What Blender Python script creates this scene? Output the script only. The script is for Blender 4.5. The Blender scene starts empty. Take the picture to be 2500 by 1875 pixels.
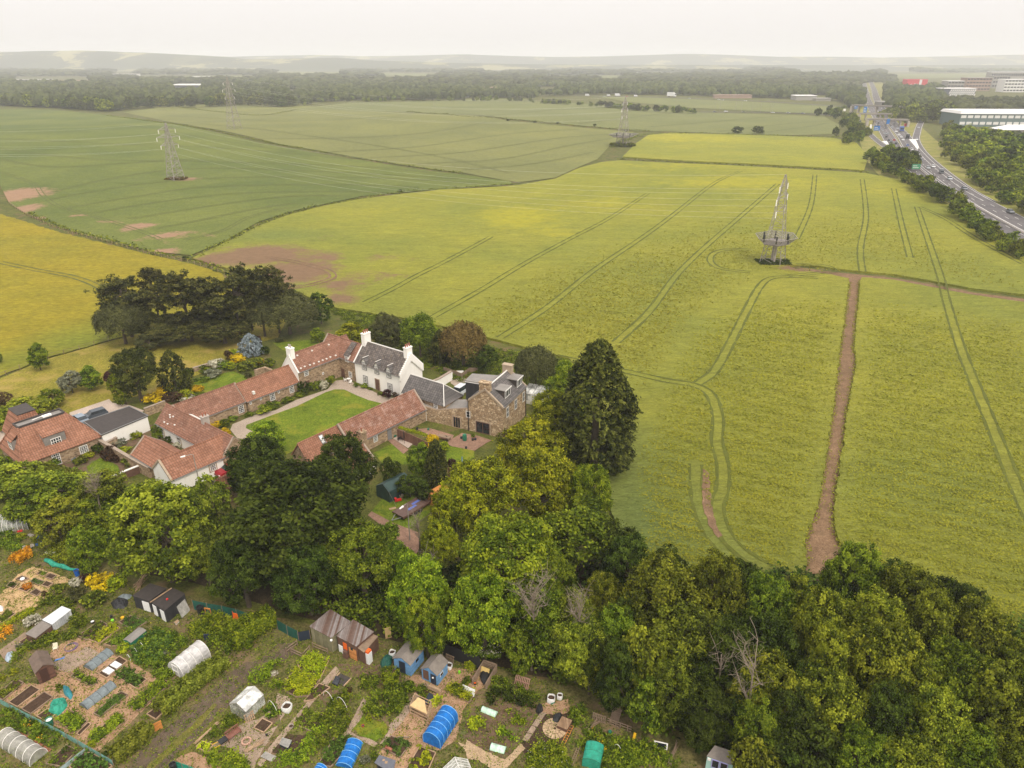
import bpy, bmesh, math, random
import numpy as np
from mathutils import Vector
R_=math.radians
SC=bpy.context.scene
COL=SC.collection
# ---------------------------------------------------------------- camera, sky, sun, exposure
CAMH=60.0; PITCH=R_(24.5); FPX=1734.0
cam=bpy.data.cameras.new('camera'); camo=bpy.data.objects.new('camera',cam); COL.objects.link(camo)
cam.sensor_width=36; cam.lens=36*FPX/2500; cam.clip_end=60000; cam.clip_start=1
camo.location=(0,0,CAMH); camo.rotation_euler=(math.pi/2-PITCH,0,0); SC.camera=camo
SUN_EL,SUN_AZ=52,150   # azimuth clockwise from +Y
w=bpy.data.worlds.new('World'); SC.world=w; w.use_nodes=True
nt=w.node_tree; nt.nodes.clear()
sky=nt.nodes.new('ShaderNodeTexSky'); sky.sky_type='NISHITA'; sky.sun_disc=False
sky.sun_elevation=R_(SUN_EL); sky.sun_rotation=R_(SUN_AZ); sky.dust_density=3; sky.air_density=1
hs=nt.nodes.new('ShaderNodeHueSaturation'); hs.inputs['Saturation'].default_value=.12; hs.inputs['Value'].default_value=1.0
mx=nt.nodes.new('ShaderNodeMix'); mx.data_type='RGBA'; mx.inputs[0].default_value=.78; mx.inputs[7].default_value=(9.65,9.15,8.85,1)
bg=nt.nodes.new('ShaderNodeBackground'); bg.inputs[1].default_value=.1
out=nt.nodes.new('ShaderNodeOutputWorld')
nt.links.new(sky.outputs[0],hs.inputs['Color']); nt.links.new(hs.outputs[0],mx.inputs[6]); tc=nt.nodes.new('ShaderNodeTexCoord'); sz=nt.nodes.new('ShaderNodeSeparateXYZ'); mr=nt.nodes.new('ShaderNodeMapRange'); mr.inputs[1].default_value=0; mr.inputs[2].default_value=.55; mr.inputs[3].default_value=.72; mr.inputs[4].default_value=1.22
vm=nt.nodes.new('ShaderNodeVectorMath'); vm.operation='SCALE'
nt.links.new(tc.outputs['Generated'],sz.inputs[0]); nt.links.new(sz.outputs[2],mr.inputs[0]); nt.links.new(mx.outputs[2],vm.inputs[0]); nt.links.new(mr.outputs[0],vm.inputs['Scale']); nt.links.new(vm.outputs[0],bg.inputs[0]); nt.links.new(bg.outputs[0],out.inputs[0])
sun=bpy.data.lights.new('sun','SUN'); sun.energy=1.5; sun.angle=R_(12); sun.color=(1,.92,.78)
suno=bpy.data.objects.new('sun',sun); COL.objects.link(suno)
suno.rotation_euler=(R_(90-SUN_EL),0,R_(180-SUN_AZ)); suno.location=(0,0,200)
SC.view_settings.view_transform='Standard'; SC.view_settings.look='None'; SC.view_settings.exposure=0.62; SC.view_settings.gamma=1
# ---------------------------------------------------------------- geometry of the place
KD=2500/2212.
_sp,_cp=math.sin(PITCH),math.cos(PITCH)
def smooth(a,b,x):
    t=np.clip((x-a)/(b-a),0,1); return t*t*(3-2*t)
HILLS=[(-330,580,190,150,9),(-60,780,200,110,7),(150,390,120,90,4.5),(-60,420,80,110,-3),(380,420,140,120,3),(-520,380,200,150,5)]
def hz(x,y):
    x=np.asarray(x,float); y=np.asarray(y,float); h=np.zeros(np.broadcast(x,y).shape)
    for cx,cy,sx,sy,a in HILLS: h=h+a*np.exp(-((x-cx)/sx)**2-((y-cy)/sy)**2)
    return h*smooth(150,290,np.hypot(x,y))
def hz1(x,y): return float(hz(x,y))
def ray(px,py):
    a=(px-1250)/FPX; b=(py-937.5)/FPX
    return a,_cp-b*_sp,-_sp-b*_cp
def P(px,py,z=0.):
    a,dy,dz=ray(px,py); dz=min(dz,-.004); t=(z-CAMH)/dz; return a*t,dy*t
def G(px,py,dz0=0.):
    z=dz0
    for _ in range(12):
        x,y=P(px,py,z); z=.5*z+.5*(hz1(x,y)+dz0)
    return x,y
def GD(dx,dy,dz0=0.): return G(dx*KD,dy*KD,dz0)
def depth(x,y,z=0): return y*_cp+(CAMH-z)*_sp
def project(x,y,z):
    d=depth(x,y,z); v=y*_sp+(z-CAMH)*_cp
    return 1250+FPX*x/d, 937.5-FPX*v/d
# crop helpers: position inside one of the zoomed pictures used while measuring
def CR(ox,oy,s): return lambda x,y:(ox+x*s,oy+y*s)
c3=CR(0,1560,420/2212); c2=CR(0,1400,420/2212); c4=CR(400,1400,420/2212); c5=CR(400,1560,420/2212)
c6=CR(780,1460,420/2212); c7=CR(780,1560,420/2212); c8=CR(1150,1560,420/2212); c9=CR(1500,1560,420/2212)
ca=CR(0,950,600/2212); cb=CR(0,780,500/2212); cc=CR(300,960,400/2212); cd=CR(380,780,420/2212); ce=CR(700,780,420/2212)
cf=CR(960,850,400/2212); cg=CR(700,930,420/2212); ch=CR(860,1130,420/2212); ci=CR(0,1200,260/1797); cj=CR(700,1680,300/2212)
cw=CR(1900,100,600/2212); cx_=CR(2000,170,300/2164)
# ---------------------------------------------------------------- mesh collector
class MB:
    def __init__(s): s.v=[]; s.f=[]; s.m=[]; s.mi=0
    def add(s,vs,fs):
        o=len(s.v); s.v+=[tuple(q) for q in vs]; s.f+=[tuple(o+i for i in f) for f in fs]; s.m+=[s.mi]*len(fs); return s
    def box(s,x0,x1,y0,y1,z0,z1):
        return s.add([(x0,y0,z0),(x1,y0,z0),(x1,y1,z0),(x0,y1,z0),(x0,y0,z1),(x1,y0,z1),(x1,y1,z1),(x0,y1,z1)],
          [(0,3,2,1),(4,5,6,7),(0,1,5,4),(1,2,6,5),(2,3,7,6),(3,0,4,7)])
    def hexa(s,b,t):
        n=len(b); return s.add(list(b)+list(t),[tuple(range(n))[::-1],tuple(range(n,2*n))]+[(i,(i+1)%n,n+(i+1)%n,n+i) for i in range(n)])
    def prism(s,poly,z0,z1):
        a=sum(poly[i][0]*poly[(i+1)%len(poly)][1]-poly[(i+1)%len(poly)][0]*poly[i][1] for i in range(len(poly)))
        if a<0: poly=poly[::-1]
        return s.hexa([(p[0],p[1],z0) for p in poly],[(p[0],p[1],z1) for p in poly])
    def slab(s,q,th):
        q=[Vector(p) for p in q]; n=(q[1]-q[0]).cross(q[2]-q[0]).normalized()*th
        return s.hexa([p-n for p in q],q)
    def bar(s,a,b,r,n=4):
        a=Vector(a); b=Vector(b); d=b-a
        if d.length<1e-6: return s
        d.normalize(); u=d.cross(Vector((0,0,1)) if abs(d.z)<.9 else Vector((1,0,0))).normalized(); v=d.cross(u)
        r0,r1=(r if isinstance(r,tuple) else (r,r)); A=[];B=[]
        for i in range(n):
            t=2*math.pi*(i+.5)/n; o=u*math.cos(t)+v*math.sin(t); A.append(a+o*r0); B.append(b+o*r1)
        return s.add(A+B,[(i,(i+1)%n,n+(i+1)%n,n+i) for i in range(n)]+[tuple(range(n))[::-1],tuple(range(n,2*n))])
    def tube(s,pts,r,n=5):
        for i in range(len(pts)-1):
            s.bar(pts[i],pts[i+1],(r[i],r[i+1]) if isinstance(r,(list,tuple)) else r,n)
        return s
    def lathe(s,prof,n=12,c=(0,0,0),cap=True):
        vs=[];fs=[]
        for r,z in prof:
            for i in range(n):
                t=2*math.pi*i/n; vs.append((c[0]+r*math.cos(t),c[1]+r*math.sin(t),c[2]+z))
        for k in range(len(prof)-1):
            for i in range(n): fs.append((k*n+i,k*n+(i+1)%n,(k+1)*n+(i+1)%n,(k+1)*n+i))
        if cap: fs.append(tuple(range(n))[::-1]); fs.append(tuple(range((len(prof)-1)*n,len(prof)*n)))
        return s.add(vs,fs)
    def blob(s,c,r,rng,j=.15,n=10,k=6):
        vs=[];fs=[]
        for a in range(1,k):
            for i in range(n):
                th=math.pi*a/k; ph=2*math.pi*i/n; q=1+rng.uniform(-j,j)
                vs.append((c[0]+r[0]*q*math.sin(th)*math.cos(ph),c[1]+r[1]*q*math.sin(th)*math.sin(ph),c[2]+r[2]*q*math.cos(th)))
        for a in range(k-2):
            for i in range(n): fs.append((a*n+i,(a+1)*n+i,(a+1)*n+(i+1)%n,a*n+(i+1)%n))
        m=len(vs); vs+=[(c[0],c[1],c[2]+r[2]),(c[0],c[1],c[2]-r[2])]
        for i in range(n): fs.append((m,i,(i+1)%n)); fs.append((m+1,(k-2)*n+(i+1)%n,(k-2)*n+i))
        return s.add(vs,fs)
    def mesh(s,name,mats,smooth=False):
        me=bpy.data.meshes.new(name); me.from_pydata(s.v,[],s.f); me.update()
        if not isinstance(mats,(list,tuple)): mats=[mats]
        for m in mats: me.materials.append(m)
        if any(s.m): me.polygons.foreach_set('material_index',s.m)
        if smooth: me.polygons.foreach_set('use_smooth',[True]*len(me.polygons))
        return me
def link(name,me,parent=None,loc=None,rotz=0,label=None,cat=None,group=None,kind=None):
    o=bpy.data.objects.new(name,me); COL.objects.link(o)
    if parent: o.parent=parent
    if loc is not None: o.location=loc
    if rotz: o.rotation_euler=(0,0,rotz)
    if label: o['label']=label
    if cat: o['category']=cat
    if group: o['group']=group
    if kind: o['kind']=kind
    return o
def thing(name,label,cat,loc,rotz=0,group=None): return link(name,None,None,loc,rotz,label,cat,group)
def part(name,mb,mat,parent,label=None,smooth=False): return link(name,mb.mesh(name,mat,smooth),parent,label=label)
def solo(name,mb,mat,label,cat,loc=(0,0,0),rotz=0,group=None,smooth=False):
    return link(name,mb.mesh(name,mat,smooth),None,loc,rotz,label,cat,group)
def struct(name,mb,mat,label=None,kind='structure',smooth=False):
    return link(name,mb.mesh(name,mat,smooth),label=label,kind=kind)
def npmesh(name,V,F,mats,attrs=None,mi=None):
    me=bpy.data.meshes.new(name); V=np.asarray(V,np.float32); F=np.asarray(F,np.int32); n,k=F.shape
    me.vertices.add(len(V)); me.vertices.foreach_set('co',V.ravel())
    me.loops.add(n*k); me.loops.foreach_set('vertex_index',F.ravel())
    me.polygons.add(n); me.polygons.foreach_set('loop_start',np.arange(0,n*k,k,dtype=np.int32)); me.polygons.foreach_set('loop_total',np.full(n,k,np.int32))
    if mi is not None: me.polygons.foreach_set('material_index',mi)
    me.update(calc_edges=True)
    for an,(dom,arr) in (attrs or {}).items():
        a=me.attributes.new(an,'FLOAT',dom); a.data.foreach_set('value',np.asarray(arr,np.float32))
    for m in (mats if isinstance(mats,(list,tuple)) else [mats]): me.materials.append(m)
    return me
def join_np(parts):
    Vs=[];Fs=[];o=0
    for V,F in parts: Vs.append(V); Fs.append(F+o); o+=len(V)
    return np.vstack(Vs),np.vstack(Fs)
# ---------------------------------------------------------------- materials
class NT:
    def __init__(s,name):
        s.mat=bpy.data.materials.new(name); s.mat.use_nodes=True; s.t=s.mat.node_tree; s.n=s.t.nodes; s.l=s.t.links
        s.b=s.n['Principled BSDF']; s.out=s.n['Material Output']
    def node(s,ty,**kw):
        q=s.n.new(ty)
        for k,v in kw.items(): setattr(q,k,v)
        return q
    def coord(s,obj=True,scale=(1,1,1)):
        if obj: o=s.node('ShaderNodeTexCoord').outputs['Object']
        else: o=s.node('ShaderNodeNewGeometry').outputs['Position']
        if scale!=(1,1,1):
            m=s.node('ShaderNodeMapping'); m.inputs['Scale'].default_value=scale; s.l.new(o,m.inputs[0]); o=m.outputs[0]
        return o
    def noise(s,co,sc,det=3,rough=.6,dist=0):
        q=s.node('ShaderNodeTexNoise'); q.inputs['Scale'].default_value=sc; q.inputs['Detail'].default_value=det; q.inputs['Roughness'].default_value=rough; q.inputs['Distortion'].default_value=dist
        s.l.new(co,q.inputs['Vector']); return q.outputs['Fac']
    def ramp(s,f,stops):
        q=s.node('ShaderNodeValToRGB'); e=q.color_ramp.elements
        while len(e)<len(stops): e.new(.5)
        for i,(p,c) in enumerate(stops):
            e[i].position=p; e[i].color=(c,c,c,1) if isinstance(c,(int,float)) else (*c,1)
        s.l.new(f,q.inputs[0]); return q.outputs[0]
    def mix(s,f,a,b,mode='MIX'):
        q=s.node('ShaderNodeMix',data_type='RGBA',blend_type=mode)
        for i,v in ((0,f),(6,a),(7,b)):
            if isinstance(v,(int,float)): q.inputs[i].default_value=v if i==0 else (v,v,v,1)
            elif isinstance(v,tuple): q.inputs[i].default_value=(*v,1)
            else: s.l.new(v,q.inputs[i])
        return q.outputs[2]
    def math(s,op,a,b=0.):
        q=s.node('ShaderNodeMath',operation=op)
        for i,v in ((0,a),(1,b)):
            if isinstance(v,(int,float)): q.inputs[i].default_value=v
            else: s.l.new(v,q.inputs[i])
        return q.outputs[0]
    def attr(s,n): return s.node('ShaderNodeAttribute',attribute_name=n).outputs['Fac']
    def bump(s,h,st=.5,d=.1):
        q=s.node('ShaderNodeBump'); q.inputs['Strength'].default_value=st; q.inputs['Distance'].default_value=d
        s.l.new(h,q.inputs['Height']); s.l.new(q.outputs[0],s.b.inputs['Normal'])
    def col(s,c):
        if isinstance(c,tuple): s.b.inputs['Base Color'].default_value=(*c,1)
        else: s.l.new(c,s.b.inputs['Base Color'])
    def rough(s,r): s.b.inputs['Roughness'].default_value=r; return s
    def spec(s,r): s.b.inputs['Specular IOR Level'].default_value=r; return s
def mcol(c,k): return tuple(min(1,x*k) for x in c)
_pc={}
def paint(c,rough=.6,var=.25,sc=3.,metal=0,name='paint'):
    key=(c,rough,var,sc,metal)
    if key in _pc: return _pc[key]
    t=NT(name); co=t.coord(); n=t.noise(co,sc,5,.65); n2=t.noise(co,sc*9,2)
    k=t.ramp(n,[(.3,1-var),(.7,1+var*.4)]); a=t.mix(1.,c,k,'MULTIPLY'); a=t.mix(.35,a,t.mix(1.,a,t.ramp(n2,[(.35,.7),(.65,1.15)]),'MULTIPLY'))
    t.col(a); t.rough(rough); t.b.inputs['Metallic'].default_value=metal; _pc[key]=t.mat; return t.mat
def leafmat(name,dark,mid,light,trans=.3):
    t=NT(name); v=t.attr('v'); rnd=t.node('ShaderNodeObjectInfo').outputs['Random']
    c=t.ramp(v,[(0,dark),(.45,mid),(1,light)])
    h=t.node('ShaderNodeHueSaturation'); t.l.new(c,h.inputs['Color'])
    hu=t.node('ShaderNodeMapRange'); hu.inputs[3].default_value=.488; hu.inputs[4].default_value=.512; t.l.new(rnd,hu.inputs[0]); t.l.new(hu.outputs[0],h.inputs['Hue'])
    va=t.node('ShaderNodeMapRange'); va.inputs[3].default_value=.85; va.inputs[4].default_value=1.15; t.l.new(rnd,va.inputs[0]); t.l.new(va.outputs[0],h.inputs['Value'])
    t.col(h.outputs[0]); t.rough(.7); t.spec(.08)
    tr=t.node('ShaderNodeBsdfTranslucent'); t.l.new(h.outputs[0],tr.inputs[0])
    ms=t.node('ShaderNodeMixShader'); ms.inputs[0].default_value=trans
    t.l.new(t.b.outputs[0],ms.inputs[1]); t.l.new(tr.outputs[0],ms.inputs[2]); t.l.new(ms.outputs[0],t.out.inputs[0])
    return t.mat
LM=dict(
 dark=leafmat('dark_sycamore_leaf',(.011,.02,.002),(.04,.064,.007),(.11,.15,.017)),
 mid=leafmat('mid_green_leaf',(.03,.052,.004),(.11,.16,.011),(.27,.33,.022)),
 bright=leafmat('bright_green_leaf',(.045,.08,.005),(.16,.225,.012),(.35,.41,.022)),
 gold=leafmat('golden_green_leaf',(.055,.068,.004),(.205,.23,.010),(.43,.425,.018)),
 olive=leafmat('olive_leaf',(.034,.046,.005),(.12,.15,.013),(.29,.32,.026)),
 ash=leafmat('ash_leaf',(.045,.065,.006),(.17,.205,.015),(.37,.395,.03)),
 conifer=leafmat('cypress_spray',(.014,.02,.004),(.045,.052,.008),(.12,.125,.02),.15),
 pine=leafmat('pine_needle',(.016,.02,.005),(.06,.064,.015),(.15,.14,.035),.15),
 willow=leafmat('willow_leaf',(.04,.045,.014),(.085,.09,.028),(.15,.15,.05)),
 brown=leafmat('bronze_leaf',(.06,.045,.014),(.14,.095,.03),(.24,.16,.05)),
 purple=leafmat('purple_leaf',(.02,.006,.008),(.05,.014,.018),(.10,.03,.035)),
 yellow=leafmat('yellow_flower_leaf',(.3,.2,.005),(.62,.42,.008),(.8,.58,.02)),
 orange=leafmat('orange_flower_leaf',(.25,.09,.01),(.6,.24,.015),(.75,.35,.03)),
 white=leafmat('white_flower_leaf',(.25,.24,.15),(.55,.52,.4),(.8,.76,.62)),
 blue=leafmat('blue_spruce_needle',(.09,.12,.13),(.22,.27,.29),(.38,.43,.46),.1),
 lime=leafmat('lime_leaf',(.12,.16,.01),(.30,.36,.012),(.5,.52,.02)),
 red=leafmat('red_flower',(.3,.004,.003),(.65,.01,.006),(.7,.03,.02)),
 heath=leafmat('maroon_shrub_leaf',(.035,.02,.01),(.08,.045,.022),(.13,.08,.04)),
 rape=leafmat('rapeseed_leaf',(.20,.225,.023),(.275,.28,.027),(.35,.34,.03)),
 far=leafmat('far_tree_leaf',(.03,.038,.012),(.062,.076,.022),(.11,.125,.035)),
 hedge=leafmat('clipped_hedge_leaf',(.06,.075,.008),(.16,.18,.018),(.30,.31,.035)),
 crop=leafmat('vegetable_leaf',(.03,.06,.01),(.08,.14,.02),(.16,.25,.035)),
 grey=leafmat('grey_green_leaf',(.1,.11,.07),(.2,.21,.13),(.32,.33,.22)),
)
def soilmat(name,c1,c2,sc=1.5,bump=.6,c3=None):
    t=NT(name); co=t.coord(False); n=t.noise(co,sc,6,.7); n2=t.noise(co,sc*8,3,.7); n3=t.noise(co,.12,3)
    c=t.ramp(n,[(.32,c1),(.68,c2)]); c=t.mix(1.,c,t.ramp(n2,[(.3,.55),(.7,1.35)]),'MULTIPLY'); c=t.mix(1.,c,t.ramp(n3,[(.3,.85),(.7,1.12)]),'MULTIPLY')
    if c3: c=t.mix(t.ramp(t.noise(co,sc*.35,5,.7),[(.52,0.),(.62,.8)]),c,c3)
    t.col(c); t.rough(.95); t.spec(.15); t.bump(n2,bump,.06); return t.mat
M_chip=soilmat('wood_chip',(.27,.155,.09),(.44,.28,.17),2.2)
M_chip2=soilmat('pale_wood_chip',(.40,.26,.13),(.56,.38,.2),1.2)
M_soil=soilmat('dark_soil',(.045,.027,.017),(.085,.052,.033),3.)
M_soil2=soilmat('dry_soil',(.10,.062,.038),(.17,.11,.07),2.,c3=(.10,.12,.03))
M_track=soilmat('gravel_track',(.085,.06,.042),(.15,.11,.078),1.6,c3=(.13,.10,.045)); M_tgrass=soilmat('track_grass',(.10,.10,.022),(.18,.155,.035),1.2)
M_gravel=soilmat('pale_gravel',(.4,.32,.26),(.52,.42,.35),4.)
M_path=soilmat('gravel_path',(.30,.24,.19),(.42,.34,.27),3.)
M_slab=soilmat('paving_slab',(.25,.18,.13),(.36,.27,.2),1.4,.2)
M_slab2=soilmat('warm_paving_slab',(.36,.25,.15),(.48,.35,.22),1.4,.2)
M_patio=soilmat('patio_paving',(.2,.12,.085),(.33,.2,.14),1.2,.3)
M_lawn=soilmat('lawn_grass',(.075,.12,.008),(.15,.19,.014),.5,.5,c3=(.2,.19,.02))
M_lawn2=soilmat('dry_lawn_grass',(.16,.15,.018),(.26,.215,.03),.35,.5,c3=(.3,.22,.06))
M_gnd=soilmat('rough_grass_ground',(.055,.065,.014),(.12,.125,.022),.4,.5,c3=(.15,.10,.05))
M_allot=soilmat('allotment_ground',(.08,.085,.02),(.16,.13,.05),.5,.6,c3=(.2,.13,.08))
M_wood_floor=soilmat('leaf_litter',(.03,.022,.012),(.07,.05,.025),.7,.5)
def wheatmat(name,c1,c2,stripe):
    t=NT(name); co=t.coord(False); big=t.noise(co,.012,3,.6); n=t.noise(co,.25,5,.65); f=t.noise(t.coord(False,(1.6,.5,1)),1.2,4,.8)
    c=t.mix(t.ramp(big,[(.35,0.),(.65,1.)]),c1,c2)
    wv=t.node('ShaderNodeTexWave'); wv.inputs['Scale'].default_value=.42; wv.inputs['Distortion'].default_value=3.5; wv.inputs['Detail'].default_value=2; wv.inputs['Detail Scale'].default_value=.15
    m=t.node('ShaderNodeMapping'); m.inputs['Rotation'].default_value=(0,0,R_(stripe)); t.l.new(t.coord(False),m.inputs[0]); t.l.new(m.outputs[0],wv.inputs['Vector'])
    c=t.mix(1.,c,t.ramp(wv.outputs['Fac'],[(0,.93),(1,1.05)]),'MULTIPLY')
    c=t.mix(1.,c,t.ramp(f,[(.3,.72),(.7,1.25)]),'MULTIPLY')
    c=t.mix(1.,c,t.ramp(n,[(.3,.88),(.7,1.1)]),'MULTIPLY')
    d=t.math('ADD',t.attr('dirt'),t.math('MULTIPLY',t.math('SUBTRACT',t.noise(co,.3,6,.8),.5),1.5))
    dm=t.ramp(d,[(.36,0.),(.62,1.)])
    c=t.mix(dm,c,t.mix(t.noise(co,.5,4),(.21,.125,.075),(.33,.21,.13)))
    t.col(c); t.rough(.9); t.spec(.1); t.bump(t.noise(co,1.5,4,.8),.6,.3); return t.mat
M_wheatA=wheatmat('wheat_crop',(.085,.112,.024),(.135,.155,.032),75)
M_wheatB=wheatmat('pale_wheat_crop',(.14,.148,.048),(.178,.18,.055),60)
M_wheatC=wheatmat('far_wheat_crop',(.132,.145,.05),(.16,.168,.058),60)
def rapemat():
    t=NT('rapeseed_crop'); co=t.coord(False)
    st=t.node('ShaderNodeMapping'); st.inputs['Rotation'].default_value=(0,0,R_(-20)); st.inputs['Scale'].default_value=(.55,1.6,1); t.l.new(co,st.inputs[0]); so=st.outputs[0]
    big=t.noise(co,.018,3,.6); med=t.noise(so,.22,5,.7,1.2); f=t.noise(so,1.3,5,.85,1.5)
    c=t.mix(t.ramp(big,[(.35,0.),(.65,1.)]),(.205,.22,.034),(.272,.262,.034))
    gr=t.attr('green'); c=t.mix(gr,c,(.15,.185,.045))
    c=t.mix(1.,c,t.ramp(med,[(.3,.8),(.7,1.17)]),'MULTIPLY')
    c=t.mix(1.,c,t.ramp(f,[(.3,.5),(.5,.98),(.7,1.5)]),'MULTIPLY')
    d=t.math('ADD',t.attr('bloom'),t.math('MULTIPLY',t.math('SUBTRACT',t.noise(co,.12,6,.8),.5),1.3))
    c=t.mix(t.ramp(d,[(.35,0.),(.9,.6)]),c,t.mix(f,(.38,.33,.014),(.52,.44,.02)))
    d=t.math('ADD',t.attr('dirt'),t.math('MULTIPLY',t.math('SUBTRACT',t.noise(co,.16,6,.8),.5),1.5))
    c=t.mix(t.ramp(d,[(.36,0.),(.7,1.)]),c,t.mix(t.noise(co,.5,4),(.165,.1,.055),(.27,.17,.098)))
    t.col(c); t.rough(.9); t.spec(.1); t.bump(t.math('ADD',f,med),.9,.5); return t.mat
M_rape=rapemat()
def meadowmat():
    t=NT('meadow_grass'); co=t.coord(False); so=t.coord(False,(.6,1.4,1))
    c=t.mix(t.ramp(t.noise(co,.02,3),[(.35,0.),(.65,1.)]),(.26,.205,.014),(.195,.175,.016))
    c=t.mix(t.attr('green'),c,(.15,.17,.02))
    c=t.mix(1.,c,t.ramp(t.noise(so,.9,6,.85),[(.3,.5),(.7,1.4)]),'MULTIPLY')
    c=t.mix(1.,c,t.ramp(t.noise(so,.12,4),[(.3,.85),(.7,1.1)]),'MULTIPLY')
    t.col(c); t.rough(.95); t.spec(.1); t.bump(t.noise(so,1.2,5,.8),.6,.3); return t.mat
M_meadow=meadowmat()
M_dirt=soilmat('bare_earth',(.14,.083,.045),(.235,.148,.085),.8,.9,c3=(.13,.085,.045))
M_tram=soilmat('flattened_crop',(.07,.085,.012),(.12,.125,.02),1.5,.8)
M_tramw=soilmat('flattened_wheat',(.07,.085,.022),(.12,.125,.035),1.5,.8)
M_asph=soilmat('asphalt',(.11,.10,.105),(.145,.135,.135),.6,.1)
M_verge=soilmat('verge_grass',(.15,.16,.03),(.24,.22,.05),.25,.5,c3=(.28,.23,.09))
M_line=paint((.75,.72,.68),.6,.1,name='road_paint')
M_conc=paint((.42,.37,.32),.8,.25,.8,name='concrete')
M_white=paint((.74,.71,.66),.6,.08,2.,name='white_paint'); M_whitewash=None
M_frame=paint((.85,.82,.78),.5,.05,2.,name='window_white')
M_black=paint((.016,.016,.018),.6,.2,name='black_plastic')
M_grey=paint((.2,.2,.2),.6,.2,name='grey_metal'); M_lead=paint((.23,.21,.19),.6,.25,1.,name='lead_sheet')
M_steel=paint((.30,.27,.235),.5,.15,1.,0,name='galvanised_steel')
M_timber=paint((.42,.28,.17),.8,.35,2.,name='timber'); M_timber2=paint((.26,.18,.12),.85,.35,2.,name='weathered_timber')
M_brownwood=paint((.13,.065,.042),.8,.3,2.,name='brown_stain'); M_bark=paint((.10,.075,.05),.9,.4,2.,name='bark'); M_bark2=paint((.24,.19,.14),.9,.3,2.,name='dead_wood')
M_blue=paint((.14,.33,.60),.6,.12,1.5,name='blue_shed_paint'); M_navy=paint((.02,.03,.05),.6,.2,name='dark_door_paint')
M_barrel=paint((.01,.10,.42),.45,.1,name='blue_plastic'); M_orange=paint((.75,.12,.01),.6,.1,name='orange_plastic'); M_yellow=paint((.75,.42,.01),.6,.1,name='yellow_plastic')
M_limep=paint((.25,.65,.03),.5,.1,name='lime_plastic'); M_redp=paint((.6,.02,.02),.5,.1,name='red_plastic'); M_greenp=paint((.02,.16,.09),.6,.15,name='green_plastic')
M_orangewood=paint((.62,.24,.05),.75,.3,2.,name='orange_timber'); M_terra=paint((.33,.12,.07),.85,.25,name='terracotta')
M_felt=paint((.22,.19,.165),.9,.25,2.,name='roofing_felt'); M_bfelt=paint((.05,.04,.036),.75,.35,2.,name='black_roofing_felt')
M_bag=paint((.78,.77,.75),.7,.12,name='white_bag')
M_fw=paint((.72,.70,.68),.7,.1,name='pale_cladding'); M_fr=paint((.55,.04,.05),.6,.1,name='red_cladding'); M_fb=paint((.33,.22,.17),.8,.15,name='brown_cladding'); M_fd=paint((.07,.075,.1),.7,.1,name='dark_cladding'); M_teal=paint((.13,.18,.18),.3,.1,name='teal_glazing'); M_fg=paint((.3,.28,.26),.8,.1,name='grey_cladding')
def glassmat(name,c,r=.12,a=1.):
    t=NT(name); co=t.coord(); t.col(t.mix(t.ramp(t.noise(co,1.2,2),[(.4,0.),(.6,1.)]),c,mcol(c,2.2))); t.rough(r); t.spec(.6)
    t.b.inputs['Alpha'].default_value=a; return t.mat
M_glass=glassmat('window_glass',(.012,.014,.018)); M_carglass=glassmat('car_glass',(.015,.02,.025))
M_ghglass=glassmat('greenhouse_glass',(.45,.46,.43),.25,.28); M_ghcloud=glassmat('cloudy_polycarbonate',(.46,.46,.44),.35,.75)
def netmat(name,c,a,rough=.7):
    t=NT(name); co=t.coord(); n=t.noise(co,2.,4,.7); t.col(t.mix(1.,c,t.ramp(n,[(.3,.6),(.7,1.25)]),'MULTIPLY')); t.rough(rough)
    t.l.new(t.ramp(t.noise(co,14.,2),[(.25,a),(.75,min(1,a+.15))]),t.b.inputs['Alpha']); return t.mat
M_bluenet=netmat('blue_netting',(.0,.15,.52),.8); M_greennet=netmat('green_netting',(.02,.30,.20),.85); M_greynet=netmat('grey_fleece',(.16,.19,.2),.95)
M_mesh=netmat('white_netting',(.5,.48,.44),.45); M_poly=netmat('polythene',(.56,.54,.53),.88,.35); M_tealnet=netmat('teal_sheet',(.03,.22,.26),1.)
M_mint=netmat('pale_green_fleece',(.55,.75,.6),.92); M_tarp=paint((.02,.05,.045),.6,.4,1.2,name='green_tarpaulin')
M_greennet2=netmat('green_windbreak',(.008,.085,.06),.95)
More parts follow.
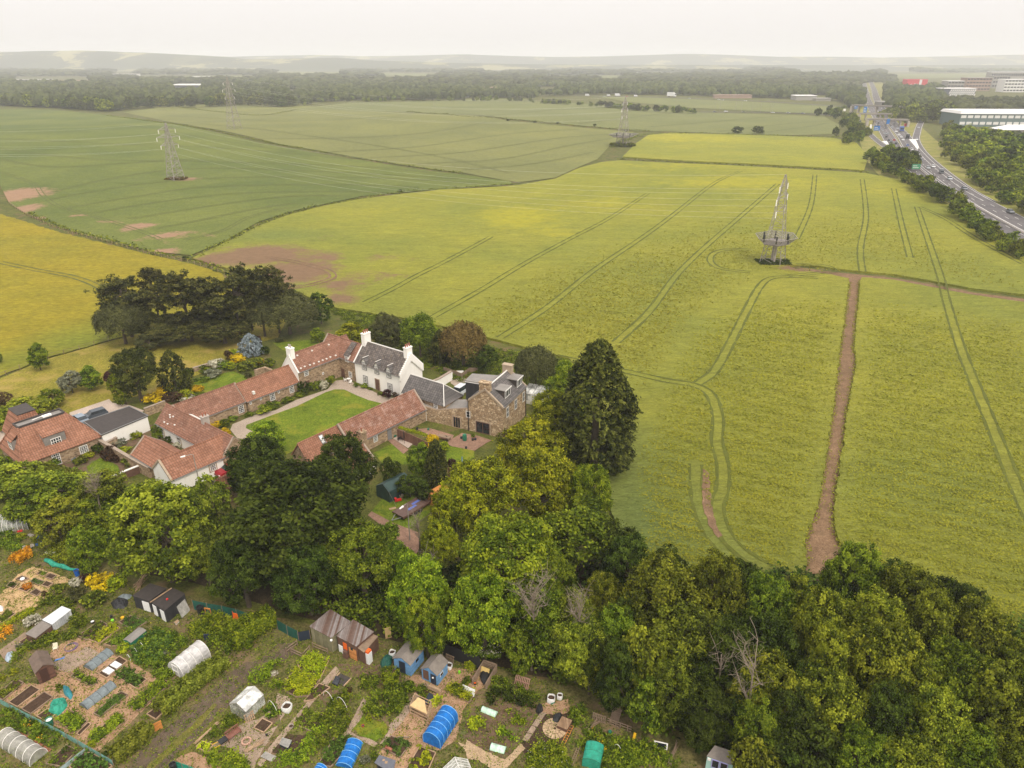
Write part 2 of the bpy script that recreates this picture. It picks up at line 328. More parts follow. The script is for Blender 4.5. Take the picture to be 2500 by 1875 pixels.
def tilemat(name,cols,dx=.36,dz=.27,lich=(.55,.43,.36),la=.5,bs=.8,ls=1.3,lt=.55):
    t=NT(name); co=t.coord()
    sx=t.node('ShaderNodeSeparateXYZ'); t.l.new(co,sx.inputs[0])
    ax=t.math('DIVIDE',sx.outputs[0],dx); az=t.math('DIVIDE',sx.outputs[2],dz)
    cb=t.node('ShaderNodeCombineXYZ'); t.l.new(t.math('FLOOR',ax),cb.inputs[0]); t.l.new(t.math('FLOOR',az),cb.inputs[2])
    wn=t.node('ShaderNodeTexWhiteNoise'); t.l.new(cb.outputs[0],wn.inputs['Vector'])
    c=t.ramp(wn.outputs['Value'],[(0,cols[0]),(.5,cols[1]),(1,cols[2])])
    c=t.mix(1.,c,t.ramp(t.noise(co,.35,4,.7),[(.3,.78),(.7,1.15)]),'MULTIPLY')
    fx=t.math('FRACT',ax); fz=t.math('FRACT',az)
    gx=t.math('SINE',t.math('MULTIPLY',fx,math.pi)); gz=t.math('SUBTRACT',1.,fz)
    c=t.mix(1.,c,t.ramp(gx,[(0,.5),(.45,1.)]),'MULTIPLY'); c=t.mix(1.,c,t.ramp(fz,[(0,.55),(.25,1.05)]),'MULTIPLY')
    c=t.mix(t.ramp(t.noise(co,ls,6,.8),[(lt,0.),(lt+.2,la)]),c,lich)
    t.col(c); t.rough(.85); t.spec(.2); t.bump(t.math('ADD',gx,gz),bs,.06); return t.mat
M_pan=tilemat('pantile',((.20,.098,.064),(.24,.118,.078),(.29,.148,.10)))
M_pan2=tilemat('orange_pantile',((.24,.11,.066),(.285,.134,.083),(.33,.16,.102)),la=.2)
M_pan3=tilemat('weathered_pantile',((.21,.098,.062),(.25,.118,.077),(.29,.145,.098)),la=.6,lich=(.48,.38,.34),ls=.9,lt=.5)
M_slate=tilemat('slate',((.085,.072,.066),(.12,.103,.095),(.165,.14,.125)),.5,.3,(.28,.2,.12),.55,.3)
M_slate2=tilemat('grey_slate',((.095,.088,.085),(.12,.11,.105),(.15,.135,.13)),.5,.3,(.24,.2,.16),.3,.3)
def stonemat(name,cols,mortar,sc=2.6,mw=.06):
    t=NT(name); co=t.coord(True,(1,1,1.5)); v=t.node('ShaderNodeTexVoronoi'); v.inputs['Scale'].default_value=sc; t.l.new(co,v.inputs['Vector'])
    d=t.node('ShaderNodeTexVoronoi',feature='DISTANCE_TO_EDGE'); d.inputs['Scale'].default_value=sc; t.l.new(co,d.inputs['Vector'])
    sp=t.node('ShaderNodeSeparateColor'); t.l.new(v.outputs['Color'],sp.inputs[0])
    c=t.ramp(sp.outputs[0],[(0,cols[0]),(.5,cols[1]),(1,cols[2])]); c=t.mix(1.,c,t.ramp(t.noise(co,.5,4,.7),[(.3,.75),(.7,1.2)]),'MULTIPLY')
    c=t.mix(t.ramp(d.outputs['Distance'],[(mw*.4,1.),(mw,0.)]),c,mortar); t.col(c); t.rough(.9); t.spec(.15); t.bump(d.outputs['Distance'],.6,.05); return t.mat
M_stone=stonemat('rubble_stone',((.17,.115,.072),(.30,.205,.125),(.42,.31,.2)),(.33,.25,.17))
M_stoneL=stonemat('pale_rubble_stone',((.27,.18,.105),(.46,.33,.2),(.58,.45,.3)),(.22,.155,.1),1.9,.09)
M_dress=paint((.40,.31,.22),.85,.2,2.,name='dressed_stone'); M_cope=paint((.33,.26,.2),.85,.25,2.,name='coping_stone')
def washmat():
    t=NT('whitewashed_harl'); co=t.coord(); c=t.mix(t.ramp(t.noise(t.coord(True,(1,1,.3)),1.2,5,.7),[(.55,0.),(.8,.45)]),(.83,.80,.75),(.55,.45,.36))
    t.col(c); t.rough(.9); t.bump(t.noise(co,9,3),.25,.03); return t.mat
M_whitewash=washmat()
def boardmat(name,c1,c2,axis=0,w=.14):
    t=NT(name); co=t.coord(); sx=t.node('ShaderNodeSeparateXYZ'); t.l.new(co,sx.inputs[0])
    if axis==3: a=t.math('ADD',sx.outputs[0],sx.outputs[1])
    else: a=sx.outputs[axis]
    a=t.math('DIVIDE',a,w); wn=t.node('ShaderNodeTexWhiteNoise',noise_dimensions='1D'); t.l.new(t.math('FLOOR',a),wn.inputs['W'])
    c=t.mix(wn.outputs['Value'],c1,c2); c=t.mix(1.,c,t.ramp(t.math('FRACT',a),[(0,.45),(.14,1.)]),'MULTIPLY'); c=t.mix(1.,c,t.ramp(t.noise(co,2.5,5,.7),[(.3,.75),(.7,1.15)]),'MULTIPLY')
    t.col(c); t.rough(.8); t.bump(t.math('FRACT',a),.4,.03); return t.mat
M_bbrown=boardmat('brown_shed_boards',(.10,.045,.03),(.16,.075,.05),2); M_bblue=boardmat('blue_shed_boards',(.13,.30,.55),(.17,.36,.62),2); M_bblack=boardmat('black_shed_boards',(.02,.02,.022),(.035,.033,.035),3)
M_bgreen=boardmat('olive_board_wall',(.16,.15,.08),(.24,.21,.12),3,.2); M_bfence=boardmat('brown_fence_boards',(.13,.062,.04),(.19,.095,.06),0,.15); M_borange=boardmat('orange_boards',(.5,.18,.04),(.66,.28,.08),2,.2)
M_corr=boardmat('rusty_corrugated_sheet',(.12,.065,.045),(.27,.24,.23),0,.2); M_corr2=boardmat('corrugated_sheet',(.36,.37,.38),(.6,.6,.6),1,.22); M_mint2=paint((.35,.55,.5),.6,.1,name='mint_paint'); M_lilac=paint((.42,.38,.72),.6,.1,name='lilac_paint')
# ---------------------------------------------------------------- terrain and fields
def axis_lines(a,b,n,k):
    u=np.linspace(-1,1,n); s=np.sinh(u*k)/math.sinh(k); return np.where(s<0,-s*a,s*b)
gx=axis_lines(-9000,9000,190,4.2); gy=np.concatenate([np.linspace(-120,300,60),300+np.geomspace(10,19000,120)])
X,Y=np.meshgrid(gx,gy); Z=hz(X,Y); V=np.stack([X,Y,Z],-1).reshape(-1,3); nx=len(gx); ny=len(gy)
ii=np.arange((ny-1)*(nx-1)); r=ii//(nx-1); c=ii%(nx-1); b0=r*nx+c
link('ground',npmesh('ground',V,np.stack([b0,b0+1,b0+nx+1,b0+nx],-1),M_gnd),kind='structure')
def blobf(x,y,spots):
    v=np.zeros_like(x)
    for (px,py,w_,h_,a) in spots:   # display px centre, half-sizes in px
        cx,cy=GD(px,py); ex,_=GD(px+w_,py); _,ey=GD(px,py-h_); sx=max(abs(ex-cx),1); sy=max(abs(ey-cy),1)
        v=np.maximum(v,a*np.clip(1.25-np.hypot((x-cx)/sx,(y-cy)/sy)*.75,0,1))
    return v
NSH=[0]
def sheet(name,poly,dz,mat,cell=None,attrs=None,skirt=0,label=None,kind='structure',jit=0,px='d'):
    NSH[0]+=1; dz=dz+.0004*NSH[0]
    pts=[(GD(*p) if px=='d' else (G(*p) if px=='n' else p)) for p in poly]
    if jit:
        rg=random.Random(5); q=[]
        for i,a in enumerate(pts):
            b=pts[(i+1)%len(pts)]; L=math.hypot(b[0]-a[0],b[1]-a[1]); n=max(1,min(60,int(L/(jit*4))))
            for k in range(n):
                t=k/n; q.append((a[0]+(b[0]-a[0])*t+(rg.uniform(-jit,jit) if k else 0),a[1]+(b[1]-a[1])*t+(rg.uniform(-jit,jit) if k else 0)))
        pts=q
    bm=bmesh.new(); bm.faces.new([bm.verts.new((x,y,0)) for x,y in pts]); bm.normal_update()
    for f in bm.faces:
        if f.normal.z<0: f.normal_flip()
    rim=None
    if cell:
        bmesh.ops.triangulate(bm,faces=bm.faces[:])
        xs=[p[0] for p in pts]; ys=[p[1] for p in pts]
        def lines(a,b,c):
            n=int((b-a)/c); return [a+(b-a)*i/(n+1) for i in range(1,n+1)]
        for yy in lines(min(ys),max(ys),cell): bmesh.ops.bisect_plane(bm,geom=bm.verts[:]+bm.edges[:]+bm.faces[:],dist=1e-4,plane_co=(0,yy,0),plane_no=(0,1,0))
        for xx in lines(min(xs),max(xs),cell): bmesh.ops.bisect_plane(bm,geom=bm.verts[:]+bm.edges[:]+bm.faces[:],dist=1e-4,plane_co=(xx,0,0),plane_no=(1,0,0))
    else: bmesh.ops.triangulate(bm,faces=bm.faces[:])
    bm.verts.ensure_lookup_table()
    co=np.array([v.co[:2] for v in bm.verts]); zz=hz(co[:,0],co[:,1])+dz
    for v,z in zip(bm.verts,zz): v.co.z=z
    if skirt:
        be=[e for e in bm.edges if e.is_boundary]; rr=bmesh.ops.extrude_edge_only(bm,edges=be)
        for v in rr['geom']:
            if isinstance(v,bmesh.types.BMVert): v.co.z-=skirt
    me=bpy.data.meshes.new(name); bm.to_mesh(me); bm.free(); me.materials.append(mat)
    if attrs:
        n=len(me.vertices); arr=np.empty(n*3); me.vertices.foreach_get('co',arr); arr=arr.reshape(-1,3)
        for an,sp in attrs.items():
            a=me.attributes.new(an,'FLOAT','POINT'); a.data.foreach_set('value',blobf(arr[:,0],arr[:,1],sp).astype(np.float32))
    return link(name,me,label=label,kind=kind)
CH=.6
rape_attr=dict(
 bloom=[(1120,470,120,28,.75),(1200,505,60,16,.6),(1500,300,160,14,.6),(1780,312,120,16,.45),(1600,395,260,16,.6),(1480,360,180,12,.55),(1740,345,140,12,.5),(1300,440,110,14,.5),(1330,620,160,20,.35),(1330,560,90,14,.35),(1900,420,80,20,.4),(850,455,100,10,.45),(1010,545,90,14,.4),(980,620,80,10,.3)],
 dirt=[(560,555,110,22,1.),(640,590,90,26,.95),(470,565,60,14,1.),(740,620,60,20,.7),(690,560,60,14,.75),(740,650,40,14,.8),(820,560,60,12,.42),(700,520,90,12,.35),(800,600,120,20,.45),(900,560,60,8,.35),(1725,583,50,7,.9)],
 green=[(1400,1180,160,200,1.),(1500,1250,200,120,.8),(1600,1290,160,60,.7),(1340,1050,80,80,.8),(600,510,120,12,.6),(2000,1050,160,60,.25),(1900,1330,200,80,.5),(560,625,90,14,.7)])
stripL=[(1833,612),(1828,650),(1822,700),(1813,760),(1805,830),(1797,900),(1787,960),(1779,1020),(1765,1090),(1748,1140),(1738,1180),(1741,1228)]
stripR=[(1857,610),(1854,650),(1849,700),(1845,745),(1848,790),(1838,850),(1828,900),(1822,960),(1812,1020),(1803,1080),(1800,1120),(1806,1160),(1820,1190),(1836,1212)]
AC=[(415,561),(470,535),(520,512),(560,490),(620,468),(700,447),(780,432),(860,422),(950,412),(1050,407),(1120,402),(1200,388),(1250,365),(1300,352),(1340,348),(1500,356),(1700,366),(1868,376),(1890,380),(1950,395),(2030,430),(2100,480),(2212,553),(2330,640),(2330,656),(2212,640),(2100,627),(2000,608),(1930,596),(1860,590),(1800,583),(1735,574),(1700,578),(1735,588),(1790,596),(1833,605)]+stripL+[(1720,1290),(1600,1360),(1500,1380),(1400,1330),(1340,1180),(1300,1050),(1230,780),(1060,735),(900,695),(700,665),(620,620),(560,600),(480,580)]
sheet('rapeseed_field',AC,CH,M_rape,3.2,rape_attr,CH,'yellow-green rapeseed field filling the middle of the view',jit=.22)
sheet('rapeseed_field',[(1862,603),(1930,608),(2000,622),(2100,641),(2212,657),(2330,672),(3000,900),(3000,1500),(2212,1420),(2050,1400),(1850,1330),(1836,1212)]+stripR[::-1][1:],CH,M_rape,3.2,rape_attr,CH,'rapeseed field right of the bare earth strip',jit=.22)
sheet('rapeseed_field',[(1345,340),(1372,312),(1400,293),(1450,288),(1600,292),(1800,299),(1850,310),(1868,330),(1872,352),(1866,370),(1700,360),(1500,350)],CH,M_rape,6,rape_attr,CH,'far rapeseed field in yellow bloom')
wa=dict(dirt=[(20,425,60,18,1.),(45,455,30,14,.95),(90,420,30,10,.7),(75,475,22,5,.9),(300,490,34,7,.95),(280,497,22,6,.8),(360,510,36,8,.9),(410,505,26,6,.7),(355,545,36,8,.9),(375,525,20,8,.6),(300,520,20,5,.5),(170,467,22,4,.8),(235,480,22,4,.8),(190,498,18,4,.4),(445,510,18,5,.7),(395,388,34,4,1.)])
sheet('wheat_field',[(0,237),(60,236),(140,240),(220,248),(300,256),(430,280),(560,310),(700,335),(800,350),(1000,378),(1100,392),(1110,399),(1050,403),(900,414),(780,425),(640,455),(560,480),(480,525),(412,553),(330,545),(220,520),(120,490),(60,465),(20,440),(0,400),(-200,370),(-300,260),(-200,236)],.3,M_wheatA,6,wa,0,'green wheat field on the left slope below a pylon')
sheet('wheat_field',[(265,243),(330,235),(500,228),(620,226),(700,232),(900,245),(1100,262),(1300,280),(1370,286),(1320,312),(1290,345),(1200,385),(1120,395),(1000,374),(800,346),(600,311),(430,275),(330,256)],.3,M_wheatB,12,dict(dirt=[]),0,'pale wheat field between two pylons')
sheet('wheat_field',[(640,235),(760,222),(1000,218),(1200,220),(1400,235),(1500,243),(1650,247),(1780,252),(1812,270),(1815,290),(1700,293),(1450,285),(1370,283),(1280,274),(1100,258),(900,243)],.3,M_wheatC,16,dict(dirt=[]),0,'farthest wheat field beyond the ditch')
sheet('field_strip',[(1290,209),(1400,211),(1600,219),(1830,232),(1820,247),(1700,244),(1500,234),(1350,220)],.4,M_wheatC,None,dict(dirt=[]),0,'narrow pale green field beside the far road')
for k,q in enumerate([[(590,154),(745,156),(740,165),(600,162)],[(640,160),(720,162),(700,166),(640,165)],[(1500,141),(1640,146),(1640,149),(1500,146)],[(1005,215),(1140,214),(1140,218),(1005,219)],[(330,232),(500,222),(520,226),(340,238)],[(1900,160),(2212,158),(2300,166),(1950,170)],[(300,166),(520,164),(560,172),(330,175)],[(1180,166),(1330,164),(1350,170),(1200,172)],[(760,168),(900,167),(930,173),(780,174)],[(1290,174),(1350,172),(1350,177),(1290,180)],[(60,148),(230,150),(300,154),(80,153)],[(820,158),(960,160),(940,165),(830,164)],[(1360,160),(1500,158),(1500,163),(1380,165)],[(1040,152),(1180,151),(1200,155),(1050,156)],[(1720,158),(1880,160),(1860,166),(1740,165)],[(440,150),(560,149),(580,153),(450,154)]]):
    sheet('distant_field',q,.5,[M_wheatB,M_wheatC][k%2],None,dict(dirt=[]))
sheet('meadow',[(-300,455),(0,463),(40,475),(130,503),(230,528),(330,553),(420,573),(480,592),(520,650),(400,690),(240,735),(100,775),(0,815),(-100,860),(-300,900)],.2,M_meadow,6,dict(green=[(180,740,120,30,.9),(60,780,120,30,.8),(0,440,20,30,.6),(250,700,60,40,.7)]),0,'golden grass meadow at the left edge',jit=.5)
sheet('lawn',[(-300,905),(-100,862),(0,818),(95,778),(235,738),(420,690),(520,680),(620,690),(600,730),(540,745),(520,762),(470,785),(440,805),(330,850),(240,868),(170,890),(0,940),(-300,1000)],.04,M_lawn2,None,label='wide mown lawn behind the cottages')
sheet('lawn',[cd(480,830),cd(620,740),cd(720,760),cd(880,690),cd(1000,670),cd(1170,740),cd(1180,790),cd(900,900),cd(640,980),cd(560,950)],.05,M_lawn,px='n',label='small lawn behind the north cottage range')
sheet('lawn',[cd(1500,300),cd(1700,290),cd(2100,250),cd(2120,330),cd(1900,420),cd(1760,440),cd(1640,400)],.05,M_lawn,px='n',label='green lawn by the tall gabled cottage')
# hedge ditch banks between the fields
def smoothpath(pts,n=8):
    out=[]; m=len(pts)
    for i in range(m-1):
        p0=pts[max(i-1,0)];p1=pts[i];p2=pts[i+1];p3=pts[min(i+2,m-1)]
        for k in range(n):
            t=k/n; out.append(tuple(.5*((2*p1[j])+(-p0[j]+p2[j])*t+(2*p0[j]-5*p1[j]+4*p2[j]-p3[j])*t*t+(-p0[j]+3*p1[j]-3*p2[j]+p3[j])*t**3) for j in range(2)))
    out.append(tuple(pts[-1])); return out
def ribbon_np(path,w,dz,off=0.):
    p=np.array(path,float); d=np.gradient(p,axis=0); L=np.hypot(d[:,0],d[:,1])+1e-9; n=np.stack([-d[:,1]/L,d[:,0]/L],-1)
    w=np.asarray(w,float)*np.ones(len(p)); a=p+n*(off+w[:,None]/2 if np.ndim(w) else off); a=p+n*(off+w/2)[:,None]; b=p+n*(off-w/2)[:,None]
    V=np.vstack([np.c_[a,hz(a[:,0],a[:,1])+dz],np.c_[b,hz(b[:,0],b[:,1])+dz]]); m=len(p); i=np.arange(m-1)
    return V,np.stack([i,i+1,m+i+1,m+i],-1)[:,::-1]
def resample(path,step):
    p=np.array(path,float); s=np.r_[0,np.cumsum(np.hypot(*np.diff(p,axis=0).T))]; n=max(2,int(s[-1]/step)+1); u=np.linspace(0,s[-1],n)
    return np.c_[np.interp(u,s,p[:,0]),np.interp(u,s,p[:,1])]
def worldpath(pts,px='d',n=8,step=None):
    q=smoothpath(pts,n); q=[(GD(*a) if px=='d' else G(*a)) for a in q]
    return resample(q,step) if step else np.array(q)
TRP=[]
def tram(pts,dz,mat,wheel=.46,gap=1.9,px='d',label=None):
    NSH[0]+=1; dz=dz+.0006*NSH[0]; rg=np.random.RandomState(len(pts)*7+int(pts[0][0])); wp=worldpath(pts,px,10,2.0); TRP.append(wp); w1=wheel*(.55+1.1*rg.rand(len(wp)))
    a=ribbon_np(wp,w1,dz+.03,gap/2); b=ribbon_np(wp,w1[::-1],dz+.03,-gap/2); V,F=join_np([a,b])
    link('wheel_track',npmesh('wheel_track',V,F,mat),kind='structure')
T=[[(790,658),(850,628),(900,600),(950,575),(1010,543),(1060,515)],[(935,690),(1040,630),(1130,575),(1230,520),(1310,478),(1400,420)],
 [(1080,735),(1180,670),(1280,590),(1385,518),(1450,470),(1540,400),(1600,372)],[(1330,745),(1400,680),(1460,600),(1520,540),(1600,470),(1680,400)],
 [(1505,835),(1540,810),(1570,760),(1610,680),(1640,625),(1665,605),(1710,602),(1765,604)],[(1370,812),(1440,828),(1500,838),(1535,860),(1550,910),(1548,960),(1560,1010),(1560,1060),(1548,1110),(1570,1170),(1620,1215),(1700,1258)],
 [(1502,1010),(1505,1070),(1515,1120),(1545,1175),(1600,1230),(1680,1290)],[(1980,450),(2000,510),(2030,600),(2045,660),(2075,760),(2110,850),(2150,950),(2190,1050),(2230,1140)],
 [(1985,450),(2040,475),(2110,520),(2212,575)],[(1862,390),(1870,470),(1858,540),(1862,590)],[(1720,575),(1780,578),(1795,590),(1700,600)],[(1620,543),(1570,543),(1540,552),(1535,570),(1560,585),(1620,592)],
 [(1930,410),(1945,480),(1965,560)],[(1760,380),(1750,450),(1720,520)],[(1200,775),(1290,795),(1370,812)]]
for q in T: tram(q,CH,M_tram)
sheet('bare_patch',[(1518,1020),(1530,1030),(1535,1090),(1545,1140),(1560,1165),(1550,1170),(1528,1140),(1516,1090)],CH+.05,M_dirt,jit=.15)
sheet('earth_strip',stripL[::-1]+[(1700,584),(1735,579),(1800,588),(1860,594),(1930,601),(2000,613),(2100,632),(2212,646),(2340,660),(2340,666),(2212,654),(2100,637),(2000,618),(1930,606),(1862,600)]+stripR+[(1836,1240),(1741,1240)],.06,M_dirt,label='bare earth strip running down through the rapeseed field')
WL=[[(0,300),(250,312),(500,322),(760,345)],[(0,322),(200,345),(450,350),(800,362),(960,378)],[(100,420),(250,385),(430,365),(700,372),(1000,388)],[(110,432),(300,400),(500,385),(800,385),(1050,398)],[(150,450),(300,425),(450,405),(700,400),(900,405)],[(200,462),(330,440),(500,420),(700,415),(850,418)],[(280,475),(400,455),(520,437),(640,425),(760,425)],[(340,495),(430,478),(540,455),(640,440)],[(0,372),(40,385),(75,400),(95,425),(130,448),(200,468),(300,500),(350,520)],[(400,520),(480,500),(540,470),(620,450)],[(0,268),(150,268),(300,275),(450,300),(640,330)],[(0,345),(120,362),(300,352),(420,345)]]
for q in WL: tram(q,.3,M_tramw,.45)
WB=[[(430,268),(600,285),(900,330),(1100,375)],[(700,330),(900,318),(1100,290),(1250,280)],[(800,342),(1000,330),(1200,300),(1340,290)],[(900,355),(1080,345),(1230,315),(1320,300)],[(1000,368),(1150,355),(1280,330)],[(560,300),(700,300),(900,290),(1050,265)],[(360,250),(600,262),(800,255),(900,248)],[(500,240),(620,250),(760,248)]]
for q in WB: tram(q,.3,M_tramw,.7,2.2)
for q in [[(900,236),(1100,228),(1200,222)],[(1050,252),(1200,238),(1330,232)],[(1250,268),(1400,250),(1480,243)],[(1400,275),(1560,262),(1700,250)],[(1550,285),(1700,268),(1790,262)],[(1650,287),(1740,275),(1790,266)]]: tram(q,.3,M_tramw,.9,2.4)
for q in [[(0,568),(80,585),(160,600),(215,622),(230,640)]]: tram(q,.2,M_tramw,.5)
for q in [[(560,622),(640,625),(700,612),(720,600),(700,585),(640,570),(580,560)]]: tram(q,CH,M_dirt,.8)
# ---------------------------------------------------------------- distant hills
def ridge(dist,prof,wd,mat,fine=12):
    px=np.array([p[0] for p in prof],float)*KD; py=np.array([p[1] for p in prof],float)*KD
    xs=np.linspace(px[0],px[-1],160); ys=np.interp(xs,px,py)+np.convolve(np.random.RandomState(int(dist)).randn(160),np.ones(5)/5,'same')*.5
    rows=[]
    tt=np.linspace(-2.,2.,fine)
    for t in tt:
        d=dist+t*wd
        a=(xs-1250)/FPX; b=(ys-937.5)/FPX; dy=_cp-b*_sp; dz=-_sp-b*_cp; top=CAMH+dz/dy*dist; xw=a/dy*dist
        rows.append(np.stack([xw,np.full_like(xw,d),-1+(top+1)*math.exp(-t*t)],-1))
    V=np.vstack(rows); n=160; k=np.arange((fine-1)*(n-1)); r=k//(n-1); c=k%(n-1); b0=r*n+c
    return link('hills',npmesh('hills',V,np.stack([b0,b0+1,b0+n+1,b0+n],-1),mat),kind='structure')
def hillmat():
    t=NT('hill_fields_and_woods'); co=t.coord(False); v=t.node('ShaderNodeTexVoronoi'); v.inputs['Scale'].default_value=.0028; t.l.new(co,v.inputs['Vector'])
    sp=t.node('ShaderNodeSeparateColor'); t.l.new(v.outputs['Color'],sp.inputs[0])
    c=t.ramp(sp.outputs[0],[(0,(.05,.06,.025)),(.45,(.06,.07,.03)),(.5,(.2,.19,.08)),(1,(.3,.27,.12))]); c=t.mix(t.ramp(t.noise(co,.004,5,.7),[(.45,0.),(.5,1.)]),c,(.045,.055,.025)); t.col(c); t.rough(1.); return t.mat
M_hill=hillmat()
ridge(5200,[(-500,118),(0,113),(90,109),(200,108),(330,114),(480,122),(540,128),(620,126),(730,124),(800,130),(930,134),(1000,136),(1200,139),(1500,140),(2700,141)],330,M_hill)
ridge(7500,[(-500,108),(300,112),(500,122),(600,120),(690,118),(780,121),(900,119),(1000,116),(1090,120),(1200,122),(1300,121),(1400,118),(1480,115),(1560,117),(1680,122),(1800,122),(1900,124),(2050,121),(2150,118),(2212,117),(2700,112)],500,M_hill)
#ridge(11000,[(-500,98),(200,100),(400,100),(650,107),(820,117),(1000,117),(1060,123),(1200,124),(1400,122),(1500,120),(1640,121),(1760,126),(2000,125),(2212,117),(2700,112)],800,M_hill)
# ---------------------------------------------------------------- foliage
def leaf_np(C,N,S,rs,asp=1.):
    n=len(C); N=N/(np.linalg.norm(N,axis=1,keepdims=True)+1e-9); rv=rs.randn(n,3); t1=np.cross(N,rv); t1/=np.linalg.norm(t1,axis=1,keepdims=True)+1e-9; t2=np.cross(N,t1)
    a=(S*(.7+.6*rs.rand(n)))[:,None]; b=(S*(.45+.4*rs.rand(n))*asp)[:,None]; bend=N*(S*.25)[:,None]
    V=np.stack([C+t1*a,C+t2*b+bend,C-t1*a,C-t2*b+bend],1).reshape(-1,3); F=np.arange(4*n).reshape(n,4); return V,F
def dirs(n,rs,zmin=-1.):
    d=rs.randn(n*4+20,3); d/=np.linalg.norm(d,axis=1,keepdims=True); d=d[d[:,2]>zmin]; return d[:n]
def crown_lobes(rs,R,zb,h,nl,nc,nk,leaf,flat=1.,zpow=1.,rlobe=.34,spray=.07,norm=.7,top=1.):
    H=(h-zb)/2; zc=zb+H; C=[];N=[];Vv=[]
    d=dirs(nl,rs,-.75); lc=d*np.array([.64,.64,.68*top])*(.75+.35*rs.rand(nl,1)); lr=rlobe*(.75+.5*rs.rand(nl))
    lc=np.vstack([lc,[[0,0,0]]]); lr=np.r_[lr,.55]; tone=rs.rand(nl+1)*1.1-.05
    for k in range(nl+1):
        cd_=dirs(nc,rs,-.8); cp=lc[k]+cd_*lr[k]*np.array([1,1,flat])
        dd=np.linalg.norm(cp[:,None]-lc[None],axis=2)/lr[None]; dd[:,k]=9; keep=dd.min(1)>.78; cp=cp[keep]; cn=cd_[keep]
        for p,nn in zip(cp,cn):
            q=p+rs.randn(nk,3)*spray*np.array([1,1,.7]); C.append(q); N.append(nn*norm+rs.randn(nk,3)*.55+np.array([0,0,.35])); Vv.append(np.clip(.49+.45*(tone[k]-.5)+.26*rs.randn()+.2*rs.randn(nk),0,1))
    C=np.vstack(C)*np.array([R,R,H])+np.array([0,0,zc]); N=np.vstack(N); Vv=np.concatenate(Vv)
    return C,N,Vv,lc*np.array([R,R,H])+np.array([0,0,zc])
def trunk_mesh(name,tips,h0,r,rs,mat,lean=0.):
    m=MB(); m.tube([(0,0,-.3),(0,0,h0*.5),(rs.uniform(-.3,.3),rs.uniform(-.3,.3),h0)],[r*1.3,r,r*.75],8)
    for t in tips:
        s=rs.uniform(.45,1)*h0; a=Vector((0,0,s)); b=Vector(t); mid=a.lerp(b,.5)+Vector((rs.uniform(-.4,.4),rs.uniform(-.4,.4),rs.uniform(0,.6)))
        m.tube([a,mid,b],[r*.55,r*.35,r*.12],5)
    return m.mesh(name,mat)
TPL={}
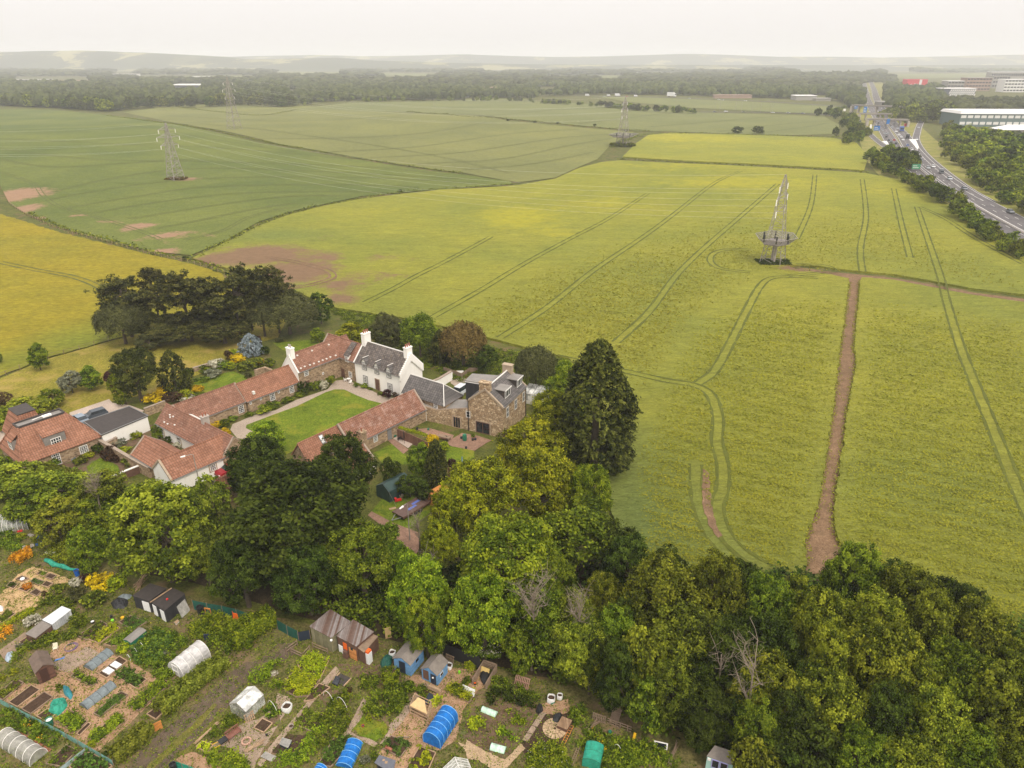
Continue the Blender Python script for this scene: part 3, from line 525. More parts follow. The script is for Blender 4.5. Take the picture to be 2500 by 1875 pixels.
def tpl(kind,var,R,h,**k):
    rs=np.random.RandomState(hash((kind,var))%9999 if False else sum(map(ord,kind))*7+var*31)
    if kind in('broad','shrub','birch','far'):
        zb=k.get('zb',.12*h); C,N,Vv,tips=crown_lobes(rs,R,zb,h,k['nl'],k['nc'],k['nk'],0,k.get('flat',1),1,k.get('rl',.34),k.get('sp',.07),k.get('norm',.7))
        if kind=='birch': C[:,2]-=np.abs(rs.randn(len(C)))*.35; C[:,2]=np.maximum(C[:,2],.3)
        S=np.full(len(C),k['leaf']); V,F=leaf_np(C,N,S,rs,k.get('asp',1))
    elif kind=='cypress':
        C=[];N=[];Vv=[]
        for i in range(k['nc']):
            z=rs.rand()**1.15; a=rs.rand()*6.283; rr=R*(1-z**2.1)**.62*(.78+.26*rs.rand())*(1 if z>.08 else .75)*(1+.11*math.sin(3*a+z*9)+.08*math.sin(5*a-15*z)); tone=.45+.33*rs.randn()
            p=np.array([rr*math.cos(a),rr*math.sin(a),.3+z*(h-.6)]); o=np.array([math.cos(a),math.sin(a),.25]); nk=k['nk']; u=rs.rand(nk,1)
            q=p+o*(u-.6)*1.1*k.get('spl',1)+np.array([0,0,-.35])*u*u+rs.randn(nk,3)*k.get('sp',.2); C.append(q); N.append(rs.randn(nk,3)*.5+np.array([math.cos(a)*.6,math.sin(a)*.6,.8])); Vv.append(np.clip(tone+.25*(u[:,0]-.5)+.15*rs.randn(nk),0,1))
        C=np.vstack(C);N=np.vstack(N);Vv=np.concatenate(Vv); V,F=leaf_np(C,N,np.full(len(C),k['leaf']),rs,.8); tips=[]
    elif kind=='pine':
        C=[];N=[];Vv=[];tips=[]
        for i in range(k['nl']):
            z=.42+.56*rs.rand(); a=rs.rand()*6.283; rr=R*(.25+.75*math.sin(math.pi*min(1,(z-.3)/.75)))*rs.uniform(.35,1.); c0=np.array([rr*math.cos(a),rr*math.sin(a),z*h]); tips.append(tuple(c0-[0,0,.4]))
            for j in range(k['nc']):
                p=c0+rs.randn(3)*np.array([.22*R,.22*R,.035*h]); nk=k['nk']; tone=.45+.3*rs.randn(); C.append(p+rs.randn(nk,3)*np.array([.28,.28,.16])); N.append(rs.randn(nk,3)*.6+np.array([0,0,.9])); Vv.append(np.clip(tone+.2*rs.randn(nk),0,1))
        C=np.vstack(C);N=np.vstack(N);Vv=np.concatenate(Vv); V,F=leaf_np(C,N,np.full(len(C),k['leaf']),rs,.8)
    elif kind=='weep':
        C=[];N=[];Vv=[];tips=[]
        for i in range(k['nc']):
            a=rs.rand()*6.283; rr=R*math.sqrt(rs.rand())*.95; zt=h*(.55+.45*math.sqrt(max(0,1-(rr/R)**2)))*rs.uniform(.85,1.02); L=min(zt-.4,rs.uniform(1.2,3.5)); nk=k['nk']; u=rs.rand(nk,1); tone=.45+.3*rs.randn()
            if i%9==0: tips.append((rr*math.cos(a),rr*math.sin(a),zt-.5))
            C.append(np.array([rr*math.cos(a),rr*math.sin(a),zt])-np.array([0,0,1.])*u*L+rs.randn(nk,3)*.22); N.append(rs.randn(nk,3)*.5+np.array([math.cos(a),math.sin(a),.5])); Vv.append(np.clip(tone+.3*(.5-u[:,0])+.15*rs.randn(nk),0,1))
        C=np.vstack(C);N=np.vstack(N);Vv=np.concatenate(Vv); V,F=leaf_np(C,N,np.full(len(C),k['leaf']),rs,.7); tips=tips[:14]
    me=npmesh(kind+'_crown',V,F,LM['mid'],{'v':('FACE',Vv)})
    tm=trunk_mesh(kind+'_trunk',[tips[i] for i in range(min(len(tips),14))],k.get('th',h*.55),k.get('tr',.028*h),rs,M_bark) if k.get('trunk',1) else None
    TPL[(kind,var)]=(me,tm,R,h)
for v in range(4): tpl('broad',v,6,13,nl=34,nc=34,nk=40,leaf=.17,rl=.25,sp=.048,norm=.8,zb=.6)
for v in range(2): tpl('birch',v,4,11,nl=28,nc=24,nk=26,leaf=.18,rl=.24,sp=.075,norm=.5,tr=.16)
for v in range(2): tpl('broad',4+v,3,6,nl=18,nc=24,nk=22,leaf=.15,rl=.3,sp=.06,tr=.12,zb=.3)
tpl('cypress',0,6.2,22,nc=1500,nk=15,leaf=.30,sp=.17)
tpl('cypress',1,1.6,8,nc=520,nk=14,leaf=.15,sp=.09,spl=.35)
tpl('cypress',2,3.0,6,nc=420,nk=14,leaf=.2,sp=.1,spl=.6)
for v in range(3): tpl('pine',v,4.2,13,nl=22,nc=16,nk=36,leaf=.22,th=11,tr=.22)
for v in range(2): tpl('weep',v,4.5,10,nc=620,nk=26,leaf=.2,tr=.25)
for v in range(4): tpl('shrub',v,1.,1.2,nl=12,nc=14,nk=12,leaf=.085,zb=0,rl=.36,sp=.09,trunk=0)
for v in range(3): tpl('far',v,5,11,nl=14,nc=12,nk=9,leaf=.62,rl=.32,sp=.1,zb=.3,trunk=0)
rngT=random.Random(11)
def setmat(o,m):
    o.material_slots[0].link='OBJECT'; o.material_slots[0].material=m
def plant(kind,var,x,y,R,h,mat,label,name='broadleaf_tree',cat='tree',group=None,simple=False,z=None,rz=None):
    me,tm,R0,h0=TPL[(kind,var)]; z=hz1(x,y) if z is None else z; rz=rngT.uniform(0,6.28) if rz is None else rz
    sc=(R/R0,R/R0,h/h0)
    if tm is None or simple:
        o=link(name,me,None,(x,y,z),rz,label,cat,group); o.scale=sc; setmat(o,LM[mat]); return o
    t=thing(name,label,cat,(x,y,z),rz,group); t.scale=sc
    c=link('crown',me,t); setmat(c,LM[mat]); link('trunk',tm,t); return t
def treeD(cx,cy,wpx,h,kind,var,mat,label,name='broadleaf_tree',group=None,k=.6,px='d',cat='tree'):
    """crown centre in the picture, crown width in picture px, height in metres"""
    if px=='d': cx,cy,wpx=cx*KD,cy*KD,wpx*KD
    x,y=P(cx,cy,k*h)
    if y>200: x,y=P(cx,cy,k*h+hz1(x,y))
    R=wpx/2*depth(x,y,k*h)/FPX
    return plant(kind,var,x,y,R,h,LM and mat,label,name,cat,group)
ORD='first second third fourth fifth sixth seventh eighth ninth tenth eleventh twelfth thirteenth fourteenth fifteenth sixteenth seventeenth eighteenth nineteenth twentieth'.split()
def ordw(i):
    if i<20: return ORD[i]
    t,u=divmod(i+1,10); T={2:'twent',3:'thirt',4:'fort',5:'fift'}[t]; return T+'ieth' if u==0 else T+'y-'+ORD[u-1]
# big trees in front of the houses
treeD(345,1135,250,14,'broad',0,'ash','wide feathery green ash tree between the black shed and the cottages')
treeD(640,1095,330,17,'broad',1,'dark','large very dark sycamore in front of the courtyard lawn, widest dark crown')
treeD(560,1000,150,12,'broad',2,'dark','dark sycamore hiding the corner of the courtyard range')
treeD(740,1010,150,13,'broad',3,'dark','dark round-crowned tree against the small pantiled wing')
treeD(520,1215,150,11,'broad',2,'dark','dark tree rising behind the green windbreak')
treeD(780,1205,180,11,'broad',3,'mid','mid-green sycamore left of the narrow lane')
treeD(660,1240,150,10,'broad',0,'dark','dark low tree directly behind the rusty-roofed shed')
treeD(440,1190,110,9,'broad',1,'olive','dull olive tree wedged between the ash and the dark sycamore')
treeD(60,1075,130,7,'broad',4,'mid','bushy green tree behind the curved glasshouse at the left edge')
treeD(120,1120,110,7,'broad',5,'ash','feathery olive tree right of the curved glasshouse')
treeD(190,1110,90,6,'broad',4,'bright','light green small tree beside the grey tarpaulin heap')
treeD(188,1170,90,7,'broad',5,'mid','leafy tree above the green netting roll')
treeD(40,1030,130,5,'broad',5,'ash','pale green bushy tree below the mansard-roofed house')
treeD(130,1050,130,5.5,'broad',4,'ash','light green thicket tree below the walled garden')
treeD(215,1050,100,6,'broad',5,'olive','olive tree at the end of the clipped hedge')
treeD(460,1075,90,9,'broad',5,'olive','thin brownish tree between the two largest crowns')
# golden sycamores by the stone house and down the lane
treeD(1203,885,120,11,'broad',1,'gold','golden-green sycamore nearest the dormered stone house')
treeD(1230,830,110,11,'broad',3,'bright','bright green tree behind the golden sycamores, left of the tall cypress',k=.6)
treeD(1150,962,165,11,'broad',0,'gold','yellow-green sycamore overhanging the patio of the stone house')
treeD(1045,1055,180,12.5,'broad',2,'gold','most golden sycamore, right of the orange timber shed')
treeD(1170,1040,170,13,'broad',3,'gold','golden sycamore in the middle of the row, below the cypress')
treeD(980,1090,110,10,'broad',0,'gold','yellowish sycamore at the back of the flatbed trailer')
treeD(1275,1060,110,12,'broad',2,'bright','fresh bright green tree at the foot of the tall cypress')
treeD(1250,1150,180,11,'birch',0,'mid','drooping grey-green tree at the edge of the rapeseed')
treeD(1335,1170,110,9,'broad',5,'dark','dark rounded tree standing against the rapeseed edge')
treeD(1100,1200,250,14,'broad',1,'bright','widest bright green tree, in the middle of the tree belt')
treeD(905,1270,150,11,'broad',3,'bright','yellow-green tree right of the narrow lane')
treeD(1045,1310,170,12,'broad',2,'bright','bright green tree overhanging the two blue sheds')
treeD(920,1340,110,9,'broad',0,'bright','bright green tree left of the blue sheds')
treeD(1190,1255,120,10,'broad',3,'mid','green tree behind the bare dead branches')
treeD(1360,1220,130,10,'broad',0,'dark','dark tree behind the olive wood, at the rapeseed corner')
treeD(1250,1390,140,9,'broad',1,'ash','feathery tree hanging over the wooden pallets')
treeD(1300,1290,90,10,'broad',2,'ash','tall thin light green tree beside a dead purple shrub')
treeD(1157,1372,110,8,'broad',4,'mid','small leafy tree directly behind the leaning pallet'); treeD(1275,1445,95,6,'broad',5,'ash','light leafy tree above the printed white bag'); treeD(1120,1395,80,6,'broad',5,'mid','leafy tree behind the compost bay'); treeD(1190,1385,110,6,'broad',5,'dark','dark ivy-covered tree behind the leaning red-brown pallet')
WL_=[(1430,1290,210,13,0,'olive'),(1540,1280,150,13,3,'olive'),(1480,1380,200,12,1,'olive'),(1390,1420,120,10,5,'ash'),(1460,1480,130,9,2,'olive'),(1560,1430,170,12,0,'dark'),(1400,1510,110,7,4,'mid'),(1520,1530,130,8,3,'dark'),
  (1650,1310,140,12,2,'mid'),(1650,1400,160,12,1,'dark'),(1650,1480,170,11,2,'ash'),(1640,1560,140,8,0,'mid'),(1700,1560,150,9,3,'dark'),
  (1720,1290,90,9,4,'ash'),(1845,1260,150,13,0,'mid'),(1770,1350,150,13,2,'ash'),(1880,1370,170,13,3,'ash'),(1900,1420,190,14,1,'ash'),(1780,1440,150,12,0,'ash'),(1960,1300,160,13,2,'olive'),(2050,1310,130,11,1,'dark'),(2000,1370,170,13,0,'olive'),(2100,1390,180,13,3,'olive'),(2170,1450,160,12,2,'olive'),(2060,1470,180,13,1,'mid'),(1960,1480,160,12,2,'ash'),(1800,1530,180,11,1,'ash'),(1900,1560,160,11,0,'dark'),(2010,1570,170,11,3,'ash'),(2120,1530,180,12,0,'olive'),(2200,1560,160,11,1,'olive'),(1860,1630,150,9,2,'mid'),(1740,1620,150,8,5,'dark'),(1960,1650,160,9,1,'ash'),(2080,1640,170,9,3,'mid'),(2190,1650,160,9,2,'olive'),(2260,1500,150,12,1,'mid'),(2250,1600,150,10,3,'olive')]
WL_+=[(1175,1325,130,9.5,1,'mid'),(1240,1340,120,9,3,'olive'),(1290,1420,110,8,2,'dark'),(1330,1370,130,9,0,'mid'),(1640,1640,120,6,5,'olive'),(1700,1660,110,6,4,'dark')]
for (x,y) in [(1620,1330),(1700,1370),(1820,1310),(1700,1450),(1850,1480),(2000,1430),(2110,1460),(1600,1500),(1490,1440),(1440,1240),(1350,1350),(1400,1350),(2040,1530),(1740,1500),(1830,1570),(2210,1500),(1560,1350),(1590,1260),(1930,1270),(2090,1330),(2160,1400),(1330,1450)]: WL_.append((x,y,115,9,int(x+y)%4,'shade'))
rows=[('back row',0,1330),('second row',1330,1420),('middle row',1420,1500),('fourth row',1500,1580),('front row',1580,1800)]
for rn,ya,yb_ in rows:
    q=sorted(t_ for t_ in WL_ if ya<=t_[1]<yb_)
    for n_,(x,y,w_,h,k,m) in enumerate(q):
        nm={'olive':'olive-green','dark':'dark green','mid':'mid-green','ash':'feathery light green','shade':'shaded dark'}[m]
        treeD(x,y,w_,h,'broad',k,'dark' if m=='shade' else m,f'{nm} crown, {ordw(n_)} from left in the {rn} of the lower right wood',group='trees of the lower right wood')
# cypress, conifers, pines
x,y=P(1475,1172); plant('cypress',0,x-1.2,y+4.5,6.3,22,'conifer','tallest tree, huge dark cypress at the edge of the rapeseed field','cypress_tree','tree')
x,y=P(1066,1188); plant('cypress',1,x,y+.6,1.75,8.2,'conifer','slim dark columnar conifer in the back garden of the stone house','columnar_conifer','tree')
PINE='tall dark pines beside the mown lawn'
for i,(x,y,w_,h,v,lb) in enumerate([(265,640,110,14,0,'leftmost dark Scots pine of the clump by the lawn'),(330,625,70,15,1,'slender pine with a visible bare trunk, second in the clump'),(395,635,115,16,2,'tall spreading pine in the middle left of the clump'),(460,650,90,14,0,'shorter pine in the centre of the clump'),(505,640,100,15,1,'broad-topped pine right of the clump centre'),(530,615,70,16,2,'pine with a reddish forked trunk'),(590,620,80,16,0,'rightmost pine, its round top against the bare earth')]):
    treeD(x,y,w_,h,'pine',v,'pine',lb,'pine_tree',PINE,.72)
treeD(260,690,110,10,'weep',0,'willow','drooping green tree at the left end of the pine clump','weeping_tree')
treeD(620,670,130,10,'weep',1,'willow','wide drooping grey-green birch at the right end of the pine clump','weeping_tree')
treeD(565,675,80,10,'weep',0,'willow','narrow weeping birch beside the blue spruce','weeping_tree')
treeD(690,660,70,8,'broad',5,'dark','very dark round tree behind the weeping birch')
treeD(320,735,60,4,'broad',4,'willow','low dense shrub tree under the pines')
treeD(390,700,150,7,'broad',1,'pine','dark undergrowth tree beneath the tall pines'); treeD(480,705,130,7,'broad',2,'pine','dark brown-green undergrowth below the centre pines'); treeD(300,690,90,8,'broad',3,'pine','dark undergrowth left of the slender pine')
# trees behind the white house
treeD(760,715,80,6,'broad',4,'gold','yellow-green round shrub tree behind the tiled cross wing'); treeD(835,710,80,9,'broad',3,'willow','grey-green tree behind the tall chimney')
treeD(905,712,90,11,'birch',1,'mid','tiered green larch-like tree behind the white house'); treeD(1000,735,105,10,'weep',1,'brown','bronze-leaved birch behind the white house','weeping_tree')
treeD(950,740,50,8,'cypress',2,'conifer','narrow dark conifer left of the bronze birch','conifer_tree'); treeD(1050,770,60,6,'broad',5,'dark','dark round tree right of the bronze birch')
treeD(1158,790,95,10,'weep',0,'willow','rounded olive birch beyond the back chimney of the stone house','weeping_tree'); treeD(1212,808,50,6,'broad',4,'mid','small green tree at the end of the conservatory'); treeD(685,720,34,4,'broad',4,'bright','small fresh green tree behind the tall cottage'); 
# left garden
treeD(290,800,105,12,'broad',1,'conifer','largest dark evergreen beside the gravel drive','evergreen_tree',k=.55); treeD(370,790,66,9,'cypress',2,'conifer','smaller rounded dark evergreen beside the yellow broom','evergreen_tree')
treeD(262,830,55,7,'broad',5,'mid','green tree tucked against the largest evergreen')
treeD(78,765,52,6,'broad',4,'mid','small lone tree on the meadow fence line'); treeD(150,822,60,4.5,'broad',5,'grey','grey-green orchard tree on the lawn','fruit_tree'); treeD(190,812,60,5,'broad',4,'mid','green orchard tree on the lawn','fruit_tree'); treeD(240,815,34,4,'broad',5,'purple','small purple-leaved tree on the lawn','plum_tree')
treeD(110,855,58,4,'broad',4,'bright','bright green spreading shrub tree by the mansard house'); treeD(60,880,110,5,'broad',5,'ash','wide light green tree above the mansard house'); treeD(8,860,40,3,'broad',5,'heath','reddish shrub tree at the left edge of the lawn','shrub_tree'); treeD(20,895,80,4.5,'broad',4,'ash','light green tree at the far left beside the drive'); treeD(-3,770,14,3,'broad',4,'mid','small tree cut by the left edge of the picture')
# trees in the back gardens
treeD(575,935,95,5.5,'broad',4,'bright','bright green tree at the lower corner of the courtyard lawn'); treeD(845,1010,50,5,'broad',5,'dark','dark shrub tree beside the green tarpaulin tent'); treeD(905,985,62,6,'broad',4,'mid','mid-green garden tree left of the columnar conifer'); treeD(885,1045,70,4,'broad',5,'dark','dark dense tree behind the green tarpaulin tent'); treeD(920,1060,44,3.5,'broad',4,'dark','small dark tree at the foot of the columnar conifer'); treeD(835,1150,60,4,'broad',4,'mid','small green tree on the verge of the lane'); treeD(855,1215,100,8.5,'broad',1,'mid','mid-green tree closing over the lower end of the lane'); treeD(950,1165,90,8,'broad',2,'gold','smaller yellow-green tree right of the lane lamp')
treeD(1003,850,10,3,'broad',4,'mid','tiny tree by the slate hipped roof') if False else None
# ---------------------------------------------------------------- shrubs, hedges
def shrub(px,py,wpx,h,mat,label,name='shrub',cat='shrub',var=None,group=None,ry=1.):
    x,y=P(px,py,h*.5); R=wpx/2*depth(x,y,h*.5)/FPX
    o=plant('shrub',rngT.randrange(4) if var is None else var,x,y,R,h,mat,label,name,cat,group); return o
def S_(c,x,y,wpx,s,h,mat,label,**k): X_,Y_=c(x,y); return shrub(X_,Y_,wpx*s,h,mat,label,**k)
sA,s0,sC,sD=.27125,.226,.18083,.18987
S_(cb,1650,850,200,s0,1.8,'yellow','bright yellow broom bush beside the largest evergreen',name='broom_bush')
S_(cb,1760,770,180,s0,2,'yellow','bright yellow broom bush beside the rounded evergreen',name='broom_bush')
S_(cb,1880,830,230,s0,2.2,'heath','maroon-leaved shrub between yellow brooms'); S_(cb,2010,680,180,s0,1.8,'lime','yellow-green shrub above the maroon shrub'); S_(cb,2130,750,140,s0,1.3,'yellow','low yellow shrub behind the north range'); S_(cb,2010,850,170,s0,1.3,'white','cream-flowered shrub at the ridge of the north range')
S_(cd,380,970,260,sD,1.6,'lime','yellow-green shrub behind the north range roof'); S_(cd,560,960,160,sD,1.4,'mid','green shrub behind the north range roof')
# shrub border by the mown lawn
for x,y,w_,h,m,lb in [(640,640,180,1.6,'mid','green shrub at the end of the border'),(780,560,200,2.2,'white','shrub with creamy blossom in the border'),(700,690,260,1.5,'grey','pale mixed shrub low in the border'),(920,460,130,2,'heath','dark maroon shrub in the border'),(1010,430,160,1.8,'lime','lime shrub near the blue spruce'),(1050,500,200,1.8,'yellow','yellow golden shrub in the middle of the border'),(980,600,160,1.8,'lime','golden-green shrub spilling from the border'),(880,590,180,1.8,'mid','mid-green shrub left of the golden one'),(1140,600,220,2,'olive','large olive shrub in the border'),(1300,560,260,2,'olive','olive shrub behind the ruined stone wall'),(1350,540,110,1.6,'yellow','small yellow shrub near the ruined wall'),(1450,560,160,2,'mid','green shrub near the ruined wall'),(1420,400,150,2,'dark','dark shrub right of the blue spruce'),(1310,290,110,3,'purple','purple-leaved shrub behind the blue spruce'),(1590,260,120,1.2,'willow','pale shrub by the bright lawn'),(860,160,130,2,'white','white-blossomed shrub in the shade of the pines'),(590,770,200,.9,'mid','low ground-hugging shrub by the small lawn'),(430,680,120,2,'dark','dark shrub beside the rounded evergreen'),(1190,720,120,1.2,'willow','small pale shrub beside the ruined wall')]:
    S_(cd,x,y,w_,sD,h,m,lb)
x,y=P(*cd(1240,450),0); t_=plant('cypress',2,x,y,2.6,5.2,'blue','silvery blue spruce on the lawn edge','blue_spruce')
# courtyard planting
for x,y,w_,h,m,lb in [(760,1250,170,1.6,'dark','dark rose bush against the north range wall'),(930,1200,160,1.8,'white','white-flowering rose by the window of the north range'),(770,1345,190,1.3,'yellow','bright yellow shrub at the foot of the chimney'),(900,1330,150,1.6,'mid','green shrub between the yellow ones'),(900,1440,130,1.2,'yellow','smaller yellow shrub beside the white gate post'),(990,1270,130,1,'mid','low green shrub on the bed edge'),(1370,1150,220,1.5,'ash','rounded olive-green shrub beside the curved path'),(1510,1090,190,1.4,'mid','green shrub under the second window of the north range'),(1700,1040,190,.9,'mid','low shrub under the third window'),(1850,960,140,.9,'mid','low shrub near the corner doorway'),(1900,880,150,2.6,'dark','ivy bush against the taller wall'),(1200,1220,120,.9,'mid','tiny shrub at the path bend')]:
    S_(cd,x,y,w_,sD,h,m,lb)
for x,y,w_,h,m,lb in [(360,840,170,2.2,'mid','dark green bush beside the doorway of the tall cottage'),(470,840,130,1.8,'white','cream flowering bush in the courtyard corner'),(560,770,130,2.2,'bright','bright green bush against the tall cottage wall'),(1310,960,150,1.9,'purple','round purple acer in front of the white house'),(1000,850,100,1,'bright','small bright shrub under the left window of the white house'),(900,845,90,.8,'mid','small shrub at the corner of the white house'),(1410,960,110,1,'heath','reddish flowering shrub beside the purple acer'),(1200,950,80,.7,'olive','low plants by the door of the white house'),(1080,890,70,.5,'mid','low plants beneath the white wall')]:
    S_(ce,x,y,w_,sD,h,m,lb)
for x,y,w_,h,m,lb in [(540,1215,170,1.9,'yellow','glowing yellow acer above the table'),(430,1320,150,1.4,'yellow','lower yellow shrub left of the columnar conifer'),(700,1330,170,1.8,'lime','yellow-green shrub right of the columnar conifer'),(790,1550,120,1.6,'purple','dark purple round shrub by the lower fence'),(880,1600,110,1,'lime','lime shrub beside the closed parasol'),(1080,1180,60,.7,'mid','pot plant beside the patio doors'),(450,750,70,3.6,'mid','ivy column on the stone wall')]:
    S_(cf,x,y,w_,sC,h,m,lb)
# walled gardens left
for x,y,w_,h,m,lb in [(1020,370,150,1.7,'mid','green shrub against the white garage wall'),(1060,410,110,1.2,'heath','pinkish flowering shrub in the walled garden'),(1140,400,110,1.3,'dark','round dark clipped shrub in the walled garden'),(1220,415,110,1.2,'gold','golden clipped shrub in the walled garden'),(1060,480,150,1.2,'grey','grey-green shrub in the walled garden'),(1120,540,120,1,'lime','yellow-green shrub below the pond'),(1410,390,110,2.4,'mid','climber on the white cottage wall'),(1500,460,80,1.3,'dark','small dark bush beneath the white wall'),(1590,510,90,1,'white','white-flowered bush beneath the white wall'),(600,600,110,1.8,'mid','climbing shrub on the mansard house wall'),(720,640,120,1.2,'olive','olive shrub by the mansard house garden'),(880,530,110,2,'dark','dark shrub at the garden wall'),(980,570,160,2.2,'heath','rose bush with cream flowers on the garden wall'),(1040,620,110,1.2,'heath','pink flowering shrub on the garden wall'),(1130,660,130,1.3,'olive','olive shrub at the end of the garden wall'),(800,590,100,1,'lime','lime shrub by the large window'),(420,650,170,2.2,'ash','white-flecked shrub in front of the french windows'),(670,640,50,.9,'blue','purple-blue flowers in the garden bed'),(130,640,120,2,'mid','shrub at the left corner of the mansard house'),(20,760,230,3.,'ash','light green bush below the mansard house at the left edge')]:
    S_(ca,x,y,w_,sA,h,m,lb)
def leafbox(name,path,w_,h,leaf,dens,mat,label,cat='hedge',z=0,seed=0,px=None,kind=None):
    """clipped hedge or crop row: leaf-sized faces through a rounded box following a path"""
    rs=np.random.RandomState(seed+len(label)); p=np.array([P(*q) if px else q for q in path],float) if not isinstance(path,np.ndarray) else path
    p=resample(p,.25) if len(p)>1 else p; L=np.hypot(*np.diff(p,axis=0).T).sum(); n=int(L*(w_+2*h)*dens)
    i=rs.rand(n)*(len(p)-1); k=i.astype(int); f=(i-k)[:,None]; c=p[k]*(1-f)+p[np.minimum(k+1,len(p)-1)]*f; d=p[np.minimum(k+1,len(p)-1)]-p[k]; d/=np.linalg.norm(d,axis=1,keepdims=True)+1e-9
    a=rs.rand(n)*math.pi; nn=np.stack([-d[:,1],d[:,0]],-1); e=.35
    ox=np.sign(np.cos(a))*np.abs(np.cos(a))**e*w_/2; oz=np.abs(np.sin(a))**e*h; q=.9+.12*rs.randn(n)+.07*np.sin(i*.7)
    C=np.c_[c+nn*(ox*q)[:,None],z+oz*q]; N=np.c_[nn*np.cos(a)[:,None],np.sin(a)]+rs.randn(n,3)*.5; v=np.clip(.45+.25*rs.randn(n)+.15*np.sin(i*1.3+a*3),0,1)
    V,F=leaf_np(C,N,np.full(n,leaf),rs)
    c0=V.mean(0); c0[2]=0
    return link(name,npmesh(name,V-c0,F,LM[mat],{'v':('FACE',v)}),None,tuple(c0),0,label,cat if kind is None else None,None,kind)
def areafol(name,poly,h,leaf,dens,mat,label,kind=None,parent=None,cat='plants',clump=.35,cover=1.,seed=0,z=0.,px=True,h0=.0):
    """plants filling a quad/polygon on the ground"""
    rs=np.random.RandomState(seed+int(abs(poly[0][0]))); q=np.array([P(*a) for a in poly] if px else poly,float); mn=q.min(0); mx_=q.max(0); A=(mx_-mn).prod()
    nc=max(4,int(A/(clump*clump)*2.1)); c=mn+rs.rand(nc,2)*(mx_-mn)
    def inside(c):
        r=np.zeros(len(c),bool)
        for i in range(len(q)):
            a=q[i];b=q[(i+1)%len(q)]; m=((a[1]>c[:,1])!=(b[1]>c[:,1])); xi=(b[0]-a[0])*(c[:,1]-a[1])/((b[1]-a[1])+1e-12)+a[0]; r^=m&(c[:,0]<xi)
        return r
    c=c[inside(c)]; c=c[rs.rand(len(c))<cover]; k=max(3,int(dens*clump*clump)); hh=h*(.5+.7*rs.rand(len(c))); tone=.45+.25*rs.randn(len(c))
    C=np.repeat(c,k,0)+rs.randn(len(c)*k,2)*clump*.36; zz=z+h0+np.repeat(hh,k)*(rs.rand(len(c)*k)**.6); C=np.c_[C,zz]; N=rs.randn(len(C),3)*.5+np.array([0,0,1.]); v=np.clip(np.repeat(tone,k)+.2*rs.randn(len(C)),0,1)
    V,F=leaf_np(C,N,np.full(len(C),leaf),rs)
    if parent is not None:
        V=V-np.array(parent.location)
        return link(name,npmesh(name,V,F,LM[mat],{'v':('FACE',v)}),parent,label=label)
    c0=V.mean(0); c0[2]=0
    return link(name,npmesh(name,V-c0,F,LM[mat],{'v':('FACE',v)}),None,tuple(c0),0,label,None if kind else cat,None,kind)
# ---------------------------------------------------------------- building tools
def obb(mb,c,na,u0,u1,z0,z1,d0,d1):
    n=(math.cos(R_(na)),math.sin(R_(na))); t=(-n[1],n[0])
    q=[(c[0]+t[0]*u+n[0]*d,c[1]+t[1]*u+n[1]*d) for u,d in ((u0,d0),(u1,d0),(u1,d1),(u0,d1))]
    return mb.prism(q,c[2]+z0,c[2]+z1)
def window(par,c,na,w_,h,nx=2,ny=4,bar=.05,fm=None,gm=None,sur=None,sill=1,name='window',bw=.09,label=None):
    f=MB()
    for a in ((-w_/2,-w_/2+bw,-h/2,h/2),(w_/2-bw,w_/2,-h/2,h/2),(-w_/2+bw,w_/2-bw,-h/2,-h/2+bw),(-w_/2+bw,w_/2-bw,h/2-bw,h/2)): obb(f,c,na,*a,.0,.06)
    for i in range(1,nx): u=-w_/2+w_*i/nx; obb(f,c,na,u-bar/2,u+bar/2,-h/2+bw,h/2-bw,.0,.05)
    for i in range(1,ny): z=-h/2+h*i/ny; obb(f,c,na,-w_/2+bw,w_/2-bw,z-bar/2,z+bar/2,.0,.045)
    o=part(name,f,fm or M_frame,par,label)
    part('pane',obb(MB(),c,na,-w_/2+bw*.5,w_/2-bw*.5,-h/2+bw*.5,h/2-bw*.5,-.03,.025),gm or M_glass,o)
    if sur:
        s=MB()
        for a in ((-w_/2-.18,-w_/2,-h/2-.16,h/2+.16),(w_/2,w_/2+.18,-h/2-.16,h/2+.16),(-w_/2,w_/2,-h/2-.16,-h/2),(-w_/2,w_/2,h/2,h/2+.16)): obb(s,c,na,*a,-.05,.03)
        part('surround',s,sur,o)
    return o
def door(par,c,na,w_,h,mat,sur=None,name='door'):
    m=MB(); obb(m,c,na,-w_/2,w_/2,0,h,-.02,.05); o=part(name,m,mat,par)
    part('handle',obb(MB(),c,na,w_*.32,w_*.38,h*.45,h*.5,.05,.1),M_grey,o)
    if sur:
        s=MB(); 
        for a in ((-w_/2-.15,-w_/2,0,h+.15),(w_/2,w_/2+.15,0,h+.15),(-w_/2,w_/2,h,h+.15)): obb(s,c,na,*a,-.05,.06)
        part('surround',s,sur,o)
    return o
def onwall(t,ax,val,px,py):
    """local (other horizontal, z) where the sight line of a picture point meets a wall plane"""
    a,dy,dz=ray(px,py); th=t.rotation_euler[2]; c,s=math.cos(th),math.sin(th)
    ox,oy=-t.location[0],-t.location[1]; lx,ly=ox*c+oy*s,-ox*s+oy*c; mx_,my=a*c+dy*s,-a*s+dy*c
    k=((val-ly)/my) if ax=='y' else ((val-lx)/mx_)
    return ((lx+mx_*k) if ax=='y' else (ly+my*k)),CAMH+dz*k-t.location[2]
def pots(m,x,y,z,n,ang=90,gap=.5):
    for i in range(n):
        d=(i-(n-1)/2)*gap; m.lathe([(.14,0),(.12,.3),(.16,.5),(.15,.62)],8,(x+d*math.cos(R_(ang)),y+d*math.sin(R_(ang)),z))
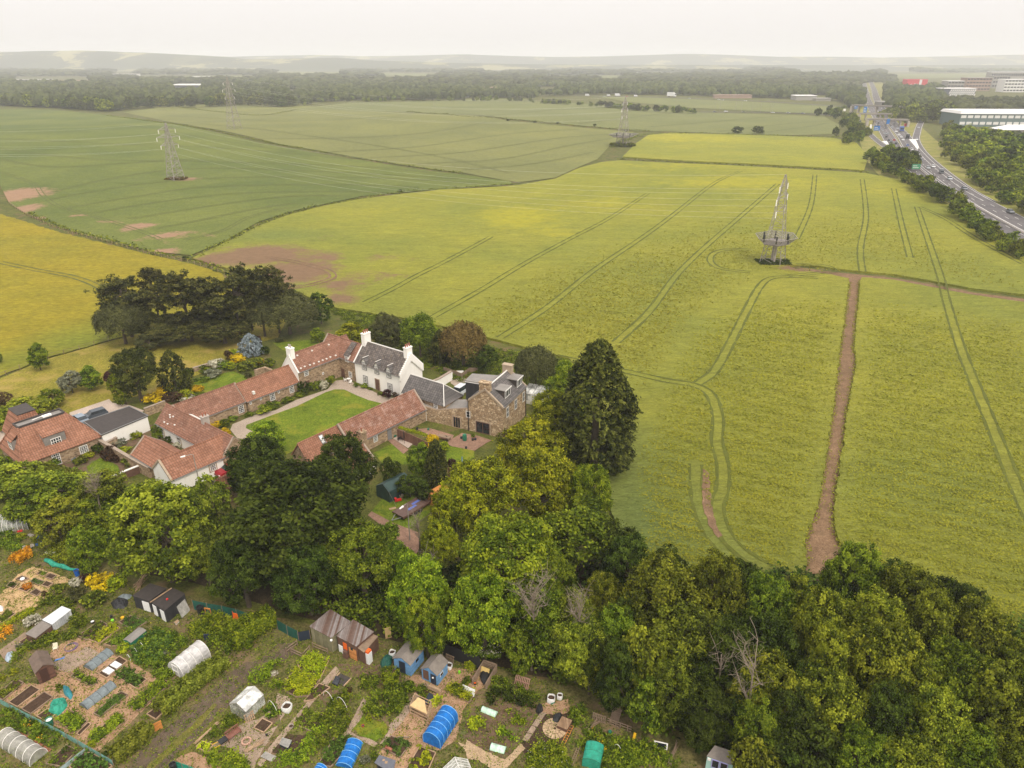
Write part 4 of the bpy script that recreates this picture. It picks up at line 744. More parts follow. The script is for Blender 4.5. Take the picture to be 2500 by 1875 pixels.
def chimney(par,x,y,lx,ly,z0,z1,mat,np_=2,pm=None):
    m=MB(); m.box(x-lx/2,x+lx/2,y-ly/2,y+ly/2,z0,z1-.18); m.box(x-lx/2-.08,x+lx/2+.08,y-ly/2-.08,y+ly/2+.08,z1-.18,z1)
    o=part('chimney',m,mat,par)
    if np_: p=MB(); pots(p,x,y,z1,np_,90 if ly>lx else 0); part('chimney_pot',p,pm or M_terra,o)
    return o
def gable(name,label,A,B,zr,ev,ze,ang,wall,roof,cat='cottage',W=None,skew=(1,1),skm=None,over=.2,ridgem=None,z0=-.3,parts=True,extA=0,extB=0):
    a=P(*A,zr); b=P(*B,zr); d=(math.cos(R_(ang)),math.sin(R_(ang))); L=(b[0]-a[0])*d[0]+(b[1]-a[1])*d[1]+extA+extB
    a=(a[0]-d[0]*extA,a[1]-d[1]*extA)
    if W is None:
        e=P(*ev,ze); W=2*abs(-(e[0]-a[0])*d[1]+(e[1]-a[1])*d[0])
    t=thing(name,label,cat,(a[0],a[1],0),R_(ang)); hw=W/2-.22; sl=(zr-ze)/(W/2); zw=ze+.22*sl-.02
    m=MB(); pr=[(-hw,z0),(hw,z0),(hw,zw),(0,zr-.06),(-hw,zw)]
    m.add([(0.02,y,z) for y,z in pr]+[(L-.02,y,z) for y,z in pr],[(4,3,2,1,0),(5,6,7,8,9)]+[(i,(i+1)%5,5+(i+1)%5,5+i) for i in range(5)])
    part('wall',m,wall,t); o=over
    r=MB(); x0,x1=(-.0 if skew[0] else -o),(L if skew[1] else L+o)
    r.slab([(x0,-W/2,ze),(x1,-W/2,ze),(x1,0,zr),(x0,0,zr)],.13); r.slab([(x1,W/2,ze),(x0,W/2,ze),(x0,0,zr),(x1,0,zr)],.13)
    ro=part('roof',r,roof,t)
    part('ridge_tiles',MB().bar((x0,0,zr+.02),(x1,0,zr+.02),.13,6),ridgem or roof,ro)
    part('gutter',MB().bar((x0,-W/2-.05,ze-.1),(x1,-W/2-.05,ze-.1),.06,6),M_grey,ro)
    for k,xx in ((0,0.),(1,L)):
        if skew[k]:
            s=MB(); x_0,x_1=(xx-.12,xx+.2) if k==0 else (xx-.2,xx+.12)
            for sg in (-1,1):
                p=[(x_0,sg*(W/2+.05),ze-.05),(x_1,sg*(W/2+.05),ze-.05),(x_1,0,zr+.16),(x_0,0,zr+.16)]
                if sg>0: p=p[::-1]
                s.slab(p,.3)
            part('skew',s,skm or M_cope,t)
    return t,L,W,hw
def W_(t,hw,px,w_,h,nx=2,ny=4,ax='y',val=None,na=-90,**k):
    val=-hw if val is None else val; u,z=onwall(t,ax,val,*px)
    c=(u,val,z) if ax=='y' else (val,u,z); n={-90:(0,-.03),90:(0,.03),0:(.03,0),180:(-.03,0)}[na]
    return window(t,(c[0]+n[0],c[1]+n[1],z),na,w_,h,nx,ny,**k)
E1,E2=51.5,-37.
# long north range with two roofs
t,L,W,hw=gable('cottage_range','long low stone cottage range with faded pantile roof, upper-left side of the courtyard',cd(215,1105),cd(1000,810),5.3,cd(1175,1050),2.4,E1,M_stone,M_pan,skm=M_cope)
W_(t,hw,cd(1097,1150),1.1,1.5,3,4); W_(t,hw,cd(640,1320),.9,1.2,2,3)
t,L,W,hw=gable('cottage_range','stone cottage range with brighter orange pantiles and a roof vent, next to the white gable',cd(1045,825),cd(1690,590),5.3,cd(1845,805),2.4,E1,M_stone,M_pan2,skew=(0,0),extB=.5)
W_(t,hw,cd(1500,992),1.1,1.5,3,4); W_(t,hw,cd(1748,898),1.,1.4,3,4)
for q in ((1220,1075),(1352,1020),(1580,932)): W_(t,hw,cd(*q),.4,.5,1,1)
vm=MB(); u,z=onwall(t,'y',-1.6,*cd(1240,968)); vm.box(u-.2,u+.2,-2.5,-2.,3.2,3.75); part('roof_vent',vm,M_white,t)
# tall section with a white gable
t,L,W,hw=gable('tall_cottage','taller stone cottage with a white gable, chimney and a row of white roof vents',ce(20,455),ce(685,240),7.5,ce(165,680),4.4,E1,M_stone,M_pan,skew=(1,0),skm=M_white,extB=2.)
part('white_gable',MB().add([(-.06,-hw,-.3),(-.06,hw,-.3),(-.06,hw,4.45),(-.06,0,7.5),(-.06,-hw,4.45),(0.01,-hw,-.3),(0.01,hw,-.3),(0.01,hw,4.45),(0.01,0,7.5),(0.01,-hw,4.45)],[(4,3,2,1,0),(5,6,7,8,9)]+[(i,(i+1)%5,5+(i+1)%5,5+i) for i in range(5)]),M_whitewash,t)
chimney(t,.55,0,.9,1.5,6.5,8.9,M_whitewash,2,M_conc)
W_(t,hw,ce(250,690),1.,1.1,3,3); W_(t,hw,ce(465,692),.4,.5,1,1)
u,z=onwall(t,'y',-hw,*ce(270,845)); door(t,(u,-hw-.03,0),-90,1.,2.,M_brownwood)
for q in ((180,630),(232,608),(298,587),(350,568),(412,545),(462,527),(512,507),(560,488),(630,463),(135,467),(325,402),(540,327)):
    best=None
    for yy in np.linspace(-W/2,0,60):
        u,z=onwall(t,'y',yy,*ce(*q)); zs=4.4+3.1*(1+yy/(W/2))
        if best is None or abs(z-zs)<best[0]: best=(abs(z-zs),u,yy,zs)
    _,u,yy,zs=best; part('roof_vent',MB().box(u-.16,u+.16,yy-.14,yy+.14,zs-.05,zs+.16),M_white,t)
# cross wing
t,L,W,hw=gable('cross_wing','pantiled stone wing with a slated strip and wallhead dormer, left of the white house',ce(530,180),ce(960,325),7.4,ce(870,552),4.5,E2,M_stone,M_pan,skew=(1,0),extB=1.0)
u,z=onwall(t,'y',-hw,*ce(735,760)); door(t,(u,-hw-.03,0),-90,.95,2.,M_brownwood); W_(t,hw,ce(820,705),.95,1.2,3,3,sur=M_dress)
u,z=onwall(t,'y',-hw-.1,*ce(772,525)); m=MB(); m.box(u-.6,u+.6,-hw-.1,-1.2,3.9,5.35); dm=part('dormer',m,M_whitewash,t)
r=MB(); r.slab([(u-.75,-hw-.25,5.3),(u+.75,-hw-.25,5.3),(u+.75,-.3,7.5),(u-.75,-.3,7.5)],.1); part('dormer_roof',r,M_slate,dm); window(t,(u,-hw-.13,4.6),-90,.8,1.1,2,3)
# white house
t,L,W,hw=gable('white_farmhouse','white two-storey farmhouse with slate roof, three dormers and crow-stepped gable',ce(1040,280),ce(1550,430),8.2,ce(880,552),4.6,-36,M_whitewash,M_slate,cat='farmhouse',skew=(1,0),skm=M_white,ridgem=M_white,extA=.9,extB=.8)
chimney(t,.5,0,.95,1.7,7.2,10.,M_whitewash,3); chimney(t,L-.5,0,.9,1.5,7.2,9.6,M_whitewash,3)
sm=MB(); n=11
for sg in (-1,1):
    for i in range(n):
        f0=i/n; y0=sg*(W/2-.1)*(1-f0); y1=sg*(W/2-.1)*(1-(i+1)/n); zt=4.75+3.5*(f0+1/n)+.12; sm.box(L-.05,L+.3,min(y0,y1),max(y0,y1),4.3+3.4*f0-.6,zt)
part('crow_steps',sm,M_whitewash,t)
wx=[]
for q,ty in ((ce(1000,605),0),(ce(1160,655),0),(ce(1315,712),0)):
    u,z=onwall(t,'y',-hw,*q); wx.append(u)
    m=MB(); m.add([(u-.75,-hw-.06,4.),(u+.75,-hw-.06,4.),(u+.75,-hw-.06,5.1),(u,-hw-.06,6.05),(u-.75,-hw-.06,5.1),(u-.75,-1.,4.),(u+.75,-1.,4.),(u+.75,-1.,5.1),(u,-1.,6.05),(u-.75,-1.,5.1)],[(0,1,2,3,4),(9,8,7,6,5)]+[(i,5+i,5+(i+1)%5,(i+1)%5) for i in range(5)])
    dm=part('dormer',m,M_whitewash,t); r=MB()
    yb=lambda zz:-(W/2)*(1-(zz-4.6)/3.6)
    r.slab([(u,-hw-.25,6.15),(u-.95,-hw-.25,5.0),(u-.95,yb(5.0)+.3,5.0),(u,yb(6.15)+.3,6.15)],-.08); r.slab([(u+.95,-hw-.25,5.0),(u,-hw-.25,6.15),(u,yb(6.15)+.3,6.15),(u+.95,yb(5.0)+.3,5.0)],-.08)
    part('dormer_roof',r,M_slate2,dm); part('dormer_ridge',MB().bar((u,-hw-.27,6.2),(u,yb(6.15)+.3,6.2),.07),M_white,dm)
    window(t,(u,-hw-.09,4.35),-90,.95,1.35,3,4,sur=M_grey)
for q in (ce(1015,772),ce(1330,872)): W_(t,hw,q,.95,1.4,3,4,sur=M_grey)
u,z=onwall(t,'y',-hw,*ce(1175,890)); door(t,(u,-hw-.03,0),-90,1.05,2.3,M_brownwood,M_dress)
part('downpipe',MB().bar((L-.05,-hw-.1,0),(L-.05,-hw-.1,4.6),.06,6),M_frame,t)
# hipped slate building
o0=P(979.9,958.5,3.5); ex=(math.cos(R_(-34.5)),math.sin(R_(-34.5))); L=10.3; W=5.8
t=thing('hipped_outbuilding','stone outbuilding with hipped grey slate roof and white hip flashing','outbuilding',(o0[0],o0[1],0),R_(-34.5))
part('wall',MB().box(.2,L-.2,.2,W-.2,-.3,3.5),M_stone,t); r=MB(); zr=6.2; rx=L-2.4
r.slab([(-.1,0,3.45),(L,0,3.45),(rx,W/2,zr),(-.1,W/2,zr)],.12); r.slab([(L,W,3.45),(-.1,W,3.45),(-.1,W/2,zr),(rx,W/2,zr)],.12); r.slab([(L,0,3.45),(L,W,3.45),(rx,W/2,zr)],.12)
r.add([(-.05,0,3.4),(-.05,W,3.4),(-.05,W/2,zr-.1)],[(0,1,2)]); ro=part('roof',r,M_slate2,t)
f=MB(); f.bar((-.1,W/2,zr+.03),(rx,W/2,zr+.03),.09); f.bar((rx,W/2,zr+.03),(L,0,3.5),.09); f.bar((rx,W/2,zr+.03),(L,W,3.5),.09); part('hip_flashing',f,M_white,ro)
W_(t,0,cf(577,790),.9,1.3,3,4,val=.2); 
# stone house with box dormers
t,L,W,hw=gable('dormered_stone_house','two-storey honey stone house with slate roof, two white box dormers and patio doors',cf(1245,545),cf(1555,275),8.8,cf(1425,860),6.,65,M_stoneL,M_slate2,cat='house',W=7.2,skew=(1,1),skm=M_dress,ridgem=M_white,extA=.2)
chimney(t,.55,.2,1.,1.9,7.6,9.9,M_stoneL,0); chimney(t,L-.5,0,.9,1.8,7.6,9.9,M_dress,0)
for xx in (2.0,7.0):
    m=MB(); m.box(xx,xx+2.3,-2.75,-.2,6.2,8.05); dm=part('dormer',m,M_slate,t)
    part('dormer_roof',MB().box(xx-.15,xx+2.45,-2.95,0.1,8.05,8.18),M_lead,dm)
    window(t,(xx+1.15,-2.78,7.25),-90,2.15,1.4,3,1,bar=.1,bw=.13,label=None); part('fascia',MB().box(xx-.17,xx+2.47,-3.,-2.955,7.98,8.2),M_frame,dm)
for xx in (1.6,5.0,8.4): window(t,(xx+.2,-hw-.03,4.3),-90,.95,1.9,2,2,sur=M_dress)
part('downpipe',MB().bar((L-.2,-hw-.12,0),(L-.2,-hw-.12,6),.07,6),M_black,t)
u,z=onwall(t,'x',0,*cf(1012,893)); window(t,(-.0,u,z),180,.8,1.25,1,2,sur=M_dress)
u,z=onwall(t,'x',0,*cf(1212,1160)); window(t,(-.0,u,1.15),180,2.7,2.25,2,1,bar=.12,fm=M_brownwood,name='patio_door',bw=.14,sur=M_dress)
part('downpipe',MB().bar((-.12,hw-.05,0),(-.12,hw-.05,6.5),.07,6),M_black,t)
SH=t; SHW=hw
q=[P(*cf(*a),7.7) for a in ((975,430),(1290,482),(1400,385),(1070,340))]; q=[q[0],q[1],(q[2][0]+.6,q[2][1]+.6),q[3]]
cx0=sum(a[0] for a in q)/4; cy0=sum(a[1] for a in q)/4; q=[(a[0]-cx0,a[1]-cy0) for a in q]
t=thing('black_clad_extension','black-clad flat-roofed extension behind the dormered stone house','extension',(cx0,cy0,0)); part('cladding',MB().prism(q,0,7.45),M_bblack,t)
part('flat_roof',MB().prism([(a[0]*1.04,a[1]*1.04) for a in q],7.5,7.65),M_lead,t); part('fascia',MB().prism([(a[0]*1.03,a[1]*1.03) for a in q],7.33,7.5),M_frame,t)
# link wing between range and stone house
t=thing('link_wing','low stone link wing with lead roof, white-framed door and glazed double door','wing',tuple(SH.location),SH.rotation_euler[2])
yA=SHW; yB=SHW+11.5
part('wall',MB().add([(0.05,yA,-.2),(0.05,yB,-.2),(.05,yB,2.9),(.05,yA+6.5,2.6),(.05,yA,4.3),(.45,yA,-.2),(.45,yB,-.2),(.45,yB,2.9),(.45,yA+6.5,2.6),(.45,yA,4.3)],[(0,1,2,3,4),(9,8,7,6,5)]+[(i,5+i,5+(i+1)%5,(i+1)%5) for i in range(5)]),M_stoneL,t)
part('roof',MB().slab([(.45,yA,4.0),(.45,yA+6.5,2.4),(4.2,yA+6.5,2.9),(4.2,yA,4.4)][::-1],.1).slab([(.45,yA+6.5,2.4),(.45,yB,2.7),(3,yB,2.8),(3,yA+6.5,2.6)][::-1],.1),M_lead,t)
part('coping',MB().bar((.25,yA,4.35),(.25,yA+6.5,2.66),.12).bar((.25,yA+6.5,2.66),(.25,yB,2.96),.12),M_cope,t)
u,z=onwall(t,'x',0.05,*cf(422,1090)); door(t,(0.02,u,0),180,.9,2.1,M_brownwood,M_white); u,z=onwall(t,'x',0.05,*cf(865,1130)); window(t,(.02,u,1.1),180,1.5,2.2,3,1,fm=M_timber,name='double_door',sur=M_dress)
# conservatory behind
x,y=P(1325,960,2); t=thing('conservatory','glazed lean-to conservatory behind the dormered stone house','conservatory',(x-.5,y,0),R_(-25)); part('frame',MB().box(-3,3,-1.5,1.5,0,.8).bar((-3,-1.5,2.2),(3,-1.5,2.2),.06).bar((-3,1.5,2.9),(3,1.5,2.9),.06),M_white,t)
m=MB()
for i in range(7): m.bar((-3+i,-1.5,2.22),(-3+i,1.5,2.92),.04).bar((-3+i,-1.5,.8),(-3+i,-1.5,2.2),.04)
part('glazing_bar',m,M_grey,t); part('glass',MB().slab([(-3,-1.5,2.2),(3,-1.5,2.2),(3,1.5,2.9),(-3,1.5,2.9)],.03).box(-3,3,-1.5,-1.47,.8,2.2),M_ghcloud,t)
# south range
t,L,W,hw=gable('cottage_range','long stone cottage range with lichen-white pantiles, lower-right side of the courtyard',cg(655,560),cg(1620,105),5.5,cg(1790,370),2.4,E1,M_stone,M_pan3)
W_(t,hw,cg(1140,742),.9,1.2,3,4); u,z=onwall(t,'y',-hw,*cg(1322,700)); door(t,(u,-hw-.03,0),-90,.9,2.,M_grey)
u,z=onwall(t,'y',-hw,*cg(985,830)); chimney(t,u,-hw+.1,1.1,1.1,0,4.1,M_stone,1)
t,L,W,hw=gable('cottage_range','lower end of the south cottage range with a small roof window, behind the dark tree',cg(285,740),cg(650,562),5.2,cg(640,890),2.4,E1,M_stone,M_pan2,skew=(0,1),extA=2)
best=None
for yy in np.linspace(-W/2,0,60):
    u,z=onwall(t,'y',yy,*cg(460,755)); zs=2.4+2.8*(1+yy/(W/2))
    if best is None or abs(z-zs)<best[0]: best=(abs(z-zs),u,yy,zs)
_,u,yy,zs=best; s_=2.8/(W/2)
o_=part('roof_window',MB().slab([(u-.4,yy-.5,zs-.5*s_+.1),(u+.4,yy-.5,zs-.5*s_+.1),(u+.4,yy+.5,zs+.5*s_+.1),(u-.4,yy+.5,zs+.5*s_+.1)],.12),M_grey,t); part('pane',MB().slab([(u-.3,yy-.4,zs-.4*s_+.14),(u+.3,yy-.4,zs-.4*s_+.14),(u+.3,yy+.4,zs+.4*s_+.14),(u-.3,yy+.4,zs+.4*s_+.14)],.03),M_ghcloud,o_)
gable('small_wing','small pantiled wing with white gable wall beside the back garden lawn',cg(560,1030),cg(1030,830),4.3,cg(1170,1005),2.3,E1,M_whitewash,M_pan2)
# lower-left complex
t,L,W,hw=gable('cottage_range','pantiled cottage range with white garden front and a stone gable facing the tree',cc(655,175),cc(1480,600),5.2,cc(620,510),2.4,E2,M_whitewash,M_pan,skew=(0,1),skm=M_cope,extA=1.5)
part('stone_gable',MB().add([(L+.13,-hw,-.3),(L+.13,hw,-.3),(L+.13,hw,2.5),(L+.13,0,5.1),(L+.13,-hw,2.5),(L-.01,-hw,-.3),(L-.01,hw,-.3),(L-.01,hw,2.5),(L-.01,0,5.1),(L-.01,-hw,2.5)],[(0,1,2,3,4),(9,8,7,6,5)]+[(i,5+i,5+(i+1)%5,(i+1)%5) for i in range(5)]),M_stone,t)
u,z=onwall(t,'x',L+.13,*cc(1612,835)); window(t,(L+.14,u,z),0,1.,1.1,4,4); u,z=onwall(t,'x',L+.13,*cc(1465,860)); window(t,(L+.14,u,z),0,.35,.4,1,1,fm=M_dress)
u,z=onwall(t,'y',0,*cc(1100,430)); chimney(t,u,.3,.8,1.1,4.4,6.3,M_conc,2)
part('party_skew',MB().slab([(u-4.4,.05,5.42),(u-.6,.05,5.42),(u-.6,.5,5.15),(u-4.4,.5,5.15)],.3),M_white,t)
for q in (cc(1080,330),cc(560,260)): pass
for q in (cc(540,540),cc(760,640),cc(1000,700)):
    u,z=onwall(t,'y',-hw,*q); window(t,(u,-hw-.03,1.3),-90,1.,1.3,2,2,sur=M_dress)
for q in ((635,295),(640,330),(680,320),(562,397),(605,415),(700,430)):
    pts_=[]
    for yy in np.linspace(-W/2,0,60):
        u,z=onwall(t,'y',yy,*cc(*q)); zs=2.4+2.8*(1+yy/(W/2)); pts_.append((abs(z-zs),u,yy,zs))
    _,u,yy,zs=min(pts_); part('roof_vent',MB().box(u-.14,u+.14,yy-.12,yy+.12,zs-.05,zs+.12),M_white,t)
t,L,W,hw=gable('cottage','orange-pantiled cottage with white wall and stone-framed window above the red car',cc(480,905),cc(1340,580),5.0,cc(1330,885),2.6,E1,M_whitewash,M_pan2,skew=(1,0),skm=M_dress,extB=1)
W_(t,hw,cc(1215,1000),1.0,1.1,3,4,sur=M_dress)
gable('outbuilding','orange-tiled outbuilding with stone skews inside the walled garden',cc(290,575),cc(700,808),4.4,cc(330,970),2.2,E2,M_stone,M_pan2,skew=(1,0),cat='outbuilding',extB=.5)
gable('outbuilding','pantiled outbuilding roof half hidden by the widest dark tree',cc(1220,1185),cc(1860,895),4.5,cc(1340,1350),2.2,E1,M_stone,M_pan2,skew=(1,0),cat='outbuilding')
# mansard house
o0=P(52,1138,2.4); L=12.2; W=9.6; th=R_(E1); t=thing('mansard_house','hipped mansard-like house with orange tiles, flat top and white dormers at the left','house',(o0[0],o0[1],0),th)
part('wall',MB().box(.3,L-.3,.3,W-.3,-.3,2.6),M_stone,t); zt=6.9; a,b,c_,d_=2.1,L-3.2,4.1,6.1
r=MB(); r.slab([(0,0,2.4),(L,0,2.4),(b,c_,zt),(a,c_,zt)],.15); r.slab([(L,0,2.4),(L,W,2.4),(b,d_,zt),(b,c_,zt)],.15); r.slab([(L,W,2.4),(0,W,2.4),(a,d_,zt),(b,d_,zt)],.15); r.slab([(0,W,2.4),(0,0,2.4),(a,c_,zt),(a,d_,zt)],.15)
ro=part('roof',r,M_pan2,t); m=MB(); m.box(a,b,c_,d_,zt-.2,zt-.05); part('flat_top',m,M_lead,ro)
m=MB(); m.box(a-.1,b+.1,c_-.1,c_+.12,zt-.1,zt+.18).box(a-.1,b+.1,d_-.12,d_+.1,zt-.1,zt+.18).box(a-.1,a+.12,c_+.12,d_-.12,zt-.1,zt+.18).box(b-.12,b+.1,c_+.12,d_-.12,zt-.1,zt+.18); part('parapet',m,M_bfelt,ro)
h_=MB()
for p,q in (((0,0,2.5),(a,c_,zt)),((L,0,2.5),(b,c_,zt)),((L,W,2.5),(b,d_,zt)),((0,W,2.5),(a,d_,zt))): h_.bar(p,q,.13,6)
part('hip_tiles',h_,M_pan2,ro); part('vent_pipe',MB().box(6,7.3,4.6,5.3,zt,zt+.25).bar((4.5,4.9,zt+.2),(6,4.9,zt+.3),.06),M_frame,ro)
yf=1.15; u0,_=onwall(t,'y',yf,*cb(480,1340)); u1,_=onwall(t,'y',yf,*cb(715,1280)); zb_=2.4+yf/4.1*4.5-.1
m=MB(); m.add([(u0,yf,zb_),(u1,yf,zb_),(u1,yf,5.3),(u0,yf,5.3),(u0,3.3,5.9),(u1,3.3,5.9),(u0,3.3,5.3),(u1,3.3,5.3)],[(0,1,2,3),(0,3,6),(1,7,2),(3,2,7,6)]); dm=part('dormer',m,M_lead,t)
part('dormer_roof',MB().slab([(u0-.1,yf-.15,5.3),(u1+.1,yf-.15,5.3),(u1+.1,3.6,6.35),(u0-.1,3.6,6.35)],.12),M_pan2,dm); u,z=onwall(t,'y',yf,*cb(605,1310)); window(t,(u,yf-.03,z),-90,1.5,1.15,4,2,bar=.07)
xf=.55; m=MB().add([(xf,3.6,3.5),(xf,5.6,3.5),(xf,5.6,5.2),(xf,3.6,5.2),(1.7,3.6,5.2),(1.7,5.6,5.2)],[(0,3,2,1),(0,4,3),(1,2,5),(3,4,5,2)]); dm=part('dormer',m,M_lead,t); part('dormer_roof',MB().slab([(xf-.2,5.7,5.2),(xf-.2,3.5,5.2),(2.0,3.5,6.5),(2.,5.7,6.5)],.12),M_pan2,dm); window(t,(xf-.03,4.6,4.35),180,1.3,1.4,2,2)
W_(t,0,cb(903,1400),1.3,1.35,4,5,val=.3); W_(t,0,cb(612,1510),1.2,2.,4,5,val=.3,name='french_window')
o0=P(*cb(180,1025),6.4); t=thing('rear_extension','flat-topped tiled rear extension of the mansard house','extension',(o0[0],o0[1],0),th)
part('roof',MB().hexa([(-1.6,-1.,2.4),(3.6,-1.,2.4),(3.6,5,2.4),(-1.6,5,2.4)],[(0,-.3,6.3),(2.6,-.3,6.3),(2.6,3.6,6.3),(0,3.6,6.3)]),M_pan2,t); part('flat_top',MB().box(-.1,2.7,-.4,3.7,6.3,6.42),M_bfelt,t).location=(0,0,.0); part('wall',MB().box(-1.4,3.4,-.8,4.8,-.3,2.4),M_stone,t)
# flat garage
q=[P(*cb(*a_),2.9) for a_ in ((905,1105),(1395,940),(1600,1040),(1095,1250))]; cx0=sum(a_[0] for a_ in q)/4; cy0=sum(a_[1] for a_ in q)/4; q=[(a_[0]-cx0,a_[1]-cy0) for a_ in q]
t=thing('flat_roofed_garage','white-walled garage block with black felt flat roof','garage',(cx0,cy0,0)); part('wall',MB().prism([(a_[0]*.97,a_[1]*.97) for a_ in q],-.2,2.72),M_whitewash,t); part('flat_roof',MB().prism(q,2.75,2.9),M_bfelt,t)
e=MB()
for i in range(4): e.bar((*q[i],2.95),(*q[(i+1)%4],2.95),.09)
part('roof_edge',e,M_grey,t)
# walls and fences
def wallline(name,label,pts,h,th,mat,cope=None,cat='wall',px=True,ztop=0):
    w_=[P(*p,ztop) if px else p for p in pts]; t=thing(name,label,cat,(w_[0][0],w_[0][1],0)); m=MB(); c=MB()
    for i in range(len(w_)-1):
        a=Vector((w_[i][0]-w_[0][0],w_[i][1]-w_[0][1])); b=Vector((w_[i+1][0]-w_[0][0],w_[i+1][1]-w_[0][1])); d=(b-a).normalized(); n=Vector((-d.y,d.x))*th/2; a_=a if i==0 else a+d*th*.5
        m.prism([a_+n,b+n+d*th*.499,b-n+d*th*.499,a_-n],-.1,h); n2=n*1.35; c.prism([a_+n2,b+n2+d*th*.499,b-n2+d*th*.499,a_-n2],h,h+.12)
    part('wall_body' if cat=='wall' else 'boards',m,mat,t)
    if cope: part('coping',c,cope,t)
    return t
wallline('garden_wall','long stone wall from the mansard house to the tree with pale coping',[cb(1070,1300),cb(1250,1400),cb(1420,1500),cb(1600,1595)],1.9,.4,M_stone,M_cope,ztop=1.9)
wallline('garden_wall','short stone wall behind the walled garden pond',[cb(1150,1225),cb(1250,1280),cb(1120,1340)],1.5,.35,M_stone,M_cope,ztop=1.5)
wallline('garden_wall','brown wall with a white top at the lower end of the garden',[ca(970,800),ca(1255,688)],1.3,.3,M_brownwood,M_white,ztop=1.3)
wallline('garden_wall','pale stone wall behind the yellow bins',[cb(1555,965),cb(1770,885)],1.6,.35,M_stone,M_cope,ztop=1.6)
wallline('garden_wall','low stone wall along the mown lawn border',[cd(480,625),cd(600,590),cd(700,560)],.9,.4,M_stone,M_cope,ztop=.9)
wallline('ruined_wall','ruined roofless stone wall behind the north range',[cd(1270,650),cd(1400,610),cd(1480,640)],2.,.5,M_stone,None,ztop=2)
wallline('yard_wall','white-streaked stone wall beside the parked white boat',[ce(1860,800),ce(1960,760),ce(2110,670)],1.9,.45,M_whitewash,M_cope,ztop=1.9)
wallline('white_wall','short white sloping wall at the right of the stone gable',[cc(1705,880),cc(1850,860)],2.3,.35,M_whitewash,M_cope,ztop=1.)
wallline('timber_fence','brown board fence with ivy on top beside the small patio',[cg(1420,620),cg(1600,690),cg(1810,790)],1.8,.1,M_bfence,None,cat='fence',ztop=1.8)
leafbox('ivy',[P(*cg(1440,600),1.8),P(*cg(1800,705),1.8)],.5,.45,.09,220,'lime','green ivy along the top of the brown board fence','climber',1.6)
wallline('timber_fence','brown board fence right of the columnar conifer',[cf(740,1610),cf(940,1670)],1.8,.1,M_bfence,None,cat='fence',ztop=1.8)
wallline('lane_fence','dark slatted lattice fence behind the pallets and blue sheds',[c6(1480,600),c6(1700,700),c6(2060,840)],1.9,.08,M_black,None,cat='fence',ztop=1.)
def postfence(name,label,pts,h,gap,mat,rails=2,px='d'):
    w_=worldpath(pts,px,6,gap); o=w_[0]; t=thing(name,label,'fence',(o[0],o[1],hz1(*o))); z0=hz1(*o)
    m=MB(); r=MB(); pr=None
    for i,p in enumerate(w_):
        z=hz1(*p)-z0; q=(p[0]-o[0],p[1]-o[1]); 
        m.bar((q[0],q[1],z-.2),(q[0],q[1],z+h),.06)
        if pr is not None:
            for k in range(rails): r.bar((pr[0],pr[1],pr[2]+h*(k+1)/(rails+.3)),(q[0],q[1],z+h*(k+1)/(rails+.3)),.025)
        pr=(q[0],q[1],z)
    part('posts',m,mat,t); part('wires' if rails>1 else 'rail',r,mat,t)
postfence('stock_fence','long post and wire fence between the meadow and the green wheat',[(20,440),(60,466),(130,497),(230,524),(330,551),(420,571),(480,590),(560,612)],1.2,3.5,M_timber)
postfence('stock_fence','post and wire fence between the meadow and the mown lawn',[(-40,840),(0,818),(95,778),(160,760),(235,738)],1.2,3.,M_timber2)
for nm,lb,pts,ww,mt in [('hedge_bank','overgrown ditch bank between the wheat and the rapeseed',[(420,560),(480,530),(530,505),(600,472),(680,450),(760,434),(860,418),(950,409),(1040,404),(1110,399)],2.2,'hedge'),('ditch_hedge','dark ditch line across the rapeseed below the far yellow field',[(1335,345),(1500,354),(1620,360),(1700,364),(1780,367),(1870,374)],1.6,'hedge'),('ditch_hedge','scrubby ditch between the two far wheat fields',[(380,232),(450,240),(560,250),(640,238)],1.4,'hedge'),('ditch_hedge','dotted scrub line along the farthest ditch',[(880,242),(1000,252),(1100,258),(1200,268),(1290,277),(1400,284)],1.6,'hedge'),('ditch_hedge','scrub edge where the far yellow field meets the wheat',[(1320,320),(1350,305),(1400,292),(1500,290),(1620,292),(1760,297),(1815,296)],2,'hedge'),
  ('ditch_hedge','dark overgrown boundary between the green and pale wheat',[(230,250),(430,278),(600,313),(760,341),(900,362),(1000,376)],1.1,'hedge'),('fence_scrub','rough scrub under the meadow fence',[(60,462),(130,492),(230,520),(330,548),(420,566),(490,592),(580,620)],1.6,'ash')]:
    wp=worldpath(pts,'d',8,2.5); rs=np.random.RandomState(len(lb)); n=len(wp)*11; i=rs.randint(0,len(wp),n); C=wp[i]+rs.randn(n,2)*ww*.45; hh=.9 if 'scrub' not in lb else 1.1
    bump=.3+.7*np.abs(np.sin(i*.37)*np.sin(i*.11+1)); z=hz(C[:,0],C[:,1])+.2+hh*rs.rand(n)*bump*1.6; V,F=leaf_np(np.c_[C,z],rs.randn(n,3)*.5+[0,0,1.],np.full(n,.5),rs)
    link(nm,npmesh(nm,V,F,LM[mt],{'v':('FACE',np.clip(.4+.25*rs.randn(n),0,1))}),label=lb,kind='stuff')
